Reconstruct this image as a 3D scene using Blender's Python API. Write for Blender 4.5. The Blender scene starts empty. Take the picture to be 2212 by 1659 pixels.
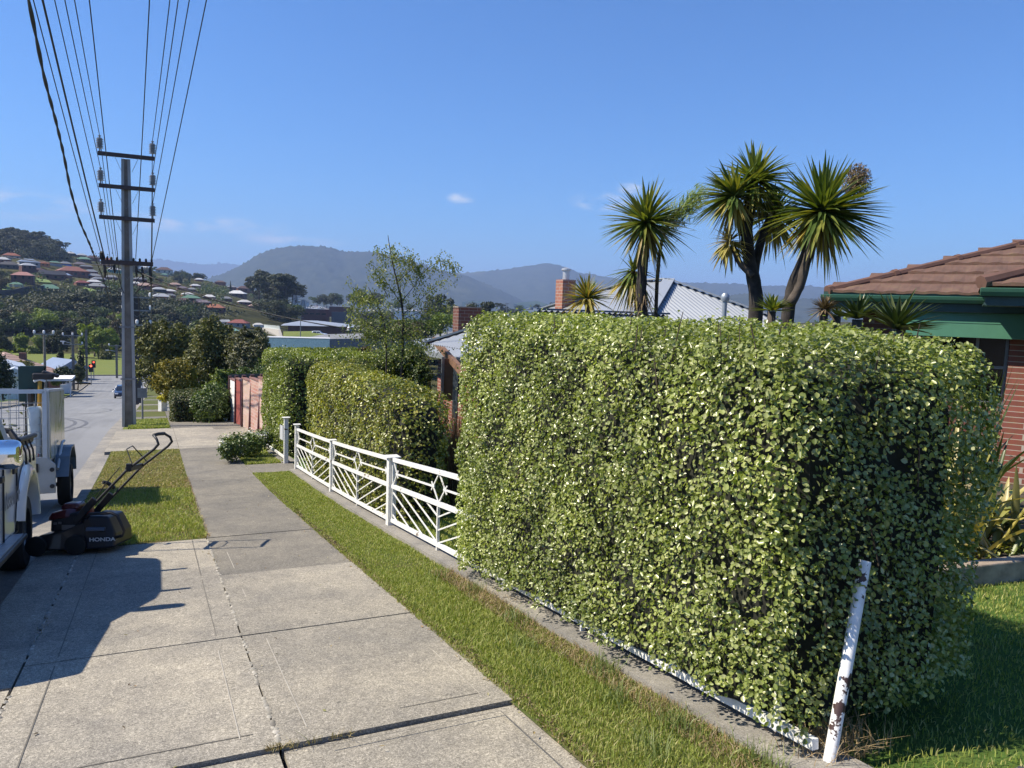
import bpy, bmesh, math, random
import numpy as np
from mathutils import Matrix, Vector
R_ = math.radians
rng = np.random.default_rng(7); random.seed(7)
scene = bpy.context.scene
COL = scene.collection

# ------------------------------------------------------------------ camera
EYE = 1.6
YAW, PITCH, ROLL = R_(25), R_(5.5), R_(2.0)
FPX, CX, CY = 1663., 1106., 829.5            # focal length and centre in 2212x1659 photo units
_f = np.array([math.sin(YAW)*math.cos(PITCH), math.cos(YAW)*math.cos(PITCH), -math.sin(PITCH)])
_r0 = np.array([math.cos(YAW), -math.sin(YAW), 0.]); _u0 = np.cross(_r0, _f)
_R = _r0*math.cos(ROLL)+_u0*math.sin(ROLL); _U = -_r0*math.sin(ROLL)+_u0*math.cos(ROLL)
cam = bpy.data.cameras.new('camera'); cam.sensor_width = 36; cam.lens = 36*FPX/2212
cam.clip_start = 0.05; cam.clip_end = 60000
camo = bpy.data.objects.new('camera', cam); COL.objects.link(camo)
camo.matrix_world = Matrix(((_R[0], _U[0], -_f[0], 0), (_R[1], _U[1], -_f[1], 0), (_R[2], _U[2], -_f[2], EYE), (0, 0, 0, 1)))
scene.camera = camo

# ------------------------------------------------------------------ sun, sky, exposure
SUN_EL, SUN_SIDE = R_(47.5), R_(17)            # sun to the left (-x) and a little ahead (+y)
_s = Vector((-math.cos(SUN_EL)*math.cos(SUN_SIDE), math.cos(SUN_EL)*math.sin(SUN_SIDE), math.sin(SUN_EL)))
sl = bpy.data.lights.new('sun', 'SUN'); sl.energy = 5.0; sl.angle = R_(0.55); sl.color = (1.0, 0.90, 0.74)
so = bpy.data.objects.new('sun', sl); COL.objects.link(so)
so.rotation_euler = _s.to_track_quat('Z', 'Y').to_euler(); so.location = (0, 0, 60)
world = bpy.data.worlds.new("World"); scene.world = world; world.use_nodes = True
wn, wl = world.node_tree.nodes, world.node_tree.links
bg = wn['Background']
sky = wn.new('ShaderNodeTexSky'); sky.sky_type = 'NISHITA'; sky.sun_disc = False
sky.sun_elevation = SUN_EL; sky.sun_rotation = math.atan2(_s.x, _s.y)
sky.altitude = 50; sky.air_density = 1.15; sky.dust_density = 0.2; sky.ozone_density = 5.0
bg.inputs['Strength'].default_value = 0.075
scene.view_settings.view_transform = 'Standard'; scene.view_settings.look = 'None'
scene.view_settings.exposure = 0.83; scene.view_settings.gamma = 1.0
def world_clouds():
    """clear sky with a faint low bank of cloud on the left and two small puffs"""
    tc = wn.new('ShaderNodeTexCoord'); G = tc.outputs['Generated']
    def math_(op, a, b=None):
        m = wn.new('ShaderNodeMath'); m.operation = op
        for i, v in enumerate((a, b)):
            if v is None: continue
            if isinstance(v, (int, float)): m.inputs[i].default_value = v
            else: wl.new(v, m.inputs[i])
        return m.outputs[0]
    def blob(az, el, ra, re, hi):              # soft patch of sky round a direction (degrees)
        d = Vector((math.sin(R_(az))*math.cos(R_(el)), math.cos(R_(az))*math.cos(R_(el)), math.sin(R_(el))))
        sx = Vector((math.cos(R_(az)), -math.sin(R_(az)), 0)); sy = sx.cross(d)*-1
        def dot(v): n = wn.new('ShaderNodeVectorMath'); n.operation = 'DOT_PRODUCT'; wl.new(G, n.inputs[0]); n.inputs[1].default_value = v; return n.outputs['Value']
        x = math_('DIVIDE', dot(sx), math.sin(R_(ra))); y = math_('DIVIDE', dot(sy), math.sin(R_(re)))
        r = math_('SQRT', math_('ADD', math_('MULTIPLY', x, x), math_('MULTIPLY', y, y)))
        f = math_('MULTIPLY', math_('SUBTRACT', 1.0, r), hi); n = wn.new('ShaderNodeClamp'); wl.new(f, n.inputs[0]); return math_('MULTIPLY', n.outputs[0], math_('GREATER_THAN', dot(d), 0))
    mp = wn.new('ShaderNodeMapping'); mp.inputs['Scale'].default_value = (9, 9, 30); wl.new(G, mp.inputs[0])
    nz = wn.new('ShaderNodeTexNoise'); nz.inputs['Scale'].default_value = 2.4; nz.inputs['Detail'].default_value = 7; wl.new(mp.outputs[0], nz.inputs['Vector'])
    cr = wn.new('ShaderNodeValToRGB'); cr.color_ramp.elements[0].position = 0.44; cr.color_ramp.elements[1].position = 0.66; wl.new(nz.outputs['Fac'], cr.inputs[0])
    tot = None
    for b in ((31.0, 8.0, 2.4, .8, 2.6), (33.0, 8.9, 1.1, .7, 2.2), (20.8, 7.9, 1.2, .5, 1.8), (3, 5.0, 7.5, .8, 1.3), (-9, 5.4, 7, 1.1, 1.7), (8, 4.3, 5, .6, 1.0)):
        v = blob(*b); tot = v if tot is None else math_('MAXIMUM', tot, v)
    m2 = math_('MULTIPLY', math_('MULTIPLY', tot, cr.outputs[0]), .95)
    tint = wn.new('ShaderNodeMixRGB'); tint.blend_type = 'MULTIPLY'; tint.inputs[0].default_value = 1; tint.inputs[2].default_value = (.50, .84, 1.24, 1)
    wl.new(sky.outputs[0], tint.inputs[1])
    mx = wn.new('ShaderNodeMixRGB'); wl.new(m2, mx.inputs[0]); wl.new(tint.outputs[0], mx.inputs[1]); mx.inputs[2].default_value = (5.6, 6.4, 7.6, 1)
    wl.new(mx.outputs[0], bg.inputs['Color'])
world_clouds()
scene.cycles.max_bounces = 6; scene.cycles.diffuse_bounces = 3; scene.cycles.glossy_bounces = 3; scene.cycles.transmission_bounces = 3
scene.cycles.transparent_max_bounces = 4; scene.cycles.use_denoising = True; scene.cycles.volume_bounces = 0
scene.cycles.caustics_reflective = False; scene.cycles.caustics_refractive = False; scene.cycles.sample_clamp_indirect = 4

# ------------------------------------------------------------------ ground heights
_PY = np.array([-60, -8, 0, 6, 12, 16, 22, 32, 60, 100, 122, 140, 158, 190, 240, 320, 9000.])
_PZ = np.array([6.6, 0.92, 0, -.69, -1.36, -1.73, -2.2, -3.08, -6.0, -10.05, -11.6, -12.35, -12.75, -13.4, -14.4, -15.3, -17.])
_MM = np.gradient(_PZ, _PY); _MM[7:10] = -.1035
def Zs(y):                                   # height of the street surface level at distance y down the road
    y = np.asarray(y, float); i = np.clip(np.searchsorted(_PY, y)-1, 0, len(_PY)-2)
    h = _PY[i+1]-_PY[i]; t = np.clip((y-_PY[i])/h, 0, 1)
    return (_PZ[i]*(2*t**3-3*t**2+1)+_MM[i]*h*(t**3-2*t**2+t)+_PZ[i+1]*(-2*t**3+3*t**2)+_MM[i+1]*h*(t**3-t**2))
def ZF(y): return float(Zs(y))
_HX = [-700, -300, 0, 60, 150, 200, 330, 440, 520, 600, 680, 760]
_HY = [470, 500, 524, 527, 552, 560, 583, 604, 628, 653, 690, 700]
HILL0, HILL1 = 330., 850.
def _crest(az):                              # crest height of the far hillside by direction
    vx = CX+FPX*np.tan(np.clip(az-YAW, -1.35, 1.3))
    vy = np.interp(vx, _HX, _HY); hor = 670+.035*(vx-CX)
    z = (hor-vy)/np.sqrt(FPX**2+(vx-CX)**2)*HILL1+EYE
    return np.maximum(z, -16)
def TZ(x, y):
    x = np.asarray(x, float); y = np.asarray(y, float)
    d = np.hypot(x, y); az = np.arctan2(x, y)
    base = Zs(np.where(y > -60, y, -60.))
    far = -15.5-0.0003*d
    k = np.clip((d-190)/120, 0, 1); base = base*(1-k)+far*k
    side = np.clip((np.abs(az)-1.25)/.3, 0, 1); base = base*(1-side*np.clip((d-30)/100, 0, 1)) + side*np.clip((d-30)/100, 0, 1)*(-.0*d)
    t = np.clip((d-HILL0)/(HILL1-HILL0), 0, 1); t2 = np.clip((d-HILL1)/900, 0, 1)
    up = (_crest(az)-far)*np.clip((1.25-az)/.1, 0, 1)
    up = up*(0.12*np.sin(t*math.pi*2)*.3+t)*(1-t2*t2*(3-2*t2))
    z = base+up
    z = z+np.clip((d-300)/300, 0, 1)*(1.6*np.sin(x*.021+y*.013)+1.0*np.sin(x*.05-y*.041))*np.clip(1.4-d/3000, 0, 1)
    return z
def ray(vx, vy):
    v = (vx-CX)/FPX*_R-(vy-CY)/FPX*_U+_f
    return v/np.linalg.norm(v)
def at(vx, vy, d):                           # the point seen at photo position (vx, vy), d metres away over the ground
    v = ray(vx, vy); t = d/math.hypot(v[0], v[1]); return np.array([0, 0, EYE])+t*v
def atx(vx, vy, X):
    v = ray(vx, vy); return np.array([0, 0, EYE])+v*(X/v[0])
def aty(vx, vy, Y):
    v = ray(vx, vy); return np.array([0, 0, EYE])+v*(Y/v[1])
def hit(vx, vy, lo=2., hi=3000.):            # where the photo position meets the terrain
    v = ray(vx, vy); t = np.geomspace(lo, hi, 4000); P = np.array([0, 0, EYE])+t[:, None]*v
    s = P[:, 2]-TZ(P[:, 0], P[:, 1]); i = int(np.argmax(s < 0))
    if s[i] < 0 and math.hypot(P[i, 0], P[i, 1]) < HILL1+900: return P[i]
    p = at(vx, vy, HILL1-5); return np.array([p[0], p[1], float(TZ(p[0], p[1]))])
def gp(x, y, dz=0): return (x, y, ZF(y)+dz)

# ------------------------------------------------------------------ mesh helpers
def world_of(o): return (world_of(o.parent) if o.parent else Matrix.Identity(4)) @ o.matrix_basis
def link(o, parent=None):
    COL.objects.link(o)
    if parent: o.parent = parent
    return o
def tag(o, label=None, cat=None, group=None, kind=None):
    if label: o['label'] = label
    if cat: o['category'] = cat
    if group: o['group'] = group
    if kind: o['kind'] = kind
    return o
def empty(name, loc, label, cat, group=None, rz=0.):
    o = bpy.data.objects.new(name, None); o.empty_display_size = .2; COL.objects.link(o)
    o.location = Vector([float(a) for a in loc]); o.rotation_euler = (0, 0, rz); return tag(o, label, cat, group)
def basis(z, up=(0, 0, 1)):
    z = Vector(z).normalized(); up = Vector(up)
    if abs(z.dot(up)) > .995: up = Vector((1, 0, 0)) if abs(z.x) < .9 else Vector((0, 1, 0))
    x = up.cross(z).normalized(); y = z.cross(x); return x, y, z
class MB:
    def __init__(s, local=False): s.V = []; s.F = []; s.M = []; s.cur = 0; s.local = local
    def mat(s, i): s.cur = i; return s
    def add(s, vs, fs):
        n = len(s.V); s.V += [tuple(float(a) for a in v) for v in vs]
        for f in fs: s.F.append(tuple(i+n for i in f)); s.M.append(s.cur)
        return s
    def box(s, c, d, rz=0., m=None):
        x, y, z = d[0]/2, d[1]/2, d[2]/2
        vs = [Vector((a*x, b*y, e*z)) for e in (-1, 1) for b in (-1, 1) for a in (-1, 1)]
        M = m if m is not None else Matrix.Rotation(rz, 3, 'Z')
        c = Vector(c); vs = [M @ v + c for v in vs]
        return s.add(vs, [(0, 2, 3, 1), (4, 5, 7, 6), (0, 1, 5, 4), (2, 6, 7, 3), (0, 4, 6, 2), (1, 3, 7, 5)])
    def beam(s, p, q, w, h, up=(0, 0, 1)):   # rectangular bar from p to q; w sideways, h along up
        p, q = Vector(p), Vector(q); x, y, z = basis(q-p, up)
        vs = [P+x*(a*w/2)+y*(b*h/2) for P in (p, q) for b in (-1, 1) for a in (-1, 1)]
        return s.add(vs, [(0, 2, 3, 1), (4, 5, 7, 6), (0, 1, 5, 4), (2, 6, 7, 3), (0, 4, 6, 2), (1, 3, 7, 5)])
    def tube(s, pts, r, n=8, cap=True):
        pts = [Vector([float(a) for a in p]) for p in pts]; m = len(pts)
        rs = r if hasattr(r, '__len__') else [r]*m
        vs = []; px = None
        for i, p in enumerate(pts):
            t = (pts[min(i+1, m-1)]-pts[max(i-1, 0)]).normalized()
            if px is None: x, y, _ = basis(t)
            else:
                x = (px-t*px.dot(t)); x = x.normalized() if x.length > 1e-6 else basis(t)[0]; y = t.cross(x)
            px = x
            for k in range(n):
                a = 2*math.pi*k/n; vs.append(p+(x*math.cos(a)+y*math.sin(a))*rs[i])
        fs = [(i*n+k, i*n+(k+1) % n, (i+1)*n+(k+1) % n, (i+1)*n+k) for i in range(m-1) for k in range(n)]
        if cap: fs += [tuple(range(n-1, -1, -1)), tuple((m-1)*n+k for k in range(n))]
        return s.add(vs, fs)
    def lathe(s, c, prof, n=16, axis=(0, 0, 1)):
        x, y, z = basis(axis); c = Vector(c); vs = []
        for r, h in prof:
            for k in range(n):
                a = 2*math.pi*k/n; vs.append(c+z*h+(x*math.cos(a)+y*math.sin(a))*r)
        m = len(prof); fs = [(i*n+k, i*n+(k+1) % n, (i+1)*n+(k+1) % n, (i+1)*n+k) for i in range(m-1) for k in range(n)]
        fs += [tuple(range(n-1, -1, -1)), tuple((m-1)*n+k for k in range(n))]
        return s.add(vs, fs)
    def prism(s, poly, o, ux, uy, dep):      # polygon in the (ux, uy) plane at o, extruded by vector dep
        o, ux, uy, dep = Vector(o), Vector(ux), Vector(uy), Vector(dep); n = len(poly)
        a = [o+ux*p[0]+uy*p[1] for p in poly]; vs = a+[v+dep for v in a]
        fs = [tuple(range(n-1, -1, -1)), tuple(range(n, 2*n))]+[(i, (i+1) % n, n+(i+1) % n, n+i) for i in range(n)]
        return s.add(vs, fs)
    def quad(s, *vs): return s.add(vs, [tuple(range(len(vs)))])
    def build(s, name, mats, parent=None, smooth=False, bevel=0., seg=2, auto=None):
        me = bpy.data.meshes.new(name); V = s.V
        if parent is not None and not s.local:
            I = world_of(parent).inverted(); V = [I @ Vector(v) for v in V]
        me.from_pydata([tuple(v) for v in V], [], s.F)
        for m in (mats if isinstance(mats, (list, tuple)) else [mats]): me.materials.append(m)
        if len(me.materials) > 1: me.polygons.foreach_set('material_index', s.M)
        bm = bmesh.new(); bm.from_mesh(me); bmesh.ops.recalc_face_normals(bm, faces=bm.faces); bm.to_mesh(me); bm.free()
        o = link(bpy.data.objects.new(name, me), parent)
        if smooth: me.polygons.foreach_set('use_smooth', [True]*len(me.polygons))
        if auto is not None:
            me.polygons.foreach_set('use_smooth', [True]*len(me.polygons)); me.set_sharp_from_angle(angle=R_(auto))
        if bevel:
            b = o.modifiers.new('b', 'BEVEL'); b.width = bevel; b.segments = seg; b.limit_method = 'ANGLE'; b.angle_limit = R_(35)
        me.update(); return o
def fast(name, V, F, mat, parent=None, smooth=False, midx=None):   # V (n,3), F (m,4 or 3) arrays
    V = np.asarray(V, np.float32); F = np.asarray(F, np.int32)
    if parent is not None:
        I = np.array(world_of(parent).inverted()); V = (V @ I[:3, :3].T+I[:3, 3]).astype(np.float32)
    me = bpy.data.meshes.new(name); m, k = F.shape
    me.vertices.add(len(V)); me.vertices.foreach_set('co', V.ravel())
    me.loops.add(m*k); me.loops.foreach_set('vertex_index', F.ravel())
    me.polygons.add(m); me.polygons.foreach_set('loop_start', np.arange(0, m*k, k, dtype=np.int32))
    for a in (mat if isinstance(mat, (list, tuple)) else [mat]): me.materials.append(a)
    if midx is not None: me.polygons.foreach_set('material_index', np.asarray(midx, np.int32))
    if smooth: me.polygons.foreach_set('use_smooth', [True]*m)
    me.update(calc_edges=True); me.validate()
    return link(bpy.data.objects.new(name, me), parent)
def unit(a): return a/np.maximum(np.linalg.norm(a, axis=-1, keepdims=True), 1e-9)
def leafV(P, N, L, W, fold=.25, tip=None, jit=.35):
    """one folded six-sided leaf per point: P (n,3) centres, N normals, L, W lengths and widths"""
    n = len(P); L = np.broadcast_to(L, n)[:, None]; W = np.broadcast_to(W, n)[:, None]
    N = unit(N+rng.normal(0, jit, (n, 3)))
    T = rng.normal(0, 1, (n, 3)) if tip is None else tip+rng.normal(0, .6, (n, 3))
    T = unit(T-N*(T*N).sum(1, keepdims=True)); S = np.cross(N, T)
    up = N*W*fold
    b = P-T*L*.5; t = P+T*L*.5
    V = np.stack([b, P-T*L*.17+S*W*.46+up, P+T*L*.2+S*W*.42+up, t, P+T*L*.2-S*W*.42+up, P-T*L*.17-S*W*.46+up], 1).reshape(-1, 3)
    i = (np.arange(n)*6)[:, None]
    F = np.concatenate([i+np.array([[0, 1, 2, 3]]), i+np.array([[0, 3, 4, 5]])], 0)
    return V, F
def blades(P, H, W, lean=.5, dirs=None):
    n = len(P); a = rng.uniform(0, 2*math.pi, n); D = np.stack([np.cos(a), np.sin(a), 0*a], 1)
    b = rng.uniform(0, 2*math.pi, n); B = np.stack([np.cos(b), np.sin(b), 0*b], 1)
    H = np.broadcast_to(H, n)[:, None]; W = np.broadcast_to(W, n)[:, None]
    l = np.abs(rng.normal(0, lean, (n, 1)))
    tip = P+np.array([0, 0, 1.])*H+B*H*l; mid = P+np.array([0, 0, .6])*H+B*H*l*.3
    V = np.stack([P-D*W/2, P+D*W/2, mid+D*W*.4, mid-D*W*.4, tip+D*W*.08, tip-D*W*.08], 1).reshape(-1, 3)
    i = (np.arange(n)*6)[:, None]
    return V, np.concatenate([i+np.array([[0, 1, 2, 3]]), i+np.array([[3, 2, 4, 5]])], 0)

# ------------------------------------------------------------------ materials
_MC = {}
def new_mat(name):
    m = bpy.data.materials.new(name); m.use_nodes = True; nt = m.node_tree
    return m, nt.nodes, nt.links, nt.nodes['Principled BSDF']
def c4(c): return (c[0], c[1], c[2], 1)
def noise(n, l, scale, detail=4, rough=.55, vec=None, stretch=None, dist=0., coord='Object'):
    t = n.new('ShaderNodeTexNoise'); t.inputs['Scale'].default_value = scale; t.inputs['Detail'].default_value = detail
    t.inputs['Roughness'].default_value = rough; t.inputs['Distortion'].default_value = dist
    if vec is None:
        tc = n.new('ShaderNodeTexCoord'); vec = tc.outputs[coord]
    if stretch:
        mp = n.new('ShaderNodeMapping'); mp.inputs['Scale'].default_value = stretch; l.new(vec, mp.inputs[0]); vec = mp.outputs[0]
    l.new(vec, t.inputs['Vector']); return t
def ramp(n, l, src, stops):
    r = n.new('ShaderNodeValToRGB'); e = r.color_ramp.elements
    e[0].position = stops[0][0]; e[0].color = c4(stops[0][1]); e[1].position = stops[-1][0]; e[1].color = c4(stops[-1][1])
    for p, c in stops[1:-1]: x = e.new(p); x.color = c4(c)
    l.new(src, r.inputs[0]); return r
def mixc(n, l, fac, a, b, mode='MIX'):
    m = n.new('ShaderNodeMixRGB'); m.blend_type = mode
    for i, v in ((0, fac), (1, a), (2, b)):
        if isinstance(v, (int, float)): m.inputs[i].default_value = v
        elif isinstance(v, tuple): m.inputs[i].default_value = c4(v)
        else: l.new(v, m.inputs[i])
    return m
def bump(n, l, h, bsdf, strength=.3, dist=.01):
    b = n.new('ShaderNodeBump'); b.inputs['Strength'].default_value = strength; b.inputs['Distance'].default_value = dist
    l.new(h, b.inputs['Height']); l.new(b.outputs[0], bsdf.inputs['Normal'])
def plain(name, col, rough=.6, metal=0., var=.18, scale=6., bmp=.0, coat=0., spec=.5):
    """a solid material with mottled colour"""
    if name in _MC: return _MC[name]
    m, n, l, b = new_mat(name); t = noise(n, l, scale, 5)
    lo = tuple(c*(1-var) for c in col); hi = tuple(min(1, c*(1+var)) for c in col)
    r = ramp(n, l, t.outputs['Fac'], [(.3, lo), (.7, hi)]); l.new(r.outputs[0], b.inputs['Base Color'])
    b.inputs['Roughness'].default_value = rough; b.inputs['Metallic'].default_value = metal
    b.inputs['Coat Weight'].default_value = coat; b.inputs['Coat Roughness'].default_value = .05; b.inputs['Specular IOR Level'].default_value = spec
    if bmp:
        t2 = noise(n, l, scale*6, 4); bump(n, l, t2.outputs['Fac'], b, bmp)
    _MC[name] = m; return m
def leafm(name, cols, rough=.42, trans=.3, tcol=None, spec=.5, clump=0.):
    """leaf material, a different tone for every leaf"""
    if name in _MC: return _MC[name]
    m, n, l, b = new_mat(name); g = n.new('ShaderNodeNewGeometry')
    k = len(cols); r = ramp(n, l, g.outputs['Random Per Island'], [(i/(k-1), c) for i, c in enumerate(cols)])
    out = r.outputs[0]
    if clump:
        t = noise(n, l, clump, 2, coord='Object'); r2 = ramp(n, l, t.outputs['Fac'], [(.3, (.6, .62, .6)), (.7, (1.25, 1.2, 1.1))])
        out = mixc(n, l, 1., out, r2.outputs[0], 'MULTIPLY').outputs[0]
    l.new(out, b.inputs['Base Color']); b.inputs['Roughness'].default_value = rough; b.inputs['Specular IOR Level'].default_value = spec
    if trans:
        tr = n.new('ShaderNodeBsdfTranslucent'); mx = n.new('ShaderNodeMixShader'); mx.inputs[0].default_value = trans
        c2 = mixc(n, l, 1., out, tcol or (1.5, 1.6, .55), 'MULTIPLY'); l.new(c2.outputs[0], tr.inputs['Color'])
        l.new(b.outputs[0], mx.inputs[1]); l.new(tr.outputs[0], mx.inputs[2])
        l.new(mx.outputs[0], n['Material Output'].inputs['Surface'])
    _MC[name] = m; return m
def brickm(name, c1, c2, mortar, bw=.24, bh=.086, axis='x'):
    if name in _MC: return _MC[name]
    m, n, l, b = new_mat(name); tc = n.new('ShaderNodeTexCoord'); sp = n.new('ShaderNodeSeparateXYZ'); l.new(tc.outputs['Object'], sp.inputs[0])
    cb = n.new('ShaderNodeCombineXYZ'); ad = n.new('ShaderNodeMath'); ad.operation = 'ADD'
    l.new(sp.outputs['X'], ad.inputs[0]); l.new(sp.outputs['Y'], ad.inputs[1])
    l.new(ad.outputs[0], cb.inputs['X']); l.new(sp.outputs['Z'], cb.inputs['Y'])
    br = n.new('ShaderNodeTexBrick'); l.new(cb.outputs[0], br.inputs['Vector']); br.inputs['Scale'].default_value = 1
    br.inputs['Brick Width'].default_value = bw; br.inputs['Row Height'].default_value = bh; br.inputs['Mortar Size'].default_value = .006
    br.inputs['Color1'].default_value = c4(c1); br.inputs['Color2'].default_value = c4(c2); br.inputs['Mortar'].default_value = c4(mortar)
    t = noise(n, l, 9, 5); x = mixc(n, l, .35, br.outputs[0], t.outputs['Color'], 'SOFT_LIGHT'); l.new(x.outputs[0], b.inputs['Base Color'])
    b.inputs['Roughness'].default_value = .85; bump(n, l, br.outputs['Fac'], b, -.5, .006)
    _MC[name] = m; return m
# ================================================================== SETTING
def concrete(name, lo, hi, stain=(.10, .092, .08), fib=1.0, rough=.9):
    """old broom-finished concrete: short pale strokes over grey paste, dark lichen blotches, weathered patches"""
    m, n, l, b = new_mat(name)
    big = noise(n, l, .8, 5, .6); mid = noise(n, l, 5, 6, .7, stretch=(1, .7, 1), dist=.6)
    f1 = noise(n, l, 62, 5, .72, stretch=(.55, 1, 1), dist=2.6); f2 = noise(n, l, 95, 3, .7, stretch=(1, .5, 1), dist=2.)
    f = mixc(n, l, .45, f1.outputs['Fac'], f2.outputs['Fac'])
    base = ramp(n, l, f.outputs[0], [(.36, tuple(v*.62 for v in lo)), (.46, lo), (.54, tuple((a+c)/2 for a, c in zip(lo, hi))), (.64, tuple(min(1, v*1.15) for v in hi))])
    m1 = ramp(n, l, mid.outputs['Fac'], [(.3, (.78, .78, .79)), (.68, (1.10, 1.09, 1.06))])
    x = mixc(n, l, 1., base.outputs[0], m1.outputs[0], 'MULTIPLY')
    m2 = ramp(n, l, big.outputs['Fac'], [(.36, (.76, .77, .79)), (.6, (1.06, 1.05, 1.02))])
    y = mixc(n, l, 1., x.outputs[0], m2.outputs[0], 'MULTIPLY')
    sp = noise(n, l, 17, 3); s = ramp(n, l, sp.outputs['Fac'], [(.69, (0, 0, 0)), (.75, (.8, .8, .8))])
    z = mixc(n, l, s.outputs[0], y.outputs[0], stain); l.new(z.outputs[0], b.inputs['Base Color'])
    b.inputs['Roughness'].default_value = rough; b.inputs['Specular IOR Level'].default_value = .25
    bump(n, l, f.outputs[0], b, .5*fib, .006); return m
M_slab = concrete('pale_concrete', (.222, .206, .175), (.585, .54, .455))
M_slab3 = concrete('path_concrete', (.205, .19, .16), (.535, .495, .42))
M_slab2 = concrete('grey_concrete', (.14, .132, .115), (.345, .32, .275))
M_kerb = concrete('kerb_concrete', (.22, .21, .19), (.38, .36, .33))
M_gap = plain('joint_dirt', (.035, .03, .025), .95, scale=20)
M_line = plain('trowel_line', (.13, .12, .10), .9)
M_line2 = plain('trowel_edge', (.36, .335, .285), .9)
def asphaltm():
    m, n, l, b = new_mat('asphalt'); f = noise(n, l, 60, 4, .7); g = noise(n, l, .25, 4, .6, stretch=(1, .25, 1)); h = noise(n, l, 1.2, 4, stretch=(2.2, .05, 1))
    r = ramp(n, l, f.outputs['Fac'], [(.3, (.14, .145, .15)), (.7, (.235, .24, .245))]); r2 = ramp(n, l, g.outputs['Fac'], [(.35, (.86, .86, .87)), (.65, (1.1, 1.1, 1.1))])
    r3 = ramp(n, l, h.outputs['Fac'], [(.38, (.9, .9, .9)), (.6, (1.04, 1.04, 1.04))])
    x = mixc(n, l, 1., r.outputs[0], r2.outputs[0], 'MULTIPLY'); x = mixc(n, l, 1., x.outputs[0], r3.outputs[0], 'MULTIPLY')
    l.new(x.outputs[0], b.inputs['Base Color']); b.inputs['Roughness'].default_value = .85; bump(n, l, f.outputs['Fac'], b, .2, .004); return m
M_asph = asphaltm()
M_dark_asph = plain('dark_bitumen', (.045, .046, .05), .85, scale=30, bmp=.2)
def lawnm(name, a, b_, c, sc=2.2):
    m, n, l, b = new_mat(name); t = noise(n, l, sc, 6, .65); f = noise(n, l, 55, 4, .7)
    r = ramp(n, l, t.outputs['Fac'], [(.3, a), (.5, b_), (.72, c)]); r2 = ramp(n, l, f.outputs['Fac'], [(.3, (.6, .6, .6)), (.7, (1.3, 1.3, 1.2))])
    x = mixc(n, l, 1., r.outputs[0], r2.outputs[0], 'MULTIPLY'); l.new(x.outputs[0], b.inputs['Base Color']); b.inputs['Roughness'].default_value = .95
    b.inputs['Specular IOR Level'].default_value = .1; bump(n, l, f.outputs['Fac'], b, .6, .02); return m
M_soil = lawnm('turf_soil', (.13, .105, .06), (.10, .115, .04), (.08, .115, .03))
M_lawn = lawnm('lawn', (.10, .12, .035), (.075, .13, .03), (.055, .11, .025))
M_park = lawnm('park_lawn', (.17, .18, .055), (.15, .18, .05), (.125, .155, .045), .15)

def terrain_mat():
    m, n, l, b = new_mat('terrain_scrub'); t = noise(n, l, .016, 6, .62); t2 = noise(n, l, .11, 5, .65)
    r = ramp(n, l, t.outputs['Fac'], [(.32, (.034, .038, .022)), (.46, (.048, .052, .028)), (.58, (.085, .083, .043)), (.7, (.045, .054, .026))])
    r2 = ramp(n, l, t2.outputs['Fac'], [(.3, (.55, .55, .5)), (.7, (1.35, 1.3, 1.2))]); x = mixc(n, l, 1., r.outputs[0], r2.outputs[0], 'MULTIPLY')
    l.new(x.outputs[0], b.inputs['Base Color']); b.inputs['Roughness'].default_value = 1; b.inputs['Specular IOR Level'].default_value = 0; return m
def build_terrain():
    naz = 420; azs = np.concatenate([np.linspace(-1.2, 1.25, 330), np.linspace(1.25, 2*math.pi-1.2, 91)[1:-1]]); naz = len(azs)
    rad = np.concatenate([[0.0], np.geomspace(.8, 9500, 190)])
    A, D = np.meshgrid(azs, rad); X = D*np.sin(A); Y = D*np.cos(A); Zz = TZ(X, Y)
    corr = (X > -17) & (X < 30) & (Y < 250); Zz = np.where(corr, Zz-.45, Zz)
    V = np.stack([X, Y, Zz], -1).reshape(-1, 3); nr = len(rad); F = []
    i, j = np.meshgrid(np.arange(nr-1), np.arange(naz), indexing='ij'); j2 = (j+1) % naz
    F = np.stack([i*naz+j, i*naz+j2, (i+1)*naz+j2, (i+1)*naz+j], -1).reshape(-1, 4)
    tag(fast('ground', V, F, terrain_mat(), smooth=True), kind='structure')
build_terrain()
def sheet(name, x0, x1, y0, y1, mat, dz=0., ny=60, nx=2, kind='structure', fx0=None, fx1=None, wob=0.):
    ys = np.linspace(y0, y1, ny); V = []
    for k, y in enumerate(ys):
        a = fx0(y) if fx0 else x0; b = fx1(y) if fx1 else x1
        for t in np.linspace(0, 1, nx):
            w = wob*math.sin(k*1.7)*(.6+.4*math.sin(k*.6+2)) if t in (0, 1) else 0
            x = a+(b-a)*t+w; V.append((x, y, ZF(y)+dz))
    F = [(i*nx+j, i*nx+j+1, (i+1)*nx+j+1, (i+1)*nx+j) for i in range(ny-1) for j in range(nx-1)]
    return tag(fast(name, V, F, mat), kind=kind)
KX = -1.1                                     # face of the near kerb
sheet('road', -9.2, KX-.32, -30, 141, M_asph, -.13, 200)
sheet('road', -70, 60, 141, 157, M_asph, -.134, 10)
sheet('gutter', KX-.32, KX-.0, -30, 140, M_kerb, -.125, 200)
sheet('gutter', -9.5, -9.2, -30, 137, M_kerb, -.125, 200)
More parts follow.
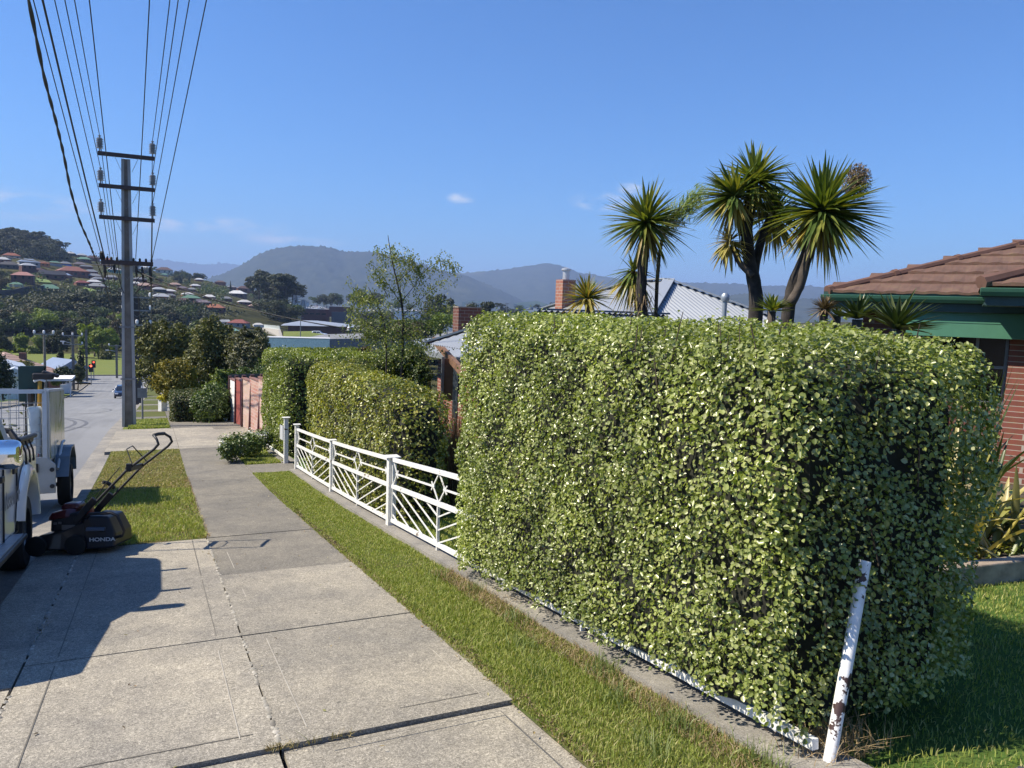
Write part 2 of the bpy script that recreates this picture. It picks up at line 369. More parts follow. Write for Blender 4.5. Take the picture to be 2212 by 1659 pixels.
def strip_solid(name, x0, x1, y0, y1, top, bot, mat, ny=80, kind='structure'):
    ys = np.linspace(y0, y1, ny); V = []
    for y in ys:
        z = ZF(y); V += [(x0, y, z+bot), (x0, y, z+top), (x1, y, z+top), (x1, y, z+bot)]
    F = [(i*4+j, i*4+j+1, (i+1)*4+j+1, (i+1)*4+j) for i in range(ny-1) for j in range(3)]
    m = MB(); m.add(V, F+[(0, 1, 2, 3), tuple((ny-1)*4+k for k in range(4))])
    return tag(m.build(name, mat), kind=kind)
strip_solid('kerb', KX, KX+.14, 9.0, 19.5, .0, -.2, M_kerb)
strip_solid('kerb', KX, KX+.14, 26.8, 138, .0, -.2, M_kerb, 120)
strip_solid('kerb', -9.62, -9.5, -30, 136, .0, -.2, M_kerb, 160)
# road markings at the junction and old seal lines across the asphalt
def marks():
    m = MB()
    for (x0, y0, x1, y1) in ((-5.4, 118, -5.28, 126), (-5.4, 129, -5.28, 136), (-5.0, 127.4, -1.4, 128.0)):
        m.quad(gp(x0, y0, -.122), gp(x1, y0, -.122), gp(x1, y1, -.122), gp(x0, y1, -.122))
    tag(m.build('road_marking', plain('road_paint', (.75, .75, .72), .7)), kind='structure')
    m = MB()
    for (y, w) in ((31, .10), (47, .12), (64, .12), (83, .14), (101, .16)):
        for k in range(8):
            xa, xb = -9.1+k, -8.1+k; o1, o2 = .05*math.sin(k*2+y), .05*math.sin(k*2+2+y)
            if xb < KX-.3: m.quad(gp(xa, y+o1, -.124), gp(xb, y+o2, -.124), gp(xb, y+o2+w, -.124), gp(xa, y+o1+w, -.124))
    for (cx, cy, r, a0, a1) in ((-12, 33, 9.5, -.5, .6), (-13.5, 33, 10.6, -.5, .7), (-4, 38, 6, 2.2, 3.4), (-1, 46, 7, 2.4, 3.4), (-9, 52, 6.5, -.6, .5)):
        N = 18
        for k in range(N):
            a, b = a0+(a1-a0)*k/N, a0+(a1-a0)*(k+1)/N
            P = [(cx+rr*math.cos(t), cy+rr*math.sin(t)*1.6) for t in (a, b) for rr in (r, r+.13)]
            if all(-9.1 < p[0] < KX-.35 for p in P): m.quad(gp(*P[0], -.126), gp(*P[1], -.126), gp(*P[3], -.126), gp(*P[2], -.126))
    tag(m.build('road_seam', plain('seal_tar', (.10, .102, .108), .7)), kind='structure')
marks()

# -------- concrete slabs
PX0, PX1 = 0.5, 1.67
def slab(m, x0, x1, y0, y1, dz=0., g=.006, th=.12):
    a, b, c, d = x0+g, x1-g, y0+g, y1-g
    T = [gp(a, c, dz), gp(b, c, dz), gp(b, d, dz), gp(a, d, dz)]
    n = max(2, int((d-c)/.7)+1); ys = np.linspace(c, d, n); V = []
    for y in ys: V += [gp(a, y, dz-th), gp(a, y, dz), gp(b, y, dz), gp(b, y, dz-th)]
    F = [(i*4+j, i*4+j+1, (i+1)*4+j+1, (i+1)*4+j) for i in range(n-1) for j in range(3)]
    m.add(V, F+[(0, 1, 2, 3), tuple((n-1)*4+k for k in range(4))])
def lines(m, segs, w=.007, dz=.003):
    for (x0, y0, x1, y1) in segs:
        n = max(1, int(abs(y1-y0)/.5)); L = math.hypot(x1-x0, y1-y0); px, py = -(y1-y0)/L*w/2, (x1-x0)/L*w/2
        for k in range(n):
            a, b = k/n, (k+1)/n; A = (x0+(x1-x0)*a, y0+(y1-y0)*a); B = (x0+(x1-x0)*b, y0+(y1-y0)*b)
            m.quad(gp(A[0]-px, A[1]-py, dz), gp(A[0]+px, A[1]+py, dz), gp(B[0]+px, B[1]+py, dz), gp(B[0]-px, B[1]-py, dz))
YJ = [3.40, 5.13, 6.96, 8.90]
m = MB()
slab(m, PX0, PX1+.05, -2.0, 3.40, -.022, .012); slab(m, PX0, PX1+.02, 3.40, 5.13, .0, .005); slab(m, PX0, PX1, 5.13, 6.96, .003)
m.mat(1); slab(m, PX0, PX1, 6.96, 8.9, .0); slab(m, PX0, PX1, 8.9, 10.7, .004)
for a, b in ((10.7, 12.5), (12.5, 14.3), (14.3, 16.2), (16.2, 18.2), (18.2, 20.2)): slab(m, PX0+.02, PX1, a, b, .0, .003)
m.mat(2); lines(m, [(PX0+.14, 3.55, PX0+.14, 5.0), (PX0+.13, 5.28, PX0+.13, 6.4), (PX1-.14, 3.54, PX1-.14, 4.3), (PX0+.14, 7.2, PX0+.14, 8.0)], .006)
m.mat(3); lines(m, [(PX0+.6, 3.56, PX1-.13, 3.56), (PX1-.13, 3.3, PX0+.2, 3.3), (PX1-.13, 3.3, PX1-.13, 1.8)], .006)
tag(m.build('footpath', [M_slab3, M_slab2, M_line2, M_line]), kind='structure')
m = MB(); DX = -.72
slab(m, DX, PX0, -2., 3.40, -.02, .012); slab(m, DX, PX0, 3.40, 5.13, 0, .005); slab(m, DX, PX0, 5.13, 6.96, .002); slab(m, DX, PX0, 6.96, 8.9, 0)
slab(m, KX+.0, DX, -2, 4.75, -.0, .012); slab(m, KX+.0, DX, 4.78, 9.0, -.004, .01)
m.mat(2); lines(m, [(PX0-.16, 3.55, PX0-.16, 4.9)], .006)
m.mat(3); lines(m, [(PX0-.15, 5.2, PX0-.15, 6.9), (PX0-.15, 7.05, PX0-.15, 8.85), (DX+.17, 3.5, DX+.17, 5.05), (DX+.17, 5.2, DX+.17, 6.9), (DX+.17, 7, DX+.17, 8.85), (DX+.2, 3.58, PX0-.1, 3.58)], .007)
tag(m.build('driveway', [M_slab, M_slab2, M_line2, M_line]), kind='structure')
sheet('path_base', KX, PX1, -2, 20.2, M_gap, -.07, 60)
# lower driveway crossing where the pole stands, then the path running on down
m = MB()
for a, b in ((20.2, 23.5), (23.5, 27.2)):
    slab(m, KX, PX0+.02, a, b, 0, .004); slab(m, PX0+.02, PX1+.1, a, b, .002, .004)
slab(m, PX1+.1, 3.1, 22.2, 26.6, .0, .004)
m.mat(1)
for k in range(26):
    slab(m, PX0-.05, PX1+.25, 27.2+k*4.2, 27.2+(k+1)*4.2, 0, .01)
for y0 in (33, 44, 58, 76, 95): slab(m, KX+.14, PX0-.06, y0, y0+3.5, 0, .01)
tag(m.build('footpath', [M_slab, M_slab2]), kind='structure')
# pebbles packed in the joint between path and driveway
def patch(x, y): return .5+.5*np.sin(x*5.1+1.3*np.sin(y*2.3))*np.sin(y*3.1+1.7*np.sin(x*2.9)+.4)
def pebbles():
    V = []; F = []
    for (x, ya, yb, w) in ((PX0, 3.42, 8.85, .016), (DX, 4.0, 4.7, .016), (DX, 5.2, 8.6, .016)):
        y = ya
        while y < yb:
            s = rng.uniform(.009, .021); y += s*rng.uniform(1.5, 2.4)
            if rng.random() < .12+.5*(patch(y*1.3, 2.) > .6): continue
            c = np.array([x+rng.normal(0, .003), y, ZF(y)+.001])
            P = np.array([[1, 0, 0], [.5, .87, 0], [-.5, .87, 0], [-1, 0, 0], [-.5, -.87, 0], [.5, -.87, 0], [0, 0, .9]])*s*np.array([.85, 1, .75])+c+rng.normal(0, .0015, (7, 3))
            i = len(V); V += list(P); F += [(i+k, i+(k+1) % 6, i+6) for k in range(6)]
    tag(fast('joint_pebbles', V, F, leafm('pebble', [(.15, .14, .12), (.34, .32, .27), (.24, .23, .2), (.48, .45, .39)], .9, 0)), kind='stuff')
pebbles()

# -------- verges
VX0, VX1 = KX+.14, PX0
sheet('verge', VX0, VX1+.03, 8.92, 20.3, M_soil, -.004, 40, 4)
sheet('verge', PX1-.03, 2.36, -1, 15.0, M_soil, -.008, 60, 4)
sheet('verge', PX1-.03, 2.7, 16.4, 22.2, M_soil, -.006, 20, 4)
m = MB(); slab(m, PX1-.0, 2.6, 15.0, 16.4, .004); tag(m.build('gate_path', M_slab2), kind='structure')
strip_solid('plinth', 2.34, 2.62, 1.0, 15.02, .045, -.2, M_kerb, 60)
strip_solid('plinth', 2.40, 2.70, 16.4, 24., .03, -.2, M_kerb, 30)
sheet('yard', 1.6, 2.7, 26, 34, M_lawn, -.02, 10)
sheet('yard', 2.62, 26, -6, 34, M_lawn, -.01, 80, 8)
sheet('verge', VX0, PX0-.05, 27.2, 33, M_park, -.005, 10)
for y0, y1 in ((36.5, 44), (47.5, 58), (61.5, 76), (79.5, 95), (98.5, 136)): sheet('verge', VX0, PX0-.05, y0, y1, M_soil, -.005, 20)
sheet('footpath', -12.2, -9.62, -20, 136, M_slab2, -.004, 160)
sheet('yard', -40, -12.2, -10, 136, M_lawn, -.03, 120, 6)
sheet('yard', 1.92, 45, 34, 136, M_lawn, -.03, 80, 6)
sheet('verge', -10.9, -9.62, 78, 86, M_park, .002, 10); sheet('verge', -10.9, -9.62, 96, 112, M_park, .002, 10)
sheet('park', -60, 8, 157.2, 240, M_park, .03, 40, 20)
strip_solid('kerb', -60, 60, 157, 157.3, .05, -.2, M_kerb, 3)
# dark bitumen driveway at the right and the timber sleeper edge are built with the garden

# -------- grass blades
M_grass = leafm('grass_blade', [(.15, .195, .035), (.22, .28, .06), (.31, .36, .085), (.36, .37, .11), (.46, .42, .20)], .55, .3, (1.2, 1.3, .5), .3)
M_grass_dry = leafm('grass_dry', [(.15, .175, .035), (.24, .26, .06), (.33, .32, .095), (.45, .40, .17), (.52, .45, .25)], .6, .25, (1.2, 1.2, .6), .3)
M_straw = leafm('straw', [(.30, .22, .11), (.42, .32, .18), (.22, .15, .08), (.5, .42, .28)], .7, .2, (1.1, 1, .7), .2)
def patch(x, y): return .5+.5*np.sin(x*5.1+1.3*np.sin(y*2.3))*np.sin(y*3.1+1.7*np.sin(x*2.9)+.4)
def grass(name, n, x0, x1, y0, y1, mat, H=(.025, .06), W=.004, bare=0., lean=.6, ypow=1.0, edge=.0):
    u = rng.random(n)**ypow; x = rng.uniform(x0-edge, x1+edge, n); y = y0+(y1-y0)*u
    keep = rng.random(n) > bare*(patch(x*.7+3, y*.5) > .62); x, y = x[keep], y[keep]
    h = rng.uniform(*H, len(x))*(.6+.7*patch(x, y)); P = np.stack([x, y, Zs(y)-.004], 1)
    w = W*rng.uniform(.7, 1.4, len(x))*(.7+.09*np.hypot(x, y))
    V, F = blades(P, h, w, lean)
    tag(fast(name, V, F, mat), kind='stuff')
grass('grass', 95000, PX1+.0, 2.34, .6, 6.5, M_grass, (.010, .034), .0042, .3, ypow=1.25, edge=.02)
grass('grass', 55000, PX1+.0, 2.34, 6.5, 15.0, M_grass, (.010, .030), .0045, .3, edge=.02)
grass('grass', 42000, VX0+.03, VX1, 8.95, 20.2, M_grass_dry, (.010, .030), .005, .6, edge=.015)
grass('grass', 15000, VX0+.03, VX1, 8.95, 13.5, M_grass, (.03, .06), .005, .6, edge=.015)
grass('dry_grass', 9000, VX0+.05, VX1-.02, 9.0, 19, M_straw, (.010, .028), .006, 0, 1.1)
grass('grass', 12000, PX1+.02, 2.45, 16.5, 22.2, M_grass, (.03, .06), .007)
grass('grass', 9000, -.8, .4, 27.3, 32.8, M_grass, (.04, .09), .010)
grass('grass', 60000, 2.66, 7.0, .2, 6.6, M_grass, (.014, .034), .0045, .2, ypow=.9)
grass('grass', 14000, 2.66, 4.6, 6.6, 10.5, M_grass, (.03, .06), .007)
grass('dry_grass', 9000, 2.16, 2.40, .8, 6.2, M_straw, (.02, .06), .0035, 0, .9)
grass('dry_grass', 3500, PX1-.02, PX1+.06, .8, 9, M_straw, (.008, .022), .005, .6, 1.2)
grass('dry_grass', 1500, VX1-.03, VX1+.04, 8.95, 15, M_straw, (.01, .025), .006, .5, 1.2)
# long tufts in the near strip
def tufts():
    P = []
    for (x, y, k) in ((2.2, 2.75, 120), (2.1, 3.15, 90), (2.25, 3.5, 120), (2.05, 4.1, 60), (2.22, 4.6, 80), (1.95, 2.6, 60), (2.26, 5.4, 70), (1.9, 3.6, 50), (2.3, 2.3, 90), (2.15, 6.0, 50)):
        P.append(np.stack([rng.normal(x, .045, k), rng.normal(y, .07, k), np.zeros(k)], 1))
    P = np.concatenate(P); P[:, 2] = Zs(P[:, 1])
    V, F = blades(P, rng.uniform(.05, .12, len(P)), .005, .8); tag(fast('grass', V, F, leafm('tuft', [(.12, .17, .04), (.2, .25, .08), (.27, .29, .12)], .5, .3, (1.2, 1.3, .5), .4)), kind='stuff')
tufts()
def joint_weeds():
    P = []
    for (x0, y0, x1, y1, k) in ((PX0, 3.4, PX0-.06, 3.40, 60), (PX0, 3.39, PX0+.35, 3.39, 70), (-.5, 3.39, -.1, 3.39, 40), (PX0, 7.5, PX0, 8.9, 60), (KX+.2, 8.93, PX0, 8.93, 160), (DX, 5.6, DX, 6.3, 40), (PX1, 2.4, PX1, 9, 420)):
        t = rng.random(k); P.append(np.stack([x0+(x1-x0)*t+rng.normal(0, .012, k), y0+(y1-y0)*t+rng.normal(0, .010, k), np.zeros(k)], 1))
    P = np.concatenate(P); P[:, 2] = Zs(P[:, 1])-.01; V, F = blades(P, rng.uniform(.012, .04, len(P)), .004, 1.2)
    tag(fast('weeds', V, F, leafm('weed', [(.10, .13, .03), (.25, .2, .09), (.38, .3, .16), (.17, .12, .06)], .6, .2)), kind='stuff')
joint_weeds()
def edge_soil():                              # crumbs of earth and clippings along the edge of the path
    n = 2600; y = rng.uniform(1.2, 14, n); x = PX1+.015+rng.normal(0, .018, n)+.03*patch(y*.9, 1.); P = np.stack([x, y, Zs(y)+rng.uniform(0, .012, n)], 1)
    V, F = leafV(P, np.tile([0, 0, 1.], (n, 1)), rng.uniform(.006, .022, n), rng.uniform(.005, .014, n), .4, None, .8)
    tag(fast('soil_crumbs', V, F, leafm('crumb', [(.05, .032, .02), (.10, .07, .04), (.17, .12, .07), (.26, .2, .12)], .9, 0)), kind='stuff')
edge_soil()
# fallen leaves and clippings
def litter():
    n = 420; x = np.concatenate([rng.normal(PX1-.01, .035, 150), rng.uniform(-.6, PX1, 90), rng.uniform(VX0, VX1, 180)])
    y = np.concatenate([rng.uniform(2, 12, 150), rng.uniform(2.4, 16, 90), rng.uniform(9, 15, 180)])
    z = Zs(y)+np.concatenate([np.full(150, .006), np.full(90, .006), rng.uniform(.02, .045, 180)]); P = np.stack([x, y, z], 1)
    V, F = leafV(P, np.tile([0, 0, 1.], (n, 1)), rng.uniform(.012, .032, n), rng.uniform(.006, .014, n), .3, None, .3)
    tag(fast('leaf_litter', V, F, leafm('litter', [(.12, .07, .03), (.3, .2, .1), (.2, .2, .07), (.42, .36, .22)], .8, 0)), kind='stuff')
litter()

# -------- mountains
def mountain(name, ridge, dist, depth, base_z, mat, rough=.03, seed=0, front=.6):
    """ridge: list of photo (x, y) along the skyline; a heightfield with a front and a back slope"""
    r = np.random.default_rng(seed); xs = np.linspace(ridge[0][0], ridge[-1][0], 260)
    ys = np.interp(xs, [p[0] for p in ridge], [p[1] for p in ridge])
    k = np.ones(5)/5; ys = np.convolve(np.pad(ys, 2, 'edge'), k, 'valid')
    n = 40; V = []
    az = YAW+np.arctan((xs-CX)/FPX); hor = 670+.035*(xs-CX); zt = (hor-ys)/np.sqrt(FPX**2+(xs-CX)**2)*dist+EYE
    ph = r.uniform(0, 6, 12)
    for j in range(n):
        t = j/(n-1); d = dist-depth*front+depth*t; q = t/front if t < front else (1-t)/(1-front); q = max(q, 0)
        prof = q**1.25*(1-.0) if t < front else q**1.1
        rid = sum(np.sin(az*f+ph[i]+t*(4+f*.09)*(1 if i % 2 else -1))*a for i, (f, a) in enumerate(((38, .5), (77, .3), (151, .22), (310, .14), (620, .08))))
        z = base_z+(zt-base_z)*np.clip(prof*(1+.16*rid*(1-q)*min(1, q*4)), -1, 1)
        if q > .96: z = z+np.abs(r.normal(0, 1, len(xs)))*dist*.0011*(zt > 60)
        V.append(np.stack([d*np.sin(az), d*np.cos(az), z], -1))
    V = np.concatenate(V); m = len(xs)
    i, j = np.meshgrid(np.arange(n-1), np.arange(m-1), indexing='ij')
    F = np.stack([i*m+j, i*m+j+1, (i+1)*m+j+1, (i+1)*m+j], -1).reshape(-1, 4)
    return tag(fast(name, V, F, mat, smooth=False), kind='structure')
def forestm(name, a, b_, sc):
    m, n, l, b = new_mat(name); t = noise(n, l, sc, 8, .7); t2 = noise(n, l, sc*.14, 3, .5)
    r = ramp(n, l, t.outputs['Fac'], [(.32, a), (.7, b_)]); s = ramp(n, l, t2.outputs['Fac'], [(.62, (0, 0, 0)), (.74, (.6, .6, .6))])
    x = mixc(n, l, s.outputs[0], r.outputs[0], (.12, .125, .065)); l.new(x.outputs[0], b.inputs['Base Color'])
    b.inputs['Roughness'].default_value = 1; b.inputs['Specular IOR Level'].default_value = 0; bump(n, l, t.outputs['Fac'], b, .9, 12.); return m
M_for = forestm('mountain_forest', (.022, .03, .016), (.06, .065, .036), .012)
mountain('mountain', [(380, 640), (440, 606), (480, 592), (520, 573), (553, 552), (580, 541), (620, 534), (660, 532), (700, 535), (740, 545), (790, 545), (830, 550), (870, 562), (930, 580), (1010, 600), (1100, 640), (1200, 690)], 5200, 2600, -20, M_for, seed=3)
mountain('mountain', [(800, 660), (880, 610), (950, 592), (1010, 590), (1080, 584), (1120, 576), (1170, 570), (1200, 574), (1240, 590), (1320, 602), (1400, 607), (1470, 611), (1560, 614), (1640, 618), (1720, 619), (1790, 622), (1900, 632), (2050, 642), (2300, 660)], 7000, 3400, -20, M_for, seed=5)
mountain('mountain', [(1380, 690), (1450, 668), (1540, 640), (1620, 634), (1700, 645), (1800, 650), (1900, 652), (2100, 672), (2260, 690)], 4300, 1500, -20, M_for, seed=8)
mountain('mountain', [(150, 600), (260, 572), (330, 561), (360, 564), (400, 569), (440, 573), (480, 570), (540, 576), (640, 600)], 12000, 3000, -20, M_for, seed=9)
# -------- the air
def haze():
    m = bpy.data.materials.new('air'); m.use_nodes = True; n = m.node_tree.nodes; l = m.node_tree.links
    n.remove(n['Principled BSDF']); v = n.new('ShaderNodeVolumePrincipled'); v.inputs['Color'].default_value = (.42, .60, 1.0, 1)
    v.inputs['Density'].default_value = 1.25e-4; v.inputs['Anisotropy'].default_value = .1
    l.new(v.outputs[0], n['Material Output'].inputs['Volume'])
    b = MB(); b.box((0, 0, 360), (30000, 30000, 780)); o = b.build('haze', m); tag(o, kind='stuff')
haze()
# ================================================================== HEDGES
M_pitt = leafm('hedge_leaf_pale', [(.125, .17, .03), (.22, .275, .065), (.31, .36, .11), (.41, .45, .19), (.165, .215, .038), (.48, .50, .28)], .30, .3, (1.25, 1.4, .45), .6, clump=1.6)
M_pitt2 = leafm('hedge_leaf_olive', [(.13, .165, .03), (.20, .235, .05), (.27, .305, .075), (.33, .31, .085), (.16, .20, .035)], .34, .3, (1.3, 1.3, .4), .5, clump=1.1)
M_pitt3 = leafm('hedge_leaf_fresh', [(.13, .175, .03), (.19, .24, .05), (.25, .29, .075), (.15, .195, .035)], .34, .3, (1.25, 1.35, .4), .5, clump=.9)
M_core_shade = plain('hedge_core_shade', (.012, .013, .008), .9, var=.4, scale=20)  # near-black core colour so gaps between leaves read as deep shade
def superbox(n, c, h, k=9., zmin_fn=None):
    """random points and outward normals on a rounded box"""
    c, h = np.array(c), np.array(h); A = np.array([h[1]*h[2], h[0]*h[2], h[0]*h[1]]); p = A/A.sum()
    ax = rng.choice(3, n, p=p); q = rng.uniform(-1, 1, (n, 3)); q[np.arange(n), ax] = rng.choice([-1, 1], n)
    s = (np.abs(q)**k).sum(1, keepdims=True)**(1/k); q = q/s
    N = unit(np.sign(q)*np.abs(q)**(k-1)/h); return c+q*h, N
def lumps(P, a): 
    x, y, z = P.T
    return a*(np.sin(x*5.3+y*3.1+1)*np.sin(z*4.7-y*2.3+2)+.6*np.sin(y*9.1+z*7.7)*np.sin(x*8+z*3.3+1.5)+.45*np.sin(y*17+x*11)*np.sin(z*15+2))
def hedge(label, c, h, n, L, mat, k=9., lump=.035, lift=.12, depth=.10, up=.45, twigs=0, yfree=None, group='clipped garden hedges along the footpath'):
    o = empty('hedge', (c[0], c[1], ZF(c[1])), label, 'hedge', group)
    P, N = superbox(n, c, h, k); P = P+N*lumps(P, lump)[:, None]-N*np.abs(rng.exponential(depth*.55, n))[:, None]+N*.03
    gl = Zs(P[:, 1])+lift*(.6+.9*patch(P[:, 1]*1.7, P[:, 0]*2)); ok = (P[:, 2] > gl) & (rng.random(n) > .75*(lumps(P*1.9+3., 1.) > .72)); P, N = P[ok], N[ok]; n = len(P)
    P = P+N*(rng.random((n, 1)) > .97)*rng.uniform(0, .07, (n, 1))
    NN = unit(N*.75+np.array([0, 0, up])+rng.normal(0, .42, (n, 3)))
    V, F = leafV(P, NN, rng.uniform(L[0], L[1], n), rng.uniform(L[0], L[1], n)*.82, .22)
    fast('foliage', V, F, mat, o)
    # solid core, the hedge's inner shade put into its near-black colour
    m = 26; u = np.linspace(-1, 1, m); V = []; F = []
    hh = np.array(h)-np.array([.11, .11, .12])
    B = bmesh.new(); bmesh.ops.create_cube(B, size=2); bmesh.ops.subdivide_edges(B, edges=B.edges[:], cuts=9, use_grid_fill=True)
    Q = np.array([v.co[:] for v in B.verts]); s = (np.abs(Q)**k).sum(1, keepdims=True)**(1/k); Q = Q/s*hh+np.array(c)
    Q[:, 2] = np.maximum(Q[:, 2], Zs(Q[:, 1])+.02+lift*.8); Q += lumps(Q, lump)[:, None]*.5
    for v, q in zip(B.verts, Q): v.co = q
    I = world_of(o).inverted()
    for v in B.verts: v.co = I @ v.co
    me = bpy.data.meshes.new('branches'); B.to_mesh(me); B.free(); me.materials.append(M_core_shade); link(bpy.data.objects.new('branches', me), o)  # one solid dark core, no separate branches
    if twigs:
        t = MB()
        for _ in range(twigs):
            p, nn = superbox(1, c, h, k); p = p[0]; nn = nn[0]
            if nn[1] > .5 or nn[0] > .6 or p[2] < c[2]: continue
            p = p-nn*.02; L0 = rng.uniform(.1, .3) if nn[2] < .5 else rng.uniform(.05, .14)
            d = np.array([rng.normal(0, .1), rng.normal(0, .16), 1.]); q = p+d*L0*(.55 if nn[2] < .5 else .7)
            t.tube([p-d*L0*.5, (p+q)/2+nn*.01, q+nn*.012], [.0045, .0035, .002], 4)
        t.build('twigs', plain('twig_brown', (.06, .045, .03), .9), o)['kind'] = 'stuff'
    return o
hedge('tall hedge of pale glossy leaves nearest the camera, leaning white post at its end', (2.965, 4.165, .25), (.655, 1.89, 1.27), 185000, (.014, .033), M_pitt, 15, .038, .16, .13, twigs=260)
hedge('olive green clipped hedge behind the white fence, yellowish at its near end', (2.96, 11.75, -.6), (.39, 2.98, 1.15), 46000, (.032, .05), M_pitt2, 8, .05, .06)
hedge('big square green hedge beyond the white gate posts, in front of the red fence', (3.85, 19.3, -.95), (1.28, 1.95, 1.33), 46000, (.042, .062), M_pitt3, 12, .03, .05)
def straws():
    n = 420; P = np.stack([rng.normal(2.62, .10, n), rng.uniform(2.12, 2.4, n), np.zeros(n)], 1); P[:, 2] = Zs(P[:, 1])+.03
    V, F = blades(P, rng.uniform(.03, .14, n), .004, 1.1); tag(fast('dry_grass', V, F, M_straw), kind='stuff')
straws()

# ================================================================== WHITE FENCE
def paintm(name, white, rust, thr=.66, sc=14):
    m, n, l, b = new_mat(name); t = noise(n, l, sc, 5, .65); t2 = noise(n, l, 3.2, 4)
    a = n.new('ShaderNodeMath'); a.operation = 'MULTIPLY_ADD'; a.inputs[1].default_value = .45; l.new(t2.outputs['Fac'], a.inputs[0])
    k = n.new('ShaderNodeMath'); k.operation = 'MULTIPLY'; k.inputs[1].default_value = .62; l.new(t.outputs['Fac'], k.inputs[0]); l.new(k.outputs[0], a.inputs[2])
    r = ramp(n, l, a.outputs[0], [(thr, (0, 0, 0)), (thr+.015, (1, 1, 1))]); d = noise(n, l, 30, 3)
    w = ramp(n, l, d.outputs['Fac'], [(.3, tuple(c*.82 for c in white)), (.6, white)]); x = mixc(n, l, r.outputs[0], w.outputs[0], rust)
    l.new(x.outputs[0], b.inputs['Base Color']); b.inputs['Roughness'].default_value = .5; bump(n, l, r.outputs[0], b, -.3, .002); return m
M_white = paintm('white_paint', (.72, .72, .69), (.12, .075, .05), .655, 13)
M_peel = paintm('peeling_white_paint', (.80, .80, .80), (.055, .03, .028), .575, 13)
FX = 2.47
def fpt(y, h): return (FX, y, ZF(y)+.045+h)
def fence_panel(parent, ya, yb):             # from the far post ya to the near post yb
    L = ya-yb; f = lambda s, h: fpt(ya-s, h); c = L/2
    def bar(mb, s0, h0, s1, h1, w, t): 
        k = max(1, int(abs(s1-s0)/.9))
        for i in range(k): mb.beam(f(s0+(s1-s0)*i/k, h0+(h1-h0)*i/k), f(s0+(s1-s0)*(i+1)/k, h0+(h1-h0)*(i+1)/k), t, w)
    for h, w in ((.77, .042), (.46, .042), (.06, .038)):
        m = MB(); bar(m, 0, h, L, h, w, .035); m.build('rail', M_white, parent)
    m = MB()
    for s in (.02, L-.02): m.beam(f(s, .06), f(s, .77), .02, .02, (1, 0, 0))
    m.beam(f(c, -.03), f(c, .46), .026, .026, (1, 0, 0))
    def seg(s0, h0, s1, h1):
        lo, hi = .075, .45
        if h0 < lo and h1 < lo or h0 > hi and h1 > hi: return
        def cl(sa, ha, sb, hb):
            for lim, up in ((lo, 0), (hi, 1)):
                if (ha < lim and not up) or (ha > lim and up): sa, ha = sa+(sb-sa)*(lim-ha)/(hb-ha), lim
            return sa, ha
        a = cl(s0, h0, s1, h1); b = cl(s1, h1, s0, h0); m.beam(f(*a), f(*b), .010, .014)
    for k in range(7):
        hc = .33-.13*k
        seg(.02, hc+.29*(c-.02), c, hc); seg(L-.02, hc+.29*(c-.02), c, hc)
    d = .17; X = .615
    for (a, b) in (((0.02, .76), (d, X)), ((0.02, .47), (d, X)), ((c, .76), (c-d, X)), ((c, .47), (c-d, X)), ((c, .76), (c+d, X)), ((c, .47), (c+d, X)), ((L-.02, .76), (L-d, X)), ((L-.02, .47), (L-d, X))):
        e = (b[0]+(b[0]-a[0])*.28, b[1]+(b[1]-a[1])*.28); m.beam(f(*a), f(*e), .010, .014)
    m.beam(f(d-.04, X), f(c-d+.04, X), .012, .018); m.beam(f(c+d-.04, X), f(L-d+.04, X), .012, .018)
    m.build('lattice', M_white, parent)
def fpost(parent, y, w=.085, h=.80, cap=.15):
    m = MB(); m.box((FX-.0, y, ZF(y)+.045+h/2-.04), (w, w, h+.08)); m.box((FX, y, ZF(y)+.045+h+.004), (cap, cap, .012)); m.build('post', M_white, parent, bevel=.004)
fe = empty('fence', fpt(8.5, -.045), 'long white steel fence with diagonal bars and diamonds, half swallowed by the tall hedge', 'fence')
FP = [15.0, 11.75, 8.5, 5.25, 2.2]
for a, b in zip(FP[:-2], FP[1:-1]): fence_panel(fe, a-.05, b+.05)
fence_panel(fe, 5.2, 3.0)
m = MB()
for a, b in ((3.0, 2.6), (2.6, 2.2)): m.beam(fpt(a, .06), fpt(b, .06), .035, .045)
m.build('rail', M_white, fe); m = MB(); m.beam(fpt(2.42, .03), fpt(2.42, .34), .024, .024, (1, 0, 0)); m.build('stub_bar', M_white, fe)
for y, w, c in ((15.0, .075, .13), (11.75, .075, .12), (8.5, .095, .17), (5.25, .08, .13)): fpost(fe, y, w, .80 if y < 14 else .86, c)
m = MB(); B0 = np.array([2.49, 2.15, ZF(2.17)-.03]); B1 = np.array([2.76, 2.27, .58])
m.tube([B0+(B1-B0)*t for t in np.linspace(0, 1, 9)], .0255, 16); p = m.build('end_post', M_peel, fe, smooth=False, auto=40); p['label'] = 'leaning round end post with peeling white paint'
f2 = empty('fence', (FX+.06, 16.4, ZF(16.4)), 'short white steel fence with capped gate post beyond the gap, beside the square hedge', 'fence')
fpost(f2, 16.35, .085, .92, .15)
m = MB(); FXo = FX
for h in (.06,): 
    m.beam((FX, 16.4, ZF(16.4)+.045+h), (FX+.02, 23.6, ZF(23.6)+.045+h), .035, .045)
m.build('rail', M_white, f2)
m = MB(); m.beam((FX-.03, 16.55, ZF(16.5)+.62), (FX-.03, 16.95, ZF(16.9)+.62), .02, .3)
q = m.build('letterbox', plain('letterbox_grey', (.45, .46, .47), .5), f2)
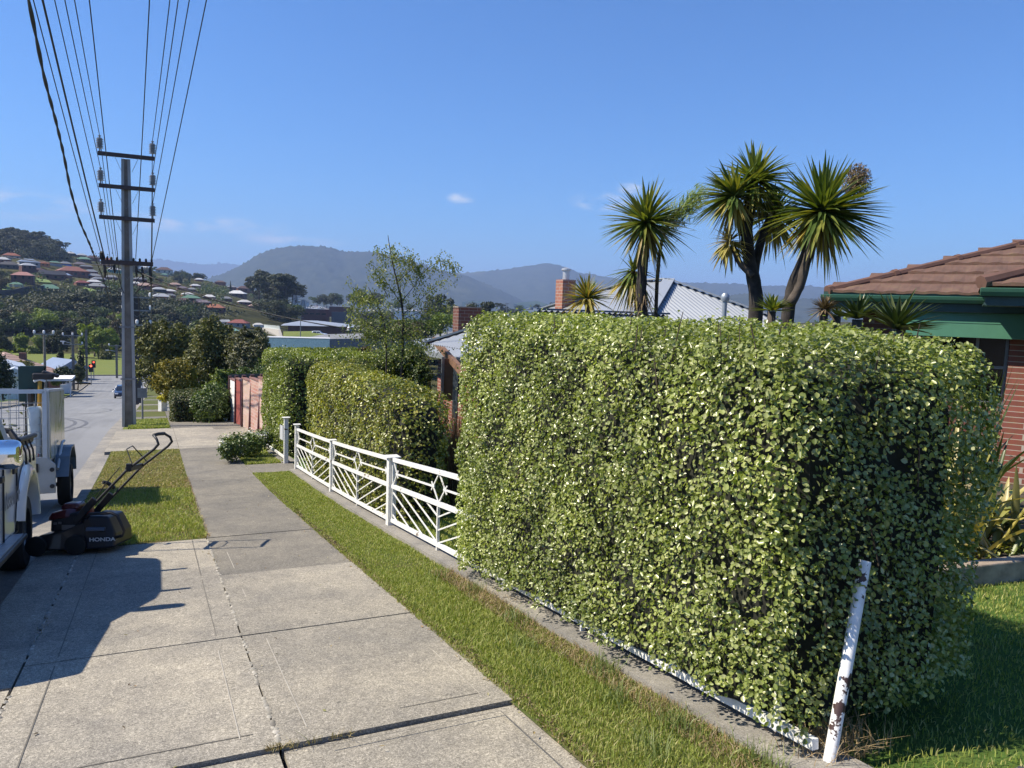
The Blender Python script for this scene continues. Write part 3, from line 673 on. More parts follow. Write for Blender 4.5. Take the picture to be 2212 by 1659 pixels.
# ================================================================== UTILITY POLES AND CABLES
M_pole = plain('pole_concrete', (.17, .155, .135), .85, var=.3, scale=3, bmp=.15)
M_chan = plain('pole_steel', (.33, .34, .34), .6, .3, var=.12, scale=2)
M_arm = plain('crossarm_timber', (.06, .045, .045), .8, var=.25, scale=8)
M_iron = plain('galvanised_iron', (.22, .23, .24), .55, .5)
M_ins = plain('insulator_porcelain', (.24, .24, .245), .35, coat=.2)
M_insw = plain('insulator_white', (.70, .71, .73), .35)
M_cable = plain('cable_black', (.012, .012, .014), .6)
PB = np.array([-.80, 28.7, ZF(28.7)])         # foot of the big pole
def insulator(parent, p, s=1., mat=None):
    prof = [(.03, -.12), (.03, .0), (.075, .0)]; h = .0
    for k in range(6): prof += [(.135, h+.005), (.135, h+.018), (.085, h+.03), (.085, h+.062)]; h += .064
    prof += [(.10, h), (.03, h+.02), (.03, h+.07), (.06, h+.07), (.06, h+.10), (.01, h+.11)]
    m = MB(); m.lathe(p, [(a*s, b*s) for a, b in prof], 14); return m.build('insulator', mat or M_ins, parent)
pole = empty('utility_pole', PB, 'big concrete and steel power pole with three tiers of insulators beside the footpath', 'utility pole')
def taper(h): return .425-.0185*h
HT = at(273, 345, math.hypot(PB[0], PB[1]))[2]-PB[2]     # pole height from the photograph
m = MB()
for k in range(12):
    a, b = HT*k/12, HT*(k+1)/12; wa, wb = taper(a)/2, taper(b)/2; d = .11
    for s in (-1,):
        pass
    V = [PB+np.array(v) for v in ((-wa+.06, -d, a), (wa-.06, -d, a), (wa-.06, d, a), (-wa+.06, d, a), (-wb+.06, -d, b), (wb-.06, -d, b), (wb-.06, d, b), (-wb+.06, d, b))]
    m.add(V, [(0, 1, 5, 4), (1, 2, 6, 5), (2, 3, 7, 6), (3, 0, 4, 7)])
m.build('shaft', M_pole, pole)
for s in (-1, 1):
    m = MB(); w0, w1 = taper(-.3)/2, taper(HT)/2
    for (o0, o1, y0, y1) in ((0, .085, -.15, .15),):
        A = [(s*(w0-o0), y0, -.3), (s*(w0-o1), y0, -.3), (s*(w0-o1), y1, -.3), (s*(w0-o0), y1, -.3)]; Bv = [(s*(w1-o0), y0, HT), (s*(w1-o1), y0, HT), (s*(w1-o1), y1, HT), (s*(w1-o0), y1, HT)]
        m.add([PB+np.array(v) for v in A+Bv], [(0, 1, 5, 4), (1, 2, 6, 5), (2, 3, 7, 6), (3, 0, 4, 7), (4, 5, 6, 7)])
    m.build('steel_channel', M_chan, pole)
m = MB()
for k in range(46):
    h = 1.2+k*.17
    if 4.8 < h < HT-.5 and k % 2: m.box(PB+np.array([0, -.116, h]), (.02, .014, .02))
for h in (1.5, 3.4, 5.0, 7.3):
    w = taper(h)/2-.07
    for s in (-1, 1): m.beam(PB+np.array([0, -.13, h-.10]), PB+np.array([s*w, -.13, h+.06]), .012, .03, (0, 1, 0))
m.beam(PB+np.array([-.26, -.155, 3.35]), PB+np.array([.24, -.155, 3.35]), .02, .04); m.beam(PB+np.array([-.24, -.155, 1.62]), PB+np.array([.22, -.155, 1.62]), .02, .05)
m.build('bracing', M_iron, pole)['kind'] = 'stuff'
YA = PB[1]-.20
def on_y(vx, vy): return aty(vx, vy, YA)
ARMS = [((211, 329.5), (334, 344), 1), ((213, 401), (334.5, 410), 1), ((214, 467), (334.5, 478), 1), ((218, 563.5), (331, 573), 0)]
INS = []
for (a, b, ins) in ARMS:
    A, B = on_y(*a), on_y(*b); zc = (A[2]+B[2])/2; A[2] = B[2] = zc
    m = MB(); m.beam(A, B, .10, .125 if ins else .14); m.build('crossarm', M_arm, pole)
    if ins:
        for s, E in ((-1, A), (1, B)):
            mid = (A+B)/2; m = MB(); m.beam(E*.42+mid*.58+np.array([0, -.07, -.05]), np.array([mid[0]+s*.15, YA-.0, zc-.50]), .012, .04, (0, 1, 0)); m.build('brace', M_iron, pole)
        for E, sg in ((A, 1), (B, -1)):
            p = E+np.array([sg*.06, 0, .16]); insulator(pole, p, .82); INS.append(p+np.array([0, 0, .40]))
    else:
        LOWA, LOWB = A, B
        m = MB()
        for t in (0.02, .06, .12, .2, .3, .62, .74, .86, .97):
            p = A+(B-A)*t; m.lathe(p+np.array([0, 0, .06]), [(.02, 0), (.035, .02), (.035, .09), (.015, .12)], 8)
        m.lathe(A+np.array([.03, 0, .07]), [(.05, 0), (.07, .04), (.07, .22), (.03, .27)], 8)
        for t, L in ((.66, .35), (.78, .45), (.93, .5), (.24, .25), (.06, .4)):
            p = A+(B-A)*t+np.array([0, -.08, -.1]); m.tube([p, p+np.array([.02, -.02, -L*.5]), p+np.array([.03, 0, -L])], [.035, .045, .02], 6)
        m.build('cable_clamp', M_cable, pole)['kind'] = 'stuff'
        m = MB(); c = np.array([-.4, -.1, -.25])
        for pts in ([(245, 575), (227, 590), (222, 606), (232, 622), (262, 634)], [(250, 575), (256, 598), (262, 620), (268, 634)], [(296, 585), (312, 592), (330, 606)], [(292, 612), (300, 600), (310, 596), (314, 606), (303, 620), (292, 634)], [(292, 634), (306, 622), (330, 612)]):
            P = [aty(x, y, YA-.12) for x, y in pts]; m.tube(P, .013, 6)
        m.build('cable_loop', M_cable, pole)
def span(p0, p1, y_end, sag=.0012, n=26, y_start=None, far=None):
    """cable from the pole through p1 (overhead) on to y_end behind the camera"""
    p0, p1 = np.array(p0, float), np.array(p1, float); ys = np.linspace(p0[1], y_end, n); t = (ys-p0[1])/(p1[1]-p0[1])
    P = p0+(p1-p0)*t[:, None]; P[:, 2] += sag*(ys-p0[1])*(ys-p1[1]); return [tuple(p) for p in P]
def cable(pts, r, label, grp='power cables overhead'):
    m = MB(); m.tube(pts, r, 6); o = m.build('power_cable', M_cable, None, smooth=True); tag(o, label, 'cable', grp); return o
YO = 16.5
for p, vx, lab in ((INS[0], 161, 'top insulator nearest the road'), (INS[2], 140, 'middle insulator nearest the road'), (INS[4], 118, 'lowest insulator nearest the road'), (INS[1], 367, 'top insulator over the footpath'), (INS[3], 385, 'middle insulator over the footpath'), (INS[5], 409, 'lowest insulator over the footpath')):
    cable(span(p, aty(vx, 0, YO), -18), .010, 'bare overhead conductor tied to the '+lab+' of the big pole')
P2D = 66.
for t, vx, r, lab in ((.02, 72, .010, 'thin cable meeting the road end of the lowest crossarm'), (.07, 92, .019, 'thicker dark cable meeting the lowest crossarm near its road end'), (.32, 193, .011, 'cable meeting the lowest crossarm just left of the pole shaft'), (.66, 323, .011, 'cable meeting the lowest crossarm just right of the pole shaft'), (.975, 446, .011, 'rightmost overhead cable meeting the footpath end of the lowest crossarm')):
    cable(span(LOWA+(LOWB-LOWA)*t+np.array([0, 0, .14]), aty(vx, 0, YO if vx > 100 else 15.5), -18), r, lab)
# twisted bundle hanging below the others and passing the pole on the road side
def bundle():
    W = [aty(62, 0, 15.), aty(96, 170, 17.8), aty(121, 262, 20.2), aty(137, 330, 22.2), aty(152, 410, 24.4), aty(172, 478, 26), aty(195, 530, 28.4), aty(202, 548, 29), aty(209, 566, 30.5), aty(222, 600, 34), aty(235, 640, 39), aty(243, 668, 45), aty(262, 745, 64)]
    D = W[0]-W[1]; W = [W[0]+D*2.2+np.array([0, 0, .2]), W[0]+D*1.0]+W
    P = []
    for i in range(len(W)-1):
        for k in range(8): P.append(W[i]+(W[i+1]-W[i])*k/8)
    P.append(W[-1]); P = np.array(P); K = np.array([1, 2, 3, 2, 1])/9
    Q = np.stack([np.convolve(np.pad(P[:, i], 2, 'edge'), K, 'valid') for i in range(3)], 1)
    m = MB()
    for s in range(2):
        a = np.arange(len(Q))*.9+s*math.pi; m.tube(Q+np.stack([np.cos(a), 0*a, np.sin(a)], 1)*.016, [.020 if q[1] < 29 else .011 for q in Q], 6)
    tag(m.build('power_cable', M_cable, None, smooth=True), 'thick twisted black cable bundle kinking past the road side of the big pole', 'cable', 'power cables overhead')
bundle()
def service(p0, p1, r, sag, lab):
    p0, p1 = np.array(p0), np.array(p1); P = [p0+(p1-p0)*t+np.array([0, 0, -sag*4*t*(1-t)]) for t in np.linspace(0, 1, 16)]; cable(P, r, lab, 'service cables crossing the street')
service(on_y(250, 573), aty(-60, 540, 36), .016, .15, 'black service cable running from the big pole across the road to the left')
service(on_y(294, 586), at(772, 712, 24), .017, .25, 'black service cable running from the big pole down to the house behind the birch')
service(on_y(306, 606), at(1000, 734, 46), .012, .5, 'thin grey service cable sagging below the black one towards the valley')

# the poles further down the road, seen past the big one
def far_pole(foot, H, label, arms, mat, w=.2, ins_mat=None, light=False):
    o = empty('utility_pole', foot, label, 'utility pole', 'power poles further down the street'); f = np.array(foot)
    m = MB(); m.beam(f+np.array([0, 0, -.3]), f+np.array([0, 0, H]), w*2*.8, w*2*.8, (0, 1, 0)) if w > .15 else m.tube([f, f+np.array([0, 0, H])], [w, w*.7], 8); m.build('shaft', mat, o)
    for (h, half, n) in arms:
        m = MB(); m.beam(f+np.array([-half, -w-.05, h]), f+np.array([half, -w-.05, h]), .09, .11); m.build('crossarm', M_iron if n > 1 else M_arm, o)
        if n:
            for t in np.linspace(-1, 1, n):
                m = MB(); m.lathe(f+np.array([t*(half-.06), -w-.05, h+.05]), [(.03, 0), (.09, .05), (.11, .12), (.11, .30), (.05, .36)], 8); m.build('insulator', ins_mat or M_insw, o)
        for s in (-1, 1):
            if n: m = MB(); m.beam(f+np.array([s*half*.5, -w-.06, h-.05]), f+np.array([0, -w-.06, h-.5]), .02, .04, (0, 1, 0)); m.build('brace', M_iron, o)
    if light:
        m = MB(); m.tube([f+np.array([0, 0, H*.8]), f+np.array([light, -.3, H*.84])], .03, 6); m.box(f+np.array([light*1.2, -.35, H*.84]), (.5, .25, .12)); m.build('street_light', M_insw, o)
    return o
p2 = aty(298.5, 895, 66); p2[2] = ZF(66)-.05
def zat(vx, vy, p): return at(vx, vy, math.hypot(p[0], p[1]))[2]-p[2]
far_pole(p2, zat(298, 640, p2), 'dark power pole directly behind the big pole, white insulators on its right arm ends', [(zat(310, 643, p2), 1.0, 2), (zat(310, 671, p2), 1.0, 2), (zat(310, 702, p2), 1.0, 3), (zat(310, 760, p2), 1.0, 0)], plain('pole_dark', (.05, .048, .05), .85), .28)
for (vx, vb, vt, D, arms, lab, mt) in ((306, 872, 735, 104, [(741, 1.4, 3), (748, 1.3, 2), (762, 1.3, 0)], 'third power pole down the near side of the road, with close-set white arms', M_pole), (312, 842, 742, 150, [(748, 1.6, 3), (756, 1.5, 2)], 'small fourth power pole at the junction end of the near side', M_pole)):
    p = aty(vx, vb, D); p[2] = ZF(D)-.05; far_pole(p, zat(vx, vt, p), lab, [(zat(vx, a, p), h, n) for a, h, n in arms], mt, .16)
for (vx, vb, vt, D, arms, w, lab, lt) in ((99, 880, 714, 67, [(722, .9, 3)], .15, 'slim pole rising above the tiled roof, three white insulators on one arm', 0), (159.5, 852, 717, 106, [(725, 1.2, 3), (744, 1.2, 2)], .19, 'pole with two arms and a street lamp on the far footpath', -1.0), (188, 829, 713, 136, [(752, 1.5, 0), (772, 1.2, 0)], .2, 'tall grey pole standing by the traffic lights', 0)):
    p = atx(vx, vb, -10.2); D = p[1]; p[2] = ZF(D)-.03; far_pole(p, zat(vx, vt, p), lab, [(zat(vx, a, p), h, n) for a, h, n in arms], M_pole, w, None, lt)
p = hit(252.5, 815); far_pole(p, zat(252, 745, p), 'timber pole with a lamp bracket standing on the park lawn', [(zat(252, 747, p), 1.2, 2)], M_pole, .22, None, -1.2)
for (vx, vb, vt, D) in ((459, 748, 722, 260), (471, 745, 723, 250)):
    p = at(vx, vb, D); far_pole(p, zat(vx, vt, p), 'dark post by the side road beyond the olive trees', [], M_arm, .18)
def downhill(a, b, r, lab):
    a, b = np.array(a), np.array(b); P = [a+(b-a)*t+np.array([0, 0, -2.2*t*(1-t)]) for t in np.linspace(0, 1, 14)]; cable(P, r, lab, 'cables running downhill between the poles')
for i, p in enumerate(INS):
    q = p2+np.array([(-.95 if i % 2 == 0 else .95), -.25, zat(310, (643, 671, 702)[i//2], p2)+.4]); downhill(p, q, .011, 'thin cable running downhill from the '+('top', 'middle', 'lowest')[i//2]+(' road-side' if i % 2 == 0 else ' path-side')+' insulator to the next pole')
for i, (t, x) in enumerate(((.07, -.9), (.32, -.4), (.66, .4), (.975, .95))):
    downhill(LOWA+(LOWB-LOWA)*t+np.array([0, 0, .1]), p2+np.array([x, -.25, zat(310, 756, p2)]), .011, ('outer road-side', 'inner road-side', 'inner path-side', 'outer path-side')[i]+' cable from the lowest crossarm downhill to the next pole')
# small sign post by the path
p = hit(308, 905); o = empty('sign_post', p, 'thin steel post with a small plate beside the dark pole', 'sign post')
m = MB(); h = zat(308, 838, p); m.tube([p, p+np.array([0, 0, h])], .035, 8); m.build('shaft', M_iron, o)
m = MB(); m.box(p+np.array([0, -.04, h-.2]), (.35, .02, .4)); m.build('sign_plate', M_iron, o)
# traffic lights
for i, (vx, vt, vb, lab) in enumerate(((197, 790, 824, 'traffic light showing red, the lower one in front'), (203, 782, 824, 'traffic light showing red, the taller one behind'))):
    p = atx(vx, vb, -8.9-.6*i); p[2] = ZF(p[1])-.02; H = zat(vx, vt, p)+.1; o = empty('traffic_light', p, lab, 'traffic light', 'red traffic lights at the junction')
    m = MB(); m.tube([p, p+np.array([0, 0, H-.2])], .06, 8); m.build('pole', M_iron, o)
    m = MB(); m.box(p+np.array([0, -.12, H-.45]), (.62, .04, 1.25)); m.box(p+np.array([0, -.05, H-.45]), (.34, .24, 1.0)); m.build('backing_board', plain('signal_black', (.015, .015, .015), .6), o)
    e = new_mat('signal_red'); e[3].inputs['Base Color'].default_value = (.8, .05, .02, 1); e[3].inputs['Emission Color'].default_value = (1, .10, .05, 1); e[3].inputs['Emission Strength'].default_value = 4
    m = MB(); m.lathe(p+np.array([0, -.15, H-.12]), [(.16, 0), (.16, .02)], 12, (0, -1, 0)); m.build('red_lens', e[0], o)
    m = MB()
    for k in (.45, .78): m.lathe(p+np.array([0, -.15, H-k]), [(.14, 0), (.14, .015)], 12, (0, -1, 0))
    m.build('dark_lens', plain('lens_dark', (.03, .03, .02), .3), o)
# ================================================================== VEHICLES AND MOWER
def paint(name, col, rough=.25, coat=.6): return plain(name, col, rough, 0, .04, 2, coat=coat)
M_wpaint = paint('car_white', (.72, .73, .74)); M_glass = plain('car_glass', (.015, .018, .02), .06, spec=.8); M_rub = plain('rubber', (.014, .014, .014), .85)
M_blk = plain('black_plastic', (.02, .02, .022), .5); M_chrome = plain('chrome', (.85, .86, .88), .06, 1.0, .02); M_rim = plain('wheel_rim', (.35, .36, .37), .35, .8)
M_galv = plain('galvanised_sheet', (.38, .39, .40), .45, .55, var=.2, scale=5); M_alu = plain('aluminium_tube', (.55, .57, .58), .45, .4, var=.1)
def wheel(parent, c, r, w, side=1, ax=(1, 0, 0), local=True):
    t = MB(local); prof = [(r*.62, -w/2), (r*.93, -w/2), (r, -w/2+.03), (r, w/2-.03), (r*.93, w/2), (r*.62, w/2), (r*.58, w/2-.03), (r*.58, -w/2+.03)]
    x, y, z = basis(ax); c = Vector(c); n = 28; V = []
    for rr, h in prof:
        for k in range(n):
            a = 2*math.pi*k/n; V.append(c+z*h+(x*math.cos(a)+y*math.sin(a))*rr)
    m = len(prof); t.add(V, [(i*n+k, i*n+(k+1) % n, ((i+1) % m)*n+(k+1) % n, ((i+1) % m)*n+k) for i in range(m) for k in range(n)])
    o = t.build('wheel', M_rub, parent, auto=40)
    q = MB(True); q.lathe(c+z*(side*w*.1), [(r*.6, -w*.25), (r*.6, w*.2), (r*.52, w*.25), (r*.45, w*.12), (r*.2, w*.16), (r*.16, w*.24), (.01, w*.24)] if side > 0 else [(.01, -w*.24), (r*.16, -w*.24), (r*.2, -w*.16), (r*.45, -w*.12), (r*.52, -w*.25), (r*.6, -w*.2), (r*.6, w*.25)], 24, ax)
    q.build('rim', M_rim, o, auto=40); return o
def arch(cy, cz, r, a0=math.pi, a1=0., n=10): return [(cy+r*math.cos(a0+(a1-a0)*i/n), cz+r*math.sin(a0+(a1-a0)*i/n)) for i in range(n+1)]
def text_mesh(name, s, size, parent, M, mat, ext=.002, bold=0., sx=1.):
    cu = bpy.data.curves.new(name, 'FONT'); cu.body = s; cu.size = size; cu.extrude = ext; cu.offset = bold
    to = bpy.data.objects.new(name, cu); COL.objects.link(to); dg = bpy.context.evaluated_depsgraph_get()
    me = bpy.data.meshes.new_from_object(to.evaluated_get(dg)); bpy.data.objects.remove(to); me.name = name
    T = world_of(parent).inverted() @ M @ Matrix.Diagonal((sx, 1, 1, 1)); me.transform(T); me.materials.clear(); me.materials.append(mat)
    return link(bpy.data.objects.new(name, me), parent)
def ute():
    y0 = 6.9; sl = (ZF(9)-ZF(5.5))/3.5
    o = empty('ute', (-1.17, y0, ZF(y0)-.125), 'white utility pickup parked at the kerb, chrome mirror and black tray cover', 'ute'); o.rotation_euler = (math.atan(sl), 0, 0)
    W = 1.78; zb = 1.22
    side = [(-2.02, .55), (-2.05, .80), (-1.95, 1.08), (-.98, 1.20), (1.45, zb), (2.74, zb), (2.76, .62), (2.40, .58)]+[(a, b) for a, b in arch(1.9, .44, .50, .35, math.pi-.35)]+[(1.3, .42), (-.62, .42)]+[(a, b) for a, b in arch(-1.15, .40, .44, .35, math.pi-.35)]+[(-1.62, .5)]
    m = MB(True); xs = [(-W, .06), (-W+.06, 0), (-.06, 0), (0, .05)]
    m.prism(side, (-W+.02, 0, 0), (0, 1, 0), (0, 0, 1), (W-.04, 0, 0)); m.build('body', M_wpaint, o, bevel=.045, seg=3)
    # shoulder of the body side
    m = MB(True)
    cab = [(-.98, 1.18), (1.52, 1.18), (1.38, 1.78), (1.2, 1.84), (-.02, 1.84), (-.28, 1.76)]
    n = len(cab); V = []
    for x, ins in ((-.045, 0), (-W+.045, 0)):
        for (y, z) in cab: k = (z-1.18)/.68; V.append((x+(-.20 if x > -1 else .20)*k, y, z))
    m.add(V, [tuple(range(n)), tuple(range(2*n-1, n-1, -1))]+[(i, n+i, n+(i+1) % n, (i+1) % n) for i in range(n)]); m.build('cab', M_wpaint, o, bevel=.05, seg=3)
    def sidepoly(pts, d=.006): return [(-.045-.20*(z-1.18)/.68+d, y, z) for y, z in pts]
    for pts in ([(-.78, 1.25), (.52, 1.25), (.50, 1.70), (-.14, 1.71)], [(.62, 1.25), (1.18, 1.26), (1.12, 1.64), (.60, 1.70)]):
        m = MB(True); P = sidepoly(pts); m.add(P+[(p[0]-.01, p[1], p[2]) for p in P], [(0, 1, 2, 3), (0, 4, 5, 1), (1, 5, 6, 2), (2, 6, 7, 3), (3, 7, 4, 0)]); m.build('side_window', M_glass, o)
    m = MB(True); P = sidepoly([(.52, 1.22), (.62, 1.22), (.60, 1.73), (.50, 1.73)], .009); m.quad(*P); m.build('door_pillar', M_blk, o)
    m = MB(True); m.quad((-.25, -.955, 1.13), (-W+.25, -.955, 1.13), (-W+.30, -.33, 1.68), (-.30, -.33, 1.68)); m.build('windscreen', M_glass, o)
    m = MB(True)
    for y, z0, z1 in ((-.70, .5, 1.20), (.66, .46, 1.20), (1.36, .46, 1.18)): m.box((-.012, y, (z0+z1)/2), (.014, .012, z1-z0))
    m.box((-.012, .33, .455), (.014, 2.1, .012)); m.build('door_seam', M_blk, o)
    for y, z in ((.50, 1.02), (1.12, 1.04)):
        m = MB(True); m.box((.004, y, z), (.022, .13, .055)); h = m.build('door_handle', M_blk, o, bevel=.008)
    m = MB(True)
    for cy, r in ((1.9, .50), (-1.15, .46)):
        a = arch(cy, .44, r-.01, 2.95, .05, 18); b = arch(cy, .44, r+.13, 2.95, .05, 18); k = len(a)
        V = [(-.10, y, z) for y, z in a]+[(.05, y, z) for y, z in a]+[(.052, y+(yy-y)*.45, z+(zz-z)*.45) for (y, z), (yy, zz) in zip(a, b)]+[(-.008, y, z) for y, z in b]
        mm = MB(True); mm.add(V, [(j*k+i, j*k+i+1, (j+1)*k+i+1, (j+1)*k+i) for j in range(3) for i in range(k-1)]); mm.build('wheel_flare', M_wpaint, o, smooth=True)
    for y in (-1.15, 1.9):
        for x in (-.12, -W+.12): wheel(o, (x, y, .37), .37, .24, 1 if x > -1 else -1)
    m = MB(True); m.box((-W/2, .3, .62), (W-.5, 4.4, .3)); m.build('chassis', M_blk, o)
    m = MB(True); m.box((.02, .28, .44), (.16, 1.75, .045)); m.build('side_step', M_blk, o, bevel=.015)
    m = MB(True); m.box((.03, .28, .466), (.09, 1.6, .008)); m.build('step_tread', M_galv, o)
    # mirror
    m = MB(True); m.box((.165, -.62, 1.30), (.27, .13, .21)); h = m.build('door_mirror', M_chrome, o, bevel=.055, seg=4, smooth=True)
    m = MB(True); m.box((.00, -.62, 1.20), (.16, .06, .06)); m.build('mirror_arm', M_blk, o)
    # tray with black cover, rails and lashing hooks
    m = MB(True); m.box((-W/2, 2.13, 1.245), (W-.08, 1.2, .06)); m.build('tray_cover', M_blk, o, bevel=.02)
    m = MB(True); m.tube([(-.03, 1.56, 1.29), (-.03, 2.7, 1.29)], .028, 8); m.build('tray_rail', M_blk, o)
    for y in (1.7, 1.95, 2.2):
        m = MB(True); m.tube([(-.02, y, 1.27), (.012, y+.03, 1.16), (.016, y+.05, 1.07)], .009, 6); m.box((.014, y+.05, 1.06), (.02, .04, .03)); m.build('lashing_hook', M_blk, o)
    m = MB(True); m.tube([(-.04, 1.58, 1.29), (-.10, 1.62, 1.38), (-.2, 1.62, 1.40), (-W+.2, 1.62, 1.40), (-W+.05, 1.58, 1.29)], .03, 8); m.build('headboard_bar', M_blk, o)
    for y in (-.02, .78):
        m = MB(True); m.beam((-.12, y, 1.91), (-W+.12, y, 1.91), .05, .035)
        for x in (-.26, -W+.26): m.box((x, y, 1.87), (.05, .05, .08))
        m.build('roof_bar', M_blk, o)
    m = MB(True); m.box((-W/2, 2.82, .62), (W-.1, .12, .2)); m.build('rear_bumper', M_chrome, o, bevel=.03)
    WM = world_of(o)
    for s, y, z, sz in (('Assembly', .95, .74, .22), ('Quality', .66, .62, .10)):
        M = WM @ Matrix.Translation((.004, y-.32, z)) @ Matrix.Rotation(R_(90), 4, 'Z') @ Matrix.Rotation(R_(90), 4, 'X')
        if s == 'Assembly': text_mesh('lettering', s, sz, o, M, plain('sign_grey', (.16, .17, .19), .5), .001)
ute()

def trailer():
    y0 = 12.2; sl = (ZF(15)-ZF(12))/3
    o = empty('cage_trailer', (-1.37, y0, ZF(y0)-.125), 'galvanised cage trailer behind the white pickup, carrying garden tools', 'trailer'); o.rotation_euler = (math.atan(sl), 0, 0)
    W, L, zt, zc = 1.62, 1.95, .50, 1.76
    m = MB(True); m.box((-W/2, L/2, zt-.05), (W, L, .05)); 
    for x in (-.015, -W+.015): m.box((x, L/2, zt+.12), (.03, L, .32))
    m.box((-W/2, L-.015, zt+.12), (W, .03, .3)); m.build('tray', M_galv, o)
    m = MB(True); m.prism([(0.02, .34), (.10, .34), (.10, .74), (0, .84), (-.25, .86), (-W, .86), (-W, .34)], (0, -.03, 0), (1, 0, 0), (0, 0, 1), (0, .05, 0)); fp = m.build('front_panel', plain('dusty_white_sheet', (.42, .41, .38), .6, var=.2, scale=4), o, bevel=.006)
    m = MB(True)
    for x in (-.30, -.55, -.9): m.box((x, -.045, .6), (.06, .03, .44))
    m.build('panel_rib', plain('dusty_white_sheet', (.42, .41, .38)), o)
    for x, z in ((.06, .67), (.06, .44)): m = MB(True); m.lathe((x, -.035, z), [(.03, 0), (.03, .012)], 10, (0, -1, 0)); m.build('marker_light', M_blk, o)
    m = MB(True); m.box((-.13, -.04, .70), (.05, .02, .12)); m.build('latch', M_blk, o)
    def frame(P, t=.045):
        m = MB(True)
        for a, b in zip(P, P[1:]+P[:1]): m.beam(a, b, t, t)
        return m
    z0 = zt+.30
    frame([(-.025, 0, z0), (-W+.025, 0, z0), (-W+.025, 0, zc), (-.025, 0, zc)], .055).build('front_frame', M_alu, o)
    frame([(0.0, .06, z0), (0.0, L-.02, z0), (0.0, L-.02, zc), (0.0, .06, zc)], .045).build('side_frame', M_alu, o)
    frame([(-W, .03, z0), (-W, L-.02, z0), (-W, L-.02, zc), (-W, .03, zc)], .045).build('side_frame', M_alu, o)
    frame([(-.025, L, z0), (-W+.025, L, z0), (-W+.025, L, zc), (-.025, L, zc)], .045).build('rear_frame', M_alu, o)
    def mesh(P0, ux, uy, lx, ly, sx=.10, sy=.10, r=.0035):
        m = MB(True); P0, ux, uy = Vector(P0), Vector(ux), Vector(uy)
        for i in range(1, int(lx/sx)): m.beam(P0+ux*(i*sx), P0+ux*(i*sx)+uy*ly, r*2, r*2)
        for j in range(1, int(ly/sy)): m.beam(P0+uy*(j*sy), P0+uy*(j*sy)+ux*lx, r*2, r*2)
        return m
    mesh((-.03, 0, z0), (-1, 0, 0), (0, 0, 1), W-.06, zc-z0).build('wire_mesh', M_galv, o)
    mesh((-W, .03, z0), (0, 1, 0), (0, 0, 1), L-.06, zc-z0).build('wire_mesh', M_galv, o)
    mesh((-.03, L, z0), (-1, 0, 0), (0, 0, 1), W-.06, zc-z0).build('wire_mesh', M_galv, o)
    # glossy sign board on the kerb side, greenish reflections painted into its colour
    m = MB(True); m.box((.028, L*.5+.03, (z0+zc)/2+.0), (.012, L-.14, zc-z0-.02))
    gb, n, l, b = new_mat('board_reflections'); t = noise(n, l, 1.6, 3, .4, stretch=(1, 1.1, .8), dist=.6); r = ramp(n, l, t.outputs['Fac'], [(.38, (.60, .60, .55)), (.52, (.52, .53, .44)), (.56, (.22, .27, .12)), (.62, (.62, .62, .56))])
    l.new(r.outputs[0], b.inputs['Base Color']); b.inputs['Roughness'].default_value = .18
    m.build('sign_board', gb, o)
    # mudguard, wheels, drawbar
    m = MB(True); yc = 1.15
    P = [(yc-.62, .50), (yc-.42, .78), (yc-.12, .90), (yc+.30, .90), (yc+.58, .70), (yc+.62, .48), (yc+.58, .48), (yc+.55, .68), (yc+.28, .87), (yc-.11, .87), (yc-.40, .755), (yc-.585, .50)]
    m.prism(P, (.02, 0, 0), (0, 1, 0), (0, 0, 1), (.19, 0, 0)); m.box((.025, yc, .70), (.012, 1.1, .36)); m.build('mudguard', plain('blue_grey_steel', (.17, .21, .25), .5, .3, scale=4), o)
    m = MB(True); m.tube([(.07, yc-.60, .62), (.08, yc-.1, .97), (.08, yc+.2, .97)], .02, 8); m.build('guard_rail', M_alu, o)
    for x in (.11, -W-.11): wheel(o, (x, yc, .32), .32, .17, 1 if x > 0 else -1)
    m = MB(True); m.beam((-W/2-.5, 0, .42), (-W/2, -1.6, .46), .06, .09); m.beam((-W/2+.5, 0, .42), (-W/2, -1.6, .46), .06, .09); m.build('drawbar', M_galv, o)
    m = MB(True); m.tube([(-W/2, yc, .32), (.1, yc, .32)], .03, 8); m.tube([(-W/2, yc, .32), (-W-.1, yc, .32)], .03, 8); m.build('axle', M_blk, o)
    WM = world_of(o)
    def L2W(p): return WM @ Vector(p)
    # ---- load, each thing of its own
    b = empty('wheelbarrow', L2W((-.85, .45, zt+.1)), 'dark green wheelbarrow tray standing on end in the trailer', 'wheelbarrow')
    m = MB(); c = [L2W(p) for p in [((q[0]+.44)*.66-.05, q[1], q[2]) for q in ((-.52, .50, 1.62), (-.92, .50, 1.62), (-.92, .44, 2.12), (-.44, .44, 2.12), (-.56, .75, 1.66), (-.84, .75, 1.66), (-.84, .75, 2.0), (-.5, .75, 2.0))]]
    m.add(c, [(0, 4, 5, 1), (1, 5, 6, 2), (2, 6, 7, 3), (3, 7, 4, 0), (4, 7, 6, 5)]); gm = plain('barrow_green', (.012, .05, .045), .45); t = m.build('tray', gm, b); t.modifiers.new('s', 'SOLIDIFY').thickness = .012
    m = MB(); m.prism([(-.13, 1.62), (-.367, 1.62), (-.367, 2.12), (-.05, 2.12)], L2W((0, .44, 0)), (1, 0, 0), (0, 0, 1), (0, .012, 0)); m.build('tray_face', gm, b)
    m = MB(); m.tube([L2W((-.2, .55, .6)), L2W((-.2, .6, 1.9))], .016, 8); m.build('handle', M_blk, b); m = MB(); m.tube([L2W((-.32, .55, .6)), L2W((-.32, .6, 1.9))], .016, 8); m.build('handle', M_blk, b)
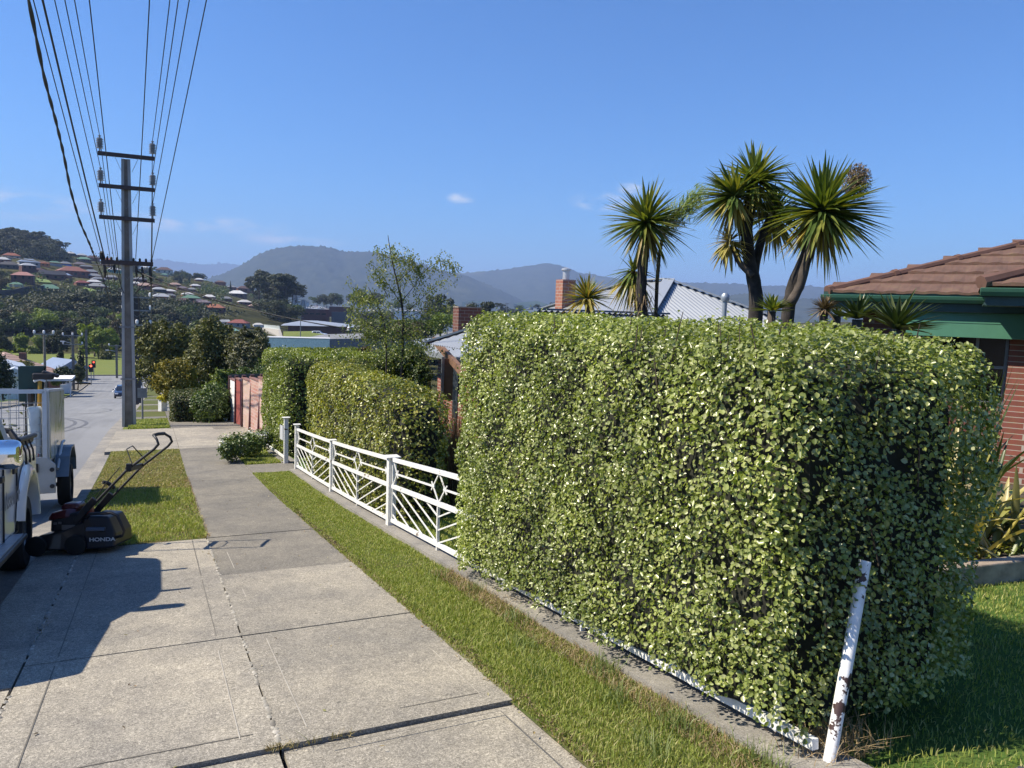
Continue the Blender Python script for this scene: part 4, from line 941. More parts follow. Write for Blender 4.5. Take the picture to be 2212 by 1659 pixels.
    t = empty('hedge_trimmer', L2W((-.28, .18, zt+.1)), 'long handled hedge trimmer with yellow shaft and black head upright in the trailer', 'hedge trimmer')
    m = MB(); m.tube([L2W((-.12, .24, .55)), L2W((-.115, .22, 1.2)), L2W((-.10, .2, 1.95))], .026, 8); m.build('shaft', plain('tool_yellow', (.42, .24, .03), .5), t)
    m = MB(); m.box(L2W((-.06, .2, 1.97)), (.26, .12, .09)); m.box(L2W((.03, .2, 2.0)), (.22, .09, .05), m=Matrix.Rotation(.3, 3, 'Y')); m.build('head', M_blk, t, bevel=.02)
    m = MB(); m.tube([L2W((-.17, .19, 1.90)), L2W((-.1, .17, 1.93)), L2W((-.03, .17, 1.9))], .02, 8); m.build('guard', M_insw, t)
    s = empty('shovel', L2W((-.42, .22, zt+.1)), 'dark shafted garden tool standing between the barrow tray and the yellow trimmer', 'garden tool'); m = MB(); m.tube([L2W((-.22, .28, .55)), L2W((-.22, .26, 1.8))], .035, 8); m.build('shaft', M_blk, s)
    d = empty('plastic_tube', L2W((-.26, .10, zt+.1)), 'white plastic tube tied upright inside the front of the trailer cage', 'tube'); c0 = (-.155, .14)
    m = MB(); m.lathe(L2W((c0[0], c0[1], z0-.2)), [(.085, 0), (.09, .02), (.09, .94), (.08, .95), (.08, .2)], 20); m.build('tube_body', plain('tube_white', (.60, .66, .68), .4), d, auto=40)
    for z, cl in ((.78, (.55, .05, .06)), (.50, (.55, .05, .06)), (1.14, (.04, .22, .25))):
        m = MB(); p = L2W((c0[0], c0[1], z+.15)); m.lathe(p, [(.093, 0), (.097, .008), (.093, .016)], 18); q = p+Vector((.02, -.1, 0)); m.tube([q, q+Vector((.03, -.01, -.04)), q+Vector((.01, -.01, -.09)), q+Vector((-.02, 0, -.03))], .006, 5); m.build('tie', plain('tie_%d' % int(cl[0]*100), cl, .6), d)
    g = empty('green_waste', L2W((-.9, 1.0, zt)), 'heap of hedge clippings and twigs in the trailer cage', 'green waste')
    n = 1500; P = np.array([list(L2W((-.9+rng.normal(0, .32), 1.0+rng.normal(0, .32), zt+.05+abs(rng.normal(0, .30))))) for _ in range(n)])
    V, F = leafV(P, np.tile([0, 0, 1.], (n, 1)), .07, .04, .3, None, 1.0); fast('clippings', V, F, leafm('clipping', [(.03, .04, .015), (.08, .1, .03), (.2, .22, .09), (.06, .05, .03)], .6, .1), g)
    bl = empty('tarpaulin', L2W((-1.1, 1.6, zt)), 'bluish white tarpaulin bundled at the back of the trailer', 'tarpaulin')
    m = MB(); V = [L2W(p) for p in ((-.5, 1.75, .55), (-1.4, 1.75, .55), (-1.4, 1.2, .55), (-.5, 1.2, .55), (-.7, 1.65, .95), (-1.2, 1.6, 1.45), (-1.25, 1.35, 1.2), (-.75, 1.3, .8))]
    m.add(V, [(0, 1, 5, 4), (1, 2, 6, 5), (2, 3, 7, 6), (3, 0, 4, 7), (4, 5, 6, 7), (0, 3, 2, 1)]); m.build('sheet', plain('tarp', (.30, .36, .46), .5), bl, bevel=.05)
trailer()

def mower():
    F0 = np.array([-1.03, 8.98]); a = np.array([.945, -.327]); l = np.array([.327, .945])
    def Wp(s, w, h): p = F0+a*(s*.86)+l*w; return np.array([p[0], p[1], ZF(p[1])+h])
    o = empty('lawn_mower', Wp(.45, 0, 0), 'black walk-behind lawn mower with red engine cowl and grass catcher', 'lawn mower')
    m_deck = plain('mower_black', (.010, .011, .014), .38, coat=.3); m_bag = plain('catcher_black', (.008, .010, .016), .42); m_red = plain('engine_red', (.085, .006, .010), .3, coat=.5)
    def hull(mb, secs):                     # secs: s, half width, h0, h1, inset of the top
        n = 4; V = []
        for s, w, h0, h1, ins in secs: V += [Wp(s, -w, h0), Wp(s, w, h0), Wp(s, w-ins, h1), Wp(s, -w+ins, h1)]
        k = len(secs); mb.add(V, [(i*4+j, i*4+(j+1) % 4, (i+1)*4+(j+1) % 4, (i+1)*4+j) for i in range(k-1) for j in range(4)]+[(0, 1, 2, 3), tuple((k-1)*4+j for j in (3, 2, 1, 0))])
    m = MB(); hull(m, [(-.02, .19, .07, .15, .02), (.05, .26, .05, .2, .03), (.30, .27, .05, .24, .04), (.56, .25, .06, .33, .04)]); m.build('deck', m_deck, o, bevel=.02, seg=3)
    m = MB(); hull(m, [(.12, .13, .22, .34, .02), (.18, .16, .22, .39, .03), (.42, .16, .24, .42, .03), (.48, .14, .24, .40, .03)]); m.build('engine', M_blk, o, bevel=.02)
    m = MB(); hull(m, [(.09, .12, .335, .37, .02), (.14, .155, .34, .415, .03), (.30, .155, .36, .45, .04), (.40, .13, .37, .46, .05)]); m.build('engine_cowl', m_red, o, bevel=.025, seg=3)
    m = MB(); hull(m, [(.22, .09, .44, .475, .015), (.26, .10, .44, .505, .02), (.40, .10, .44, .505, .02), (.43, .09, .44, .47, .015)]); m.build('starter_cap', m_red, o, bevel=.015)
    m = MB(); hull(m, [(.44, .06, .36, .44, .01), (.50, .07, .36, .47, .02), (.54, .05, .36, .46, .02)]); m.build('fuel_tank', plain('tank_red', (.22, .02, .02), .3), o, bevel=.015)
    m = MB()
    for s, h in ((.2, .31), (.25, .315), (.31, .26), (.36, .27), (.40, .28)): m.box(Wp(s, -.165, h), (.03, .012, .02), rz=-.33)
    m.box(Wp(.34, -.162, .265), (.12, .01, .05), rz=-.33); m.build('engine_fitting', plain('alloy_dull', (.25, .25, .26), .4, .7), o)
    m = MB(); hull(m, [(.52, .24, .06, .35, .03), (.60, .26, .05, .385, .05), (.80, .26, .05, .375, .07), (.89, .24, .06, .20, .03)]); m.build('grass_catcher', m_bag, o, bevel=.025, seg=3)
    m = MB(); hull(m, [(.58, .268, .24, .275, .02), (.79, .268, .235, .27, .02)]); m.build('catcher_ledge', plain('catcher_sheen', (.06, .075, .10), .3), o, bevel=.008)
    m = MB(); m.tube([Wp(.56, -.20, .36), Wp(.60, -.20, .405), (Wp(.84, -.20, .41)), Wp(.91, -.20, .38), Wp(.985, -.2, .22), Wp(.96, -.2, .17), Wp(.88, -.2, .155)], .016, 8); m.build('catcher_handle', M_blk, o, smooth=True)
    for s, w in ((.04, -.27), (.04, .27), (.47, -.262), (.47, .262)):
        q = MB(); p = Wp(s, w, .1); q.lathe(p-np.array([*(l*.022), 0]), [(.02, 0), (.06, 0), (.085, .004), (.10, .006), (.10, .04), (.085, .044), (.05, .04), (.02, .036)], 24, (*l, 0)); q.build('wheel', M_rub, o, auto=40)
    # handle: two tubes with a looped grip
    base = .50
    def arm(w): return [Wp(base-.02, w, .33), Wp(base+.06, w, .42), Wp(1.02, w, .84), Wp(1.33, w, 1.05), Wp(1.38, w, 1.10), Wp(1.36, w*.98, 1.15)]
    A, B = arm(-.20), arm(.20); P = A+[Wp(1.31, -.15, 1.19), Wp(1.30, 0, 1.195), Wp(1.31, .15, 1.19)]+B[::-1]
    m = MB(); m.tube(P, .0135, 8); m.build('handlebar', M_blk, o, smooth=True)
    m = MB(); m.tube([Wp(1.31, -.15, 1.19), Wp(1.30, 0, 1.195), Wp(1.31, .15, 1.19)], .018, 8); m.build('grip', plain('foam_grip', (.03, .03, .032), .8), o, smooth=True)
    for w in (-.2, .2):
        m = MB(); m.beam(Wp(.44, w, .33), Wp(.66, w, .56), .035, .06, (0, 0, 1)); m.build('handle_bracket', M_blk, o, bevel=.008)
    m = MB(); m.tube([Wp(1.08, -.19, .90), Wp(.98, -.1, 1.05), Wp(.96, .1, 1.07), Wp(1.08, .19, .90)], .006, 6); m.build('bail_lever', M_blk, o)
    m = MB(); m.beam(Wp(1.02, -.2, .85), Wp(1.02, .2, .85), .03, .05); m.box(Wp(1.05, -.21, .87), (.05, .04, .08)); m.build('handle_brace', M_blk, o, bevel=.006)
    m = MB(); m.tube([Wp(.70, .19, .62), Wp(.64, .15, .68), Wp(.6, .12, .69)], .02, 8); m.build('starter_grip', M_blk, o)
    m = MB(); m.tube([Wp(.64, .15, .66), Wp(.5, .05, .56), Wp(.36, 0, .47)], .003, 5); m.build('pull_cord', M_cable, o)
    m = MB(); m.tube([Wp(.93, -.17, .87), Wp(.76, -.16, .70), Wp(.60, -.12, .50), Wp(.50, -.05, .40)], .005, 6); m.build('control_cable', M_cable, o)
    M = Matrix(((a[0], 0, l[0]*-1, 0), (a[1], 0, -l[1], 0), (-.114*a[1]*0, 1, 0, 0), (0, 0, 0, 1)))
    p = Wp(.625, -.272, .135); nrm = np.array([-l[0], -l[1], 0]); M = Matrix(((a[0], 0, nrm[0], p[0]), (a[1], 0, nrm[1], p[1]), (-a[1]*.0+.035, 1, 0, p[2]), (0, 0, 0, 1)))
    text_mesh('lettering', 'HONDA', .052, o, M, plain('letter_silver', (.62, .63, .65), .4), .001, .0014, 1.28)
mower()

def small_car(o_name, loc, rz, label, col, kind='suv', group=None):
    o = empty(o_name, loc, label, 'car', group, rz); m = MB(True)      # local: x forward, y left
    side = [(-2.2, .45), (-2.25, .75), (-2.15, .98), (1.0, .98), (2.05, .86), (2.2, .7), (2.2, .4)]+[(x, z) for x, z in arch(1.35, .34, .38, .3, math.pi-.3)]+[(x, z) for x, z in arch(-1.35, .34, .38, .3, math.pi-.3)]
    m.prism(side, (0, -.9, 0), (1, 0, 0), (0, 0, 1), (0, 1.8, 0)); m.build('body', col, o, bevel=.07, seg=3)
    h = 1.62 if kind == 'suv' else 1.42; back = -2.1 if kind == 'suv' else -1.7
    prof = [(back, .95), (1.0, .95), (.15, h-.03), (-.2, h), (back+.35, h-.02), (back+.1, h-.2)]; V = []; n = len(prof)
    for s in (-1, 1):
        for x, z in prof: V.append((x, s*(.84-.2*(z-.95)/(h-.95)), z))
    m = MB(True); m.add(V, [tuple(range(n)), tuple(range(2*n-1, n-1, -1))]+[(i, n+i, n+(i+1) % n, (i+1) % n) for i in range(n)]); m.build('roof', col, o, bevel=.05)
    m = MB(True); m.quad((.93, .70, 1.0), (.93, -.70, 1.0), (.27, -.58, h-.09), (.27, .58, h-.09)); w = m.build('windscreen', M_glass, o)
    for v in w.data.vertices: v.co.x += .015; v.co.z += .015
    for s in (-1, 1):
        m = MB(True); k = lambda z: s*(.846-.2*(z-.95)/(h-.95)); m.quad(*[(x, k(z), z) for x, z in ((.75, 1.0), (-.55, 1.0), (-.5, h-.12), (.12, h-.12))]); m.quad(*[(x, k(z), z) for x, z in ((-.62, 1.0), (back+.35, 1.0), (back+.45, h-.14), (-.58, h-.12))]); m.build('side_window', M_glass, o)
    m = MB(True); m.quad((back+.03, .6, 1.03), (back+.03, -.6, 1.03), (back+.2, -.55, h-.16), (back+.2, .55, h-.16)); w = m.build('rear_window', M_glass, o)
    for v in w.data.vertices: v.co.x -= .03
    for x in (1.35, -1.35):
        for s in (-1, 1): wheel(o, (x, s*.82, .33), .33, .2, s, (0, 1, 0))
    for s in (-1, 1):
        m = MB(True); m.box((2.1, s*.66, .74), (.2, .34, .13)); m.build('headlight', plain('headlight', (.7, .72, .75), .15), o, bevel=.03)
        m = MB(True); m.box((.62, s*1.0, 1.02), (.1, .18, .12)); m.build('door_mirror', col, o, bevel=.03)
        m = MB(True); m.box((-2.18, s*.7, .85), (.1, .25, .16)); m.build('tail_light', plain('lamp_red', (.35, .02, .02), .2), o, bevel=.02)
    m = MB(True); m.box((2.2, 0, .52), (.03, 1.0, .2)); m.build('grille', M_blk, o); m = MB(True); m.box((2.225, 0, .45), (.012, .38, .11)); m.build('number_plate', M_insw, o)
    return o
cp = aty(267, 853, 97); cp[2] = ZF(97)-.13
small_car('car', cp, -math.pi/2+.02, 'dark blue car driving up the road towards the camera, half behind the big pole', paint('car_navy', (.012, .016, .035)), 'sedan')
cp = hit(117, 842); cp[2] = ZF(cp[1])+.0
small_car('car', cp+np.array([0, 0, .1]), .35, 'silver white wagon parked beyond the trailer cage on the far footpath', paint('car_silver', (.55, .58, .62)))
cp = atx(291, 823, -2.2); cp[2] = ZF(cp[1])-.13
small_car('car', cp, -math.pi/2, 'white car parked at the kerb just past the dark second pole', M_wpaint, 'suv')
cp = hit(318, 830); 
small_car('car', (1.1, cp[1]*.96, ZF(cp[1]*.96)), -math.pi/2, 'pale grey car parked over the footpath under the overhanging trees', paint('car_grey', (.40, .41, .42)), 'suv')
# ================================================================== PLANTS
M_bark = plain('bark', (.075, .06, .048), .95, var=.45, scale=9, bmp=.5); M_bark_d = plain('bark_dark', (.035, .03, .027), .95, var=.5, scale=12, bmp=.5)
M_cord = leafm('cordyline_leaf', [(.055, .095, .024), (.09, .14, .032), (.14, .185, .042), (.22, .23, .05), (.07, .115, .028)], .38, .25, (1.5, 1.4, .4), .5)
M_cord_y = leafm('cordyline_skirt', [(.16, .18, .045), (.34, .30, .07), (.46, .39, .12), (.28, .25, .075), (.38, .28, .11)], .45, .3, (1.4, 1.2, .4), .4)
M_dead = leafm('dead_leaf', [(.10, .065, .035), (.16, .11, .06), (.24, .18, .10), (.07, .05, .03)], .8, .1)
def swords(C, D, L, W, droop, seg=6, vee=.25):
    """sword leaves: C (n,3) roots, D (n,3) directions"""
    n = len(C); D = unit(D); up = np.array([0, 0, 1.]); S = np.cross(D, up); bad = np.linalg.norm(S, axis=1) < .1
    S[bad] = np.array([1, 0, 0]); S = unit(S); L = np.broadcast_to(L, n)[:, None]; W = np.broadcast_to(W, n)[:, None]; droop = np.broadcast_to(droop, n)[:, None]
    prof = [.62, .9, 1., .95, .7, .4, .04]; rows = []
    Nn = np.cross(S, D)
    for k in range(seg+1):
        t = k/seg; p = C+D*L*t-up*L*droop*t*t; w = W*np.interp(t, np.linspace(0, 1, 7), prof)/2
        rows += [p-S*w+Nn*w*vee*2, p, p+S*w+Nn*w*vee*2]
    V = np.stack(rows, 1).reshape(-1, 3); m = (seg+1)*3; F = []
    i = (np.arange(n)*m)[:, None]
    for k in range(seg):
        F += [i+np.array([[k*3, k*3+1, k*3+4, k*3+3]]), i+np.array([[k*3+1, k*3+2, k*3+5, k*3+4]])]
    return V, np.concatenate(F, 0)
def rosette(parent, c, R, n, up=(0, 0, 1), lo=-.75, mat=M_cord, w=.05, droop=.12, name='leaf_head', hi=1., bias=1.0):
    n = int(n*1.35); c = np.array(c, float); z = rng.uniform(lo, hi, n); z = np.sign(z)*np.abs(z)**bias; a = rng.uniform(0, 2*math.pi, n); r = np.sqrt(1-np.clip(z, -1, 1)**2)
    D = np.stack([r*np.cos(a), r*np.sin(a), z], 1); ux, uy, uz = basis(up); B = np.array([ux, uy, uz]); D = D @ B
    L = R*rng.uniform(.78, 1.08, n)*(1.05-.12*np.abs(z)); V, F = swords(c+D*.012, D, L, w*.92*rng.uniform(.7, 1.15, n), droop*rng.uniform(.4, 1.9, n)*(1.1-z*.5))
    return fast(name, V, F, mat, parent)
def skirt(parent, c, R, n, up=(0, 0, 1), mat=M_cord_y, w=.045):
    c = np.array(c, float); a = rng.uniform(0, 2*math.pi, n); z = rng.uniform(-1.0, -.35, n); r = np.sqrt(np.clip(1-z**2, 0.06, 1))
    D = np.stack([r*np.cos(a), r*np.sin(a), z], 1); V, F = swords(c-np.array([0, 0, .03])+D*.03, D, R*rng.uniform(.7, 1.05, n), w*rng.uniform(.6, 1.1, n), rng.uniform(.1, .4, n))
    o = fast('lower_leaves', V, F, mat, parent); k = max(10, n//3); D = np.stack([rng.normal(0, .35, k), rng.normal(0, .35, k), -np.ones(k)], 1); V, F = swords(c-np.array([0, 0, .05])+rng.normal(0, .03, (k, 3)), D, R*rng.uniform(.6, 1.1, k), .022, rng.uniform(0, .2, k)); fast('dead_leaves', V, F, M_dead, parent); return o
def vpts(L, d): return [at(x, y, d+(k[0] if k else 0)) for x, y, *k in L]
def trunk(parent, pts, r0, r1, mat, name='trunk', n=10):
    P = [Vector(p) for p in pts]; out = []
    for i in range(len(P)-1):
        for k in range(4): out.append(P[i].lerp(P[i+1], k/4))
    out.append(P[-1]); Q = np.array(out); 
    if len(Q) > 6: K = np.array([1, 2, 3, 2, 1])/9; Q2 = np.stack([np.convolve(np.pad(Q[:, i], 2, 'edge'), K, 'valid') for i in range(3)], 1); Q2[0], Q2[-1] = Q[0], Q[-1]; Q = Q2
    rs = np.linspace(r0, r1, len(Q))*(1+rng.normal(0, .05, len(Q))); m = MB(); m.tube(Q, rs, n); return m.build(name, mat, parent, smooth=True)
def px(d): return d/1690.                    # metres per photo unit at distance d
# left cabbage palm
d = 10.5; b = at(1386, 690, d); g = np.array([b[0], b[1], ZF(b[1])])
o = empty('cabbage_palm', g, 'cabbage palm with one round spiky head, leftmost of the three tall ones', 'cabbage palm', 'cabbage palms behind the hedge')
trunk(o, [g]+vpts([(1386, 690), (1384, 640), (1388, 580), (1393, 520), (1395, 488)], d), .085, .06, M_bark_d)
c = at(1395, 482, d); rosette(o, c, 107*px(d), 150, (.05, -.1, 1), -.55, w=.052); skirt(o, c, 92*px(d), 46)
c2 = at(1368, 588, d+.25); trunk(o, [at(1384, 665, d), c2], .05, .04, M_bark_d, 'branch'); rosette(o, c2, 60*px(d), 46, (-.3, 0, 1), -.7, w=.04, droop=.25); skirt(o, c2+np.array([0, 0, -.02]), 78*px(d), 40)
P = np.array([at(1386+rng.normal(0, 9), 615+rng.uniform(0, 45), d) for _ in range(60)]); V, F = swords(P, np.stack([rng.normal(0, .5, 60), rng.normal(0, .5, 60), -np.ones(60)], 1), .28, .012, .1); fast('dead_leaves', V, F, M_dead, o)
# small yellow one
d = 9.6; c = at(1268, 646, d); g = np.array([c[0]+.05, c[1], ZF(c[1])]); o = empty('cabbage_palm', g, 'small yellow-centred cabbage palm showing just above the hedge in front of the brick chimney house', 'cabbage palm', 'cabbage palms behind the hedge')
o['label'] = 'small yellow-centred cabbage palm just above the hedge, below the brick chimney'
trunk(o, [g]+vpts([(1280, 695), (1276, 672), (1268, 650)], d), .06, .05, M_bark); rosette(o, c, 66*px(d), 70, (0, 0, 1), -.45, M_cord_y, .032, .18, bias=.8); rosette(o, c, 62*px(d), 50, (0, 0, 1), 0, M_cord, .03, .12)
# middle palm, several heads
d = 9.4; g0 = at(1632, 687, d); g = np.array([g0[0], g0[1], ZF(g0[1])])
o = empty('cabbage_palm', g, 'tallest cabbage palm, in the middle, with crowded heads and a thin bent side branch', 'cabbage palm', 'cabbage palms behind the hedge')
trunk(o, [g]+vpts([(1632, 687), (1634, 640), (1627, 600), (1616, 550), (1613, 510), (1617, 460), (1624, 410)], d), .085, .06, M_bark_d)
trunk(o, vpts([(1628, 600), (1636, 550), (1650, 500), (1664, 470)], d+.1), .05, .045, M_bark_d, 'branch'); trunk(o, vpts([(1620, 540), (1602, 490), (1590, 440)], d-.1), .05, .04, M_bark_d, 'branch')
trunk(o, vpts([(1626, 596), (1612, 584), (1596, 566), (1588, 545), (1582, 530)], d-.15), .038, .032, M_bark, 'branch')
for (x, y, R, n, dd, u) in ((1629, 391, 92, 130, 0, (0, 0, 1)), (1586, 424, 88, 95, -.25, (-.25, 0, 1)), (1668, 467, 88, 95, .35, (.2, .2, 1))):
    c = at(x, y, d+dd); rosette(o, c, R*px(d), n, u, -.5, w=.05); skirt(o, c, R*.9*px(d), 34)
c = at(1576, 522, d-.15); rosette(o, c, 48*px(d), 50, (-.2, 0, 1), -.6, M_cord_y, .03, .2); skirt(o, c, 50*px(d), 26)
# right palm, twin stem
d = 9.0; g0 = at(1700, 685, d); g = np.array([g0[0], g0[1], ZF(g0[1])])
o = empty('cabbage_palm', g, 'cabbage palm with twin twisted stems, rightmost of the tall ones, dry flower head behind', 'cabbage palm', 'cabbage palms behind the hedge')
trunk(o, [g]+vpts([(1701, 685), (1706, 640), (1718, 600), (1738, 560), (1762, 500), (1774, 465)], d), .075, .05, M_bark_d)
trunk(o, vpts([(1708, 655), (1728, 620), (1736, 585), (1748, 548), (1764, 505), (1776, 470)], d-.1), .055, .045, M_bark, 'branch')
c = at(1776, 458, d); rosette(o, c, 128*px(d), 190, (.08, -.12, 1), -.55, w=.055, droop=.1); skirt(o, c, 108*px(d), 62, w=.05)
c = at(1850, 392, d+.5); k = 2600; Q = c+unit(rng.normal(0, 1, (k, 3)))*(.16*rng.random((k, 1))**.6)*np.array([1, 1, 1.3]); V, F = leafV(Q, rng.normal(0, 1, (k, 3)), .035, .009, .1); fast('flower_head', V, F, M_dead, o); trunk(o, [at(1786, 448, d+.1), at(1820, 410, d+.35), c], .015, .008, M_bark, 'flower_stalk')
# light green grassy spray between the left and the middle palm
d = 10.9; o = None
b = at(1440, 470, d); g = np.array([b[0], b[1], ZF(b[1])]); o = empty('willow_shrub', g, 'thin shrub whose pale narrow-leaved branch leans out between two palm heads', 'shrub')
trunk(o, [g]+vpts([(1418, 560), (1440, 486), (1470, 450), (1500, 425), (1522, 415)], d), .03, .008, M_bark); S = []
for _ in range(900):
    t = rng.random(); x = 1425+95*t+rng.normal(0, 9); y = 498-78*t+rng.normal(0, 13); S.append(at(x, y, d+rng.normal(0, .12)))
S = np.array(S); D = np.stack([rng.normal(.5, .4, len(S)), rng.normal(-.2, .4, len(S)), rng.normal(.45, .35, len(S))], 1); V, F = swords(S, D, .13, .016, .1, 3)
fast('foliage', V, F, leafm('willow_leaf', [(.12, .17, .06), (.20, .26, .10), (.28, .33, .16)], .4, .3), o)
# small plants whose tops show over the hedge
def fan(label, x, y, d, R, n, mat, up, lo, w, droop, cat, name, group=None):
    c = at(x, y, d); g = np.array([c[0], c[1], ZF(c[1])]); o = empty(name, g, label, cat, group); trunk(o, [g, (g+c)/2+np.array([.02, 0, 0]), c], .05, .04, M_bark); rosette(o, c, R*px(d), n, up, lo, mat, w, droop); return o
fan('low dark green spiky palm seen over the hedge between the two tall right palms', 1667, 672, 8.2, 44, 50, M_cord, (0, 0, 1), .05, .03, .08, 'cabbage palm', 'cabbage_palm')
fan('small straw-coloured spiky head over the hedge beside the house wall', 1780, 668, 8.6, 36, 90, M_dead, (0, 0, 1), -.6, .02, .1, 'cabbage palm', 'cabbage_palm')
fan('tiny green spiky head beside the straw-coloured one above the hedge', 1808, 682, 8.7, 24, 40, M_cord, (0, 0, 1), -.2, .02, .1, 'cabbage palm', 'cabbage_palm')
M_flaxd = leafm('flax_dark', [(.03, .05, .016), (.055, .08, .022), (.09, .11, .03)], .35, .15); M_flax = leafm('flax_gold', [(.09, .14, .035), (.19, .22, .055), (.40, .35, .10), (.48, .41, .18), (.12, .17, .04), (.27, .21, .11)], .4, .25, (1.3, 1.2, .5))
fan('dark flax fan poking up over the hedge below the green gutter', 1852, 690, 7.2, 62, 34, M_flaxd, (-.15, 0, 1), .25, .045, .12, 'flax', 'flax_plant', 'dark flax plants along the brick house')
fan('larger dark flax fan with crossing blades in front of the green cladding panel', 1935, 712, 6.6, 92, 46, M_flaxd, (.1, 0, 1), .1, .05, .08, 'flax', 'flax_plant', 'dark flax plants along the brick house')
# gold flax clump at the right edge
o = empty('flax_plant', (6.75, 4.75, ZF(4.75)), 'broad clump of arching gold and green flax behind the timber edging', 'flax')
n = 130; C = np.stack([rng.normal(6.75, .32, n), rng.normal(4.75, .3, n), np.zeros(n)], 1); C[:, 2] = Zs(C[:, 1]); D = np.stack([rng.normal(-.10, .45, n), rng.normal(-.1, .45, n), np.ones(n)], 1)
V, F = swords(C, D, rng.uniform(.8, 1.7, n), .07, rng.uniform(.1, .75, n), 8); fast('blades', V, F, M_flax, o)
for (x, y, h, lab) in ((7.6, 5.4, 2.2, 'tall dark flax against the brick wall corner'), (6.6, 6.2, 1.9, 'dark flax in shade behind the hedge end')):
    o = empty('flax_plant', (x, y, ZF(y)), lab, 'flax'); n = 60; C = np.stack([rng.normal(x, .2, n), rng.normal(y, .2, n), np.full(n, ZF(y))], 1); D = np.stack([rng.normal(0, .3, n), rng.normal(0, .3, n), np.ones(n)], 1)
    V, F = swords(C, D, rng.uniform(.6, 1., n)*h, .07, rng.uniform(.05, .35, n), 8); fast('blades', V, F, M_flaxd, o)
# timber sleepers, garden bed behind, bitumen strip
m = MB(); m.beam((4.6, 3.95, ZF(3.95)+.07), (9.5, 3.5, ZF(3.5)+.07), .12, .20); tag(m.build('timber_sleeper', plain('weathered_timber', (.30, .24, .18), .9, var=.4, scale=7, bmp=.4), None, bevel=.012), 'weathered timber sleeper edging the garden bed behind the lawn', 'sleeper')
sheet('garden_bed', 4.7, 12, 3.98, 8.5, plain('mulch', (.06, .05, .035), 1, var=.5, scale=30, bmp=.5), .03, 12)
m = MB(); m.quad(gp(3.05, 1.83, .004), gp(3.3, -1.5, .004), gp(9, -1.8, .004), gp(9, 2.05, .004)); tag(m.build('bitumen_drive', M_dark_asph), kind='structure')
n = 900; P = np.stack([rng.uniform(4.9, 8.5, n), rng.normal(4.25, .14, n), np.zeros(n)], 1); P[:, 2] = Zs(P[:, 1])+rng.uniform(.04, .14, n)
o = empty('ground_cover', (6.2, 4.25, ZF(4.25)), 'low mat of small green leaves along the top of the timber edging', 'ground cover'); V, F = leafV(P, np.tile([0, 0, 1.], (n, 1)), .045, .03, .3, None, .6); fast('leaves', V, F, M_pitt2, o)
# dry grass clump between the hedges
o = empty('grass_clump', (3.75, 10.0, ZF(10)), 'tall dry brown ornamental grass between the two nearer hedges', 'ornamental grass')
n = 750; C = np.stack([rng.normal(3.78, .11, n), rng.normal(9.8, .2, n), np.zeros(n)], 1); C[:, 2] = Zs(C[:, 1]); D = np.stack([rng.normal(.04, .14, n), rng.normal(0, .14, n), np.ones(n)], 1); V, F = swords(C, D, rng.uniform(.7, 1.55, n), .010, rng.uniform(0, .12, n), 4)
fast('stems', V, F, leafm('dry_reed', [(.16, .095, .04), (.26, .17, .08), (.34, .24, .13), (.10, .065, .03)], .7, .25, (1.2, 1, .6)), o)

# ---------------- woody plants with leaf clumps
def crown(parent, blobs, n, L, mat, name='crown', flat=.9, up=.35, shell=.35, jit=.5, rag=0):
    """blobs: (x, y, z, rx, ry, rz); leaves gathered in small clumps through each blob"""
    B = [list(b) for b in blobs]
    if rag:
        for b in blobs:
            for _ in range(rag): q = unit(rng.normal(0, 1, 3))*np.array([1, 1, 1.1]); r_ = rng.uniform(.2, .42); B.append([b[0]+q[0]*b[3]*1.08, b[1]+q[1]*b[4]*1.08, b[2]+q[2]*b[5]*1.08, b[3]*r_, b[4]*r_, b[5]*r_*1.25])
    B = np.array(B, float); vol = B[:, 3]*B[:, 4]*B[:, 5]; p = vol**(.58 if rag else .75); p /= p.sum(); k = max(20, n//16); i = rng.choice(len(B), k, p=p)
    u = unit(rng.normal(0, 1, (k, 3))); r = (1-shell*rng.random(k)**1.2)[:, None]*(1+rng.normal(0, .07, (k, 1))); C = B[i, :3]+u*r*B[i, 3:6]
    s = (vol[i]**(1/3)*.17)[:, None]; idx = np.repeat(np.arange(k), 16); P = C[idx]+rng.normal(0, 1, (k*16, 3))*s[idx]; N = unit(u[idx]+np.array([0, 0, up])+rng.normal(0, jit, (k*16, 3)))
    m = len(P); V, F = leafV(P, N, rng.uniform(L*.7, L*1.25, m), rng.uniform(L*.4, L*.75, m), .2); return fast(name, V, F, mat, parent)
def limbs(parent, base, blobs, r, mat, name='trunk'):
    base = np.array(base, float); m = MB(); top = np.mean([b[:3] for b in blobs], 0); fork = base+(top-base)*.35; m.tube([base-np.array([0, 0, .1]), (base+fork)/2+rng.normal(0, r*.5, 3)*np.array([1, 1, 0]), fork], [r*1.15, r, r*.85], 8)
    for b in blobs: q = np.array(b[:3]); m.tube([fork, (fork+q)/2+rng.normal(0, r, 3), q], [r*.6, r*.4, r*.15], 6)
    return m.build(name, mat, parent, smooth=True)
def vb(x, y, d, rx, ry, rz=None): p = at(x, y, d); return (p[0], p[1], p[2], rx*px(d), (rz or rx)*px(d), ry*px(d))
def shrub(name, label, cat, foot, blobs, n, L, mat, r=.06, group=None, **k):
    o = empty(name, foot, label, cat, group); limbs(o, foot, blobs, r, M_bark); crown(o, blobs, n, L, mat, 'foliage' if r < .1 else 'crown', **k); return o
def ground(x, d): p = at(x, 800, d); return np.array([p[0], p[1], float(ZF(p[1]))])
M_olive = leafm('leaf_olive', [(.075, .09, .03), (.12, .135, .045), (.17, .18, .065), (.09, .105, .04), (.22, .22, .085)], .5, .25, (1.3, 1.3, .5), .4, clump=.5)
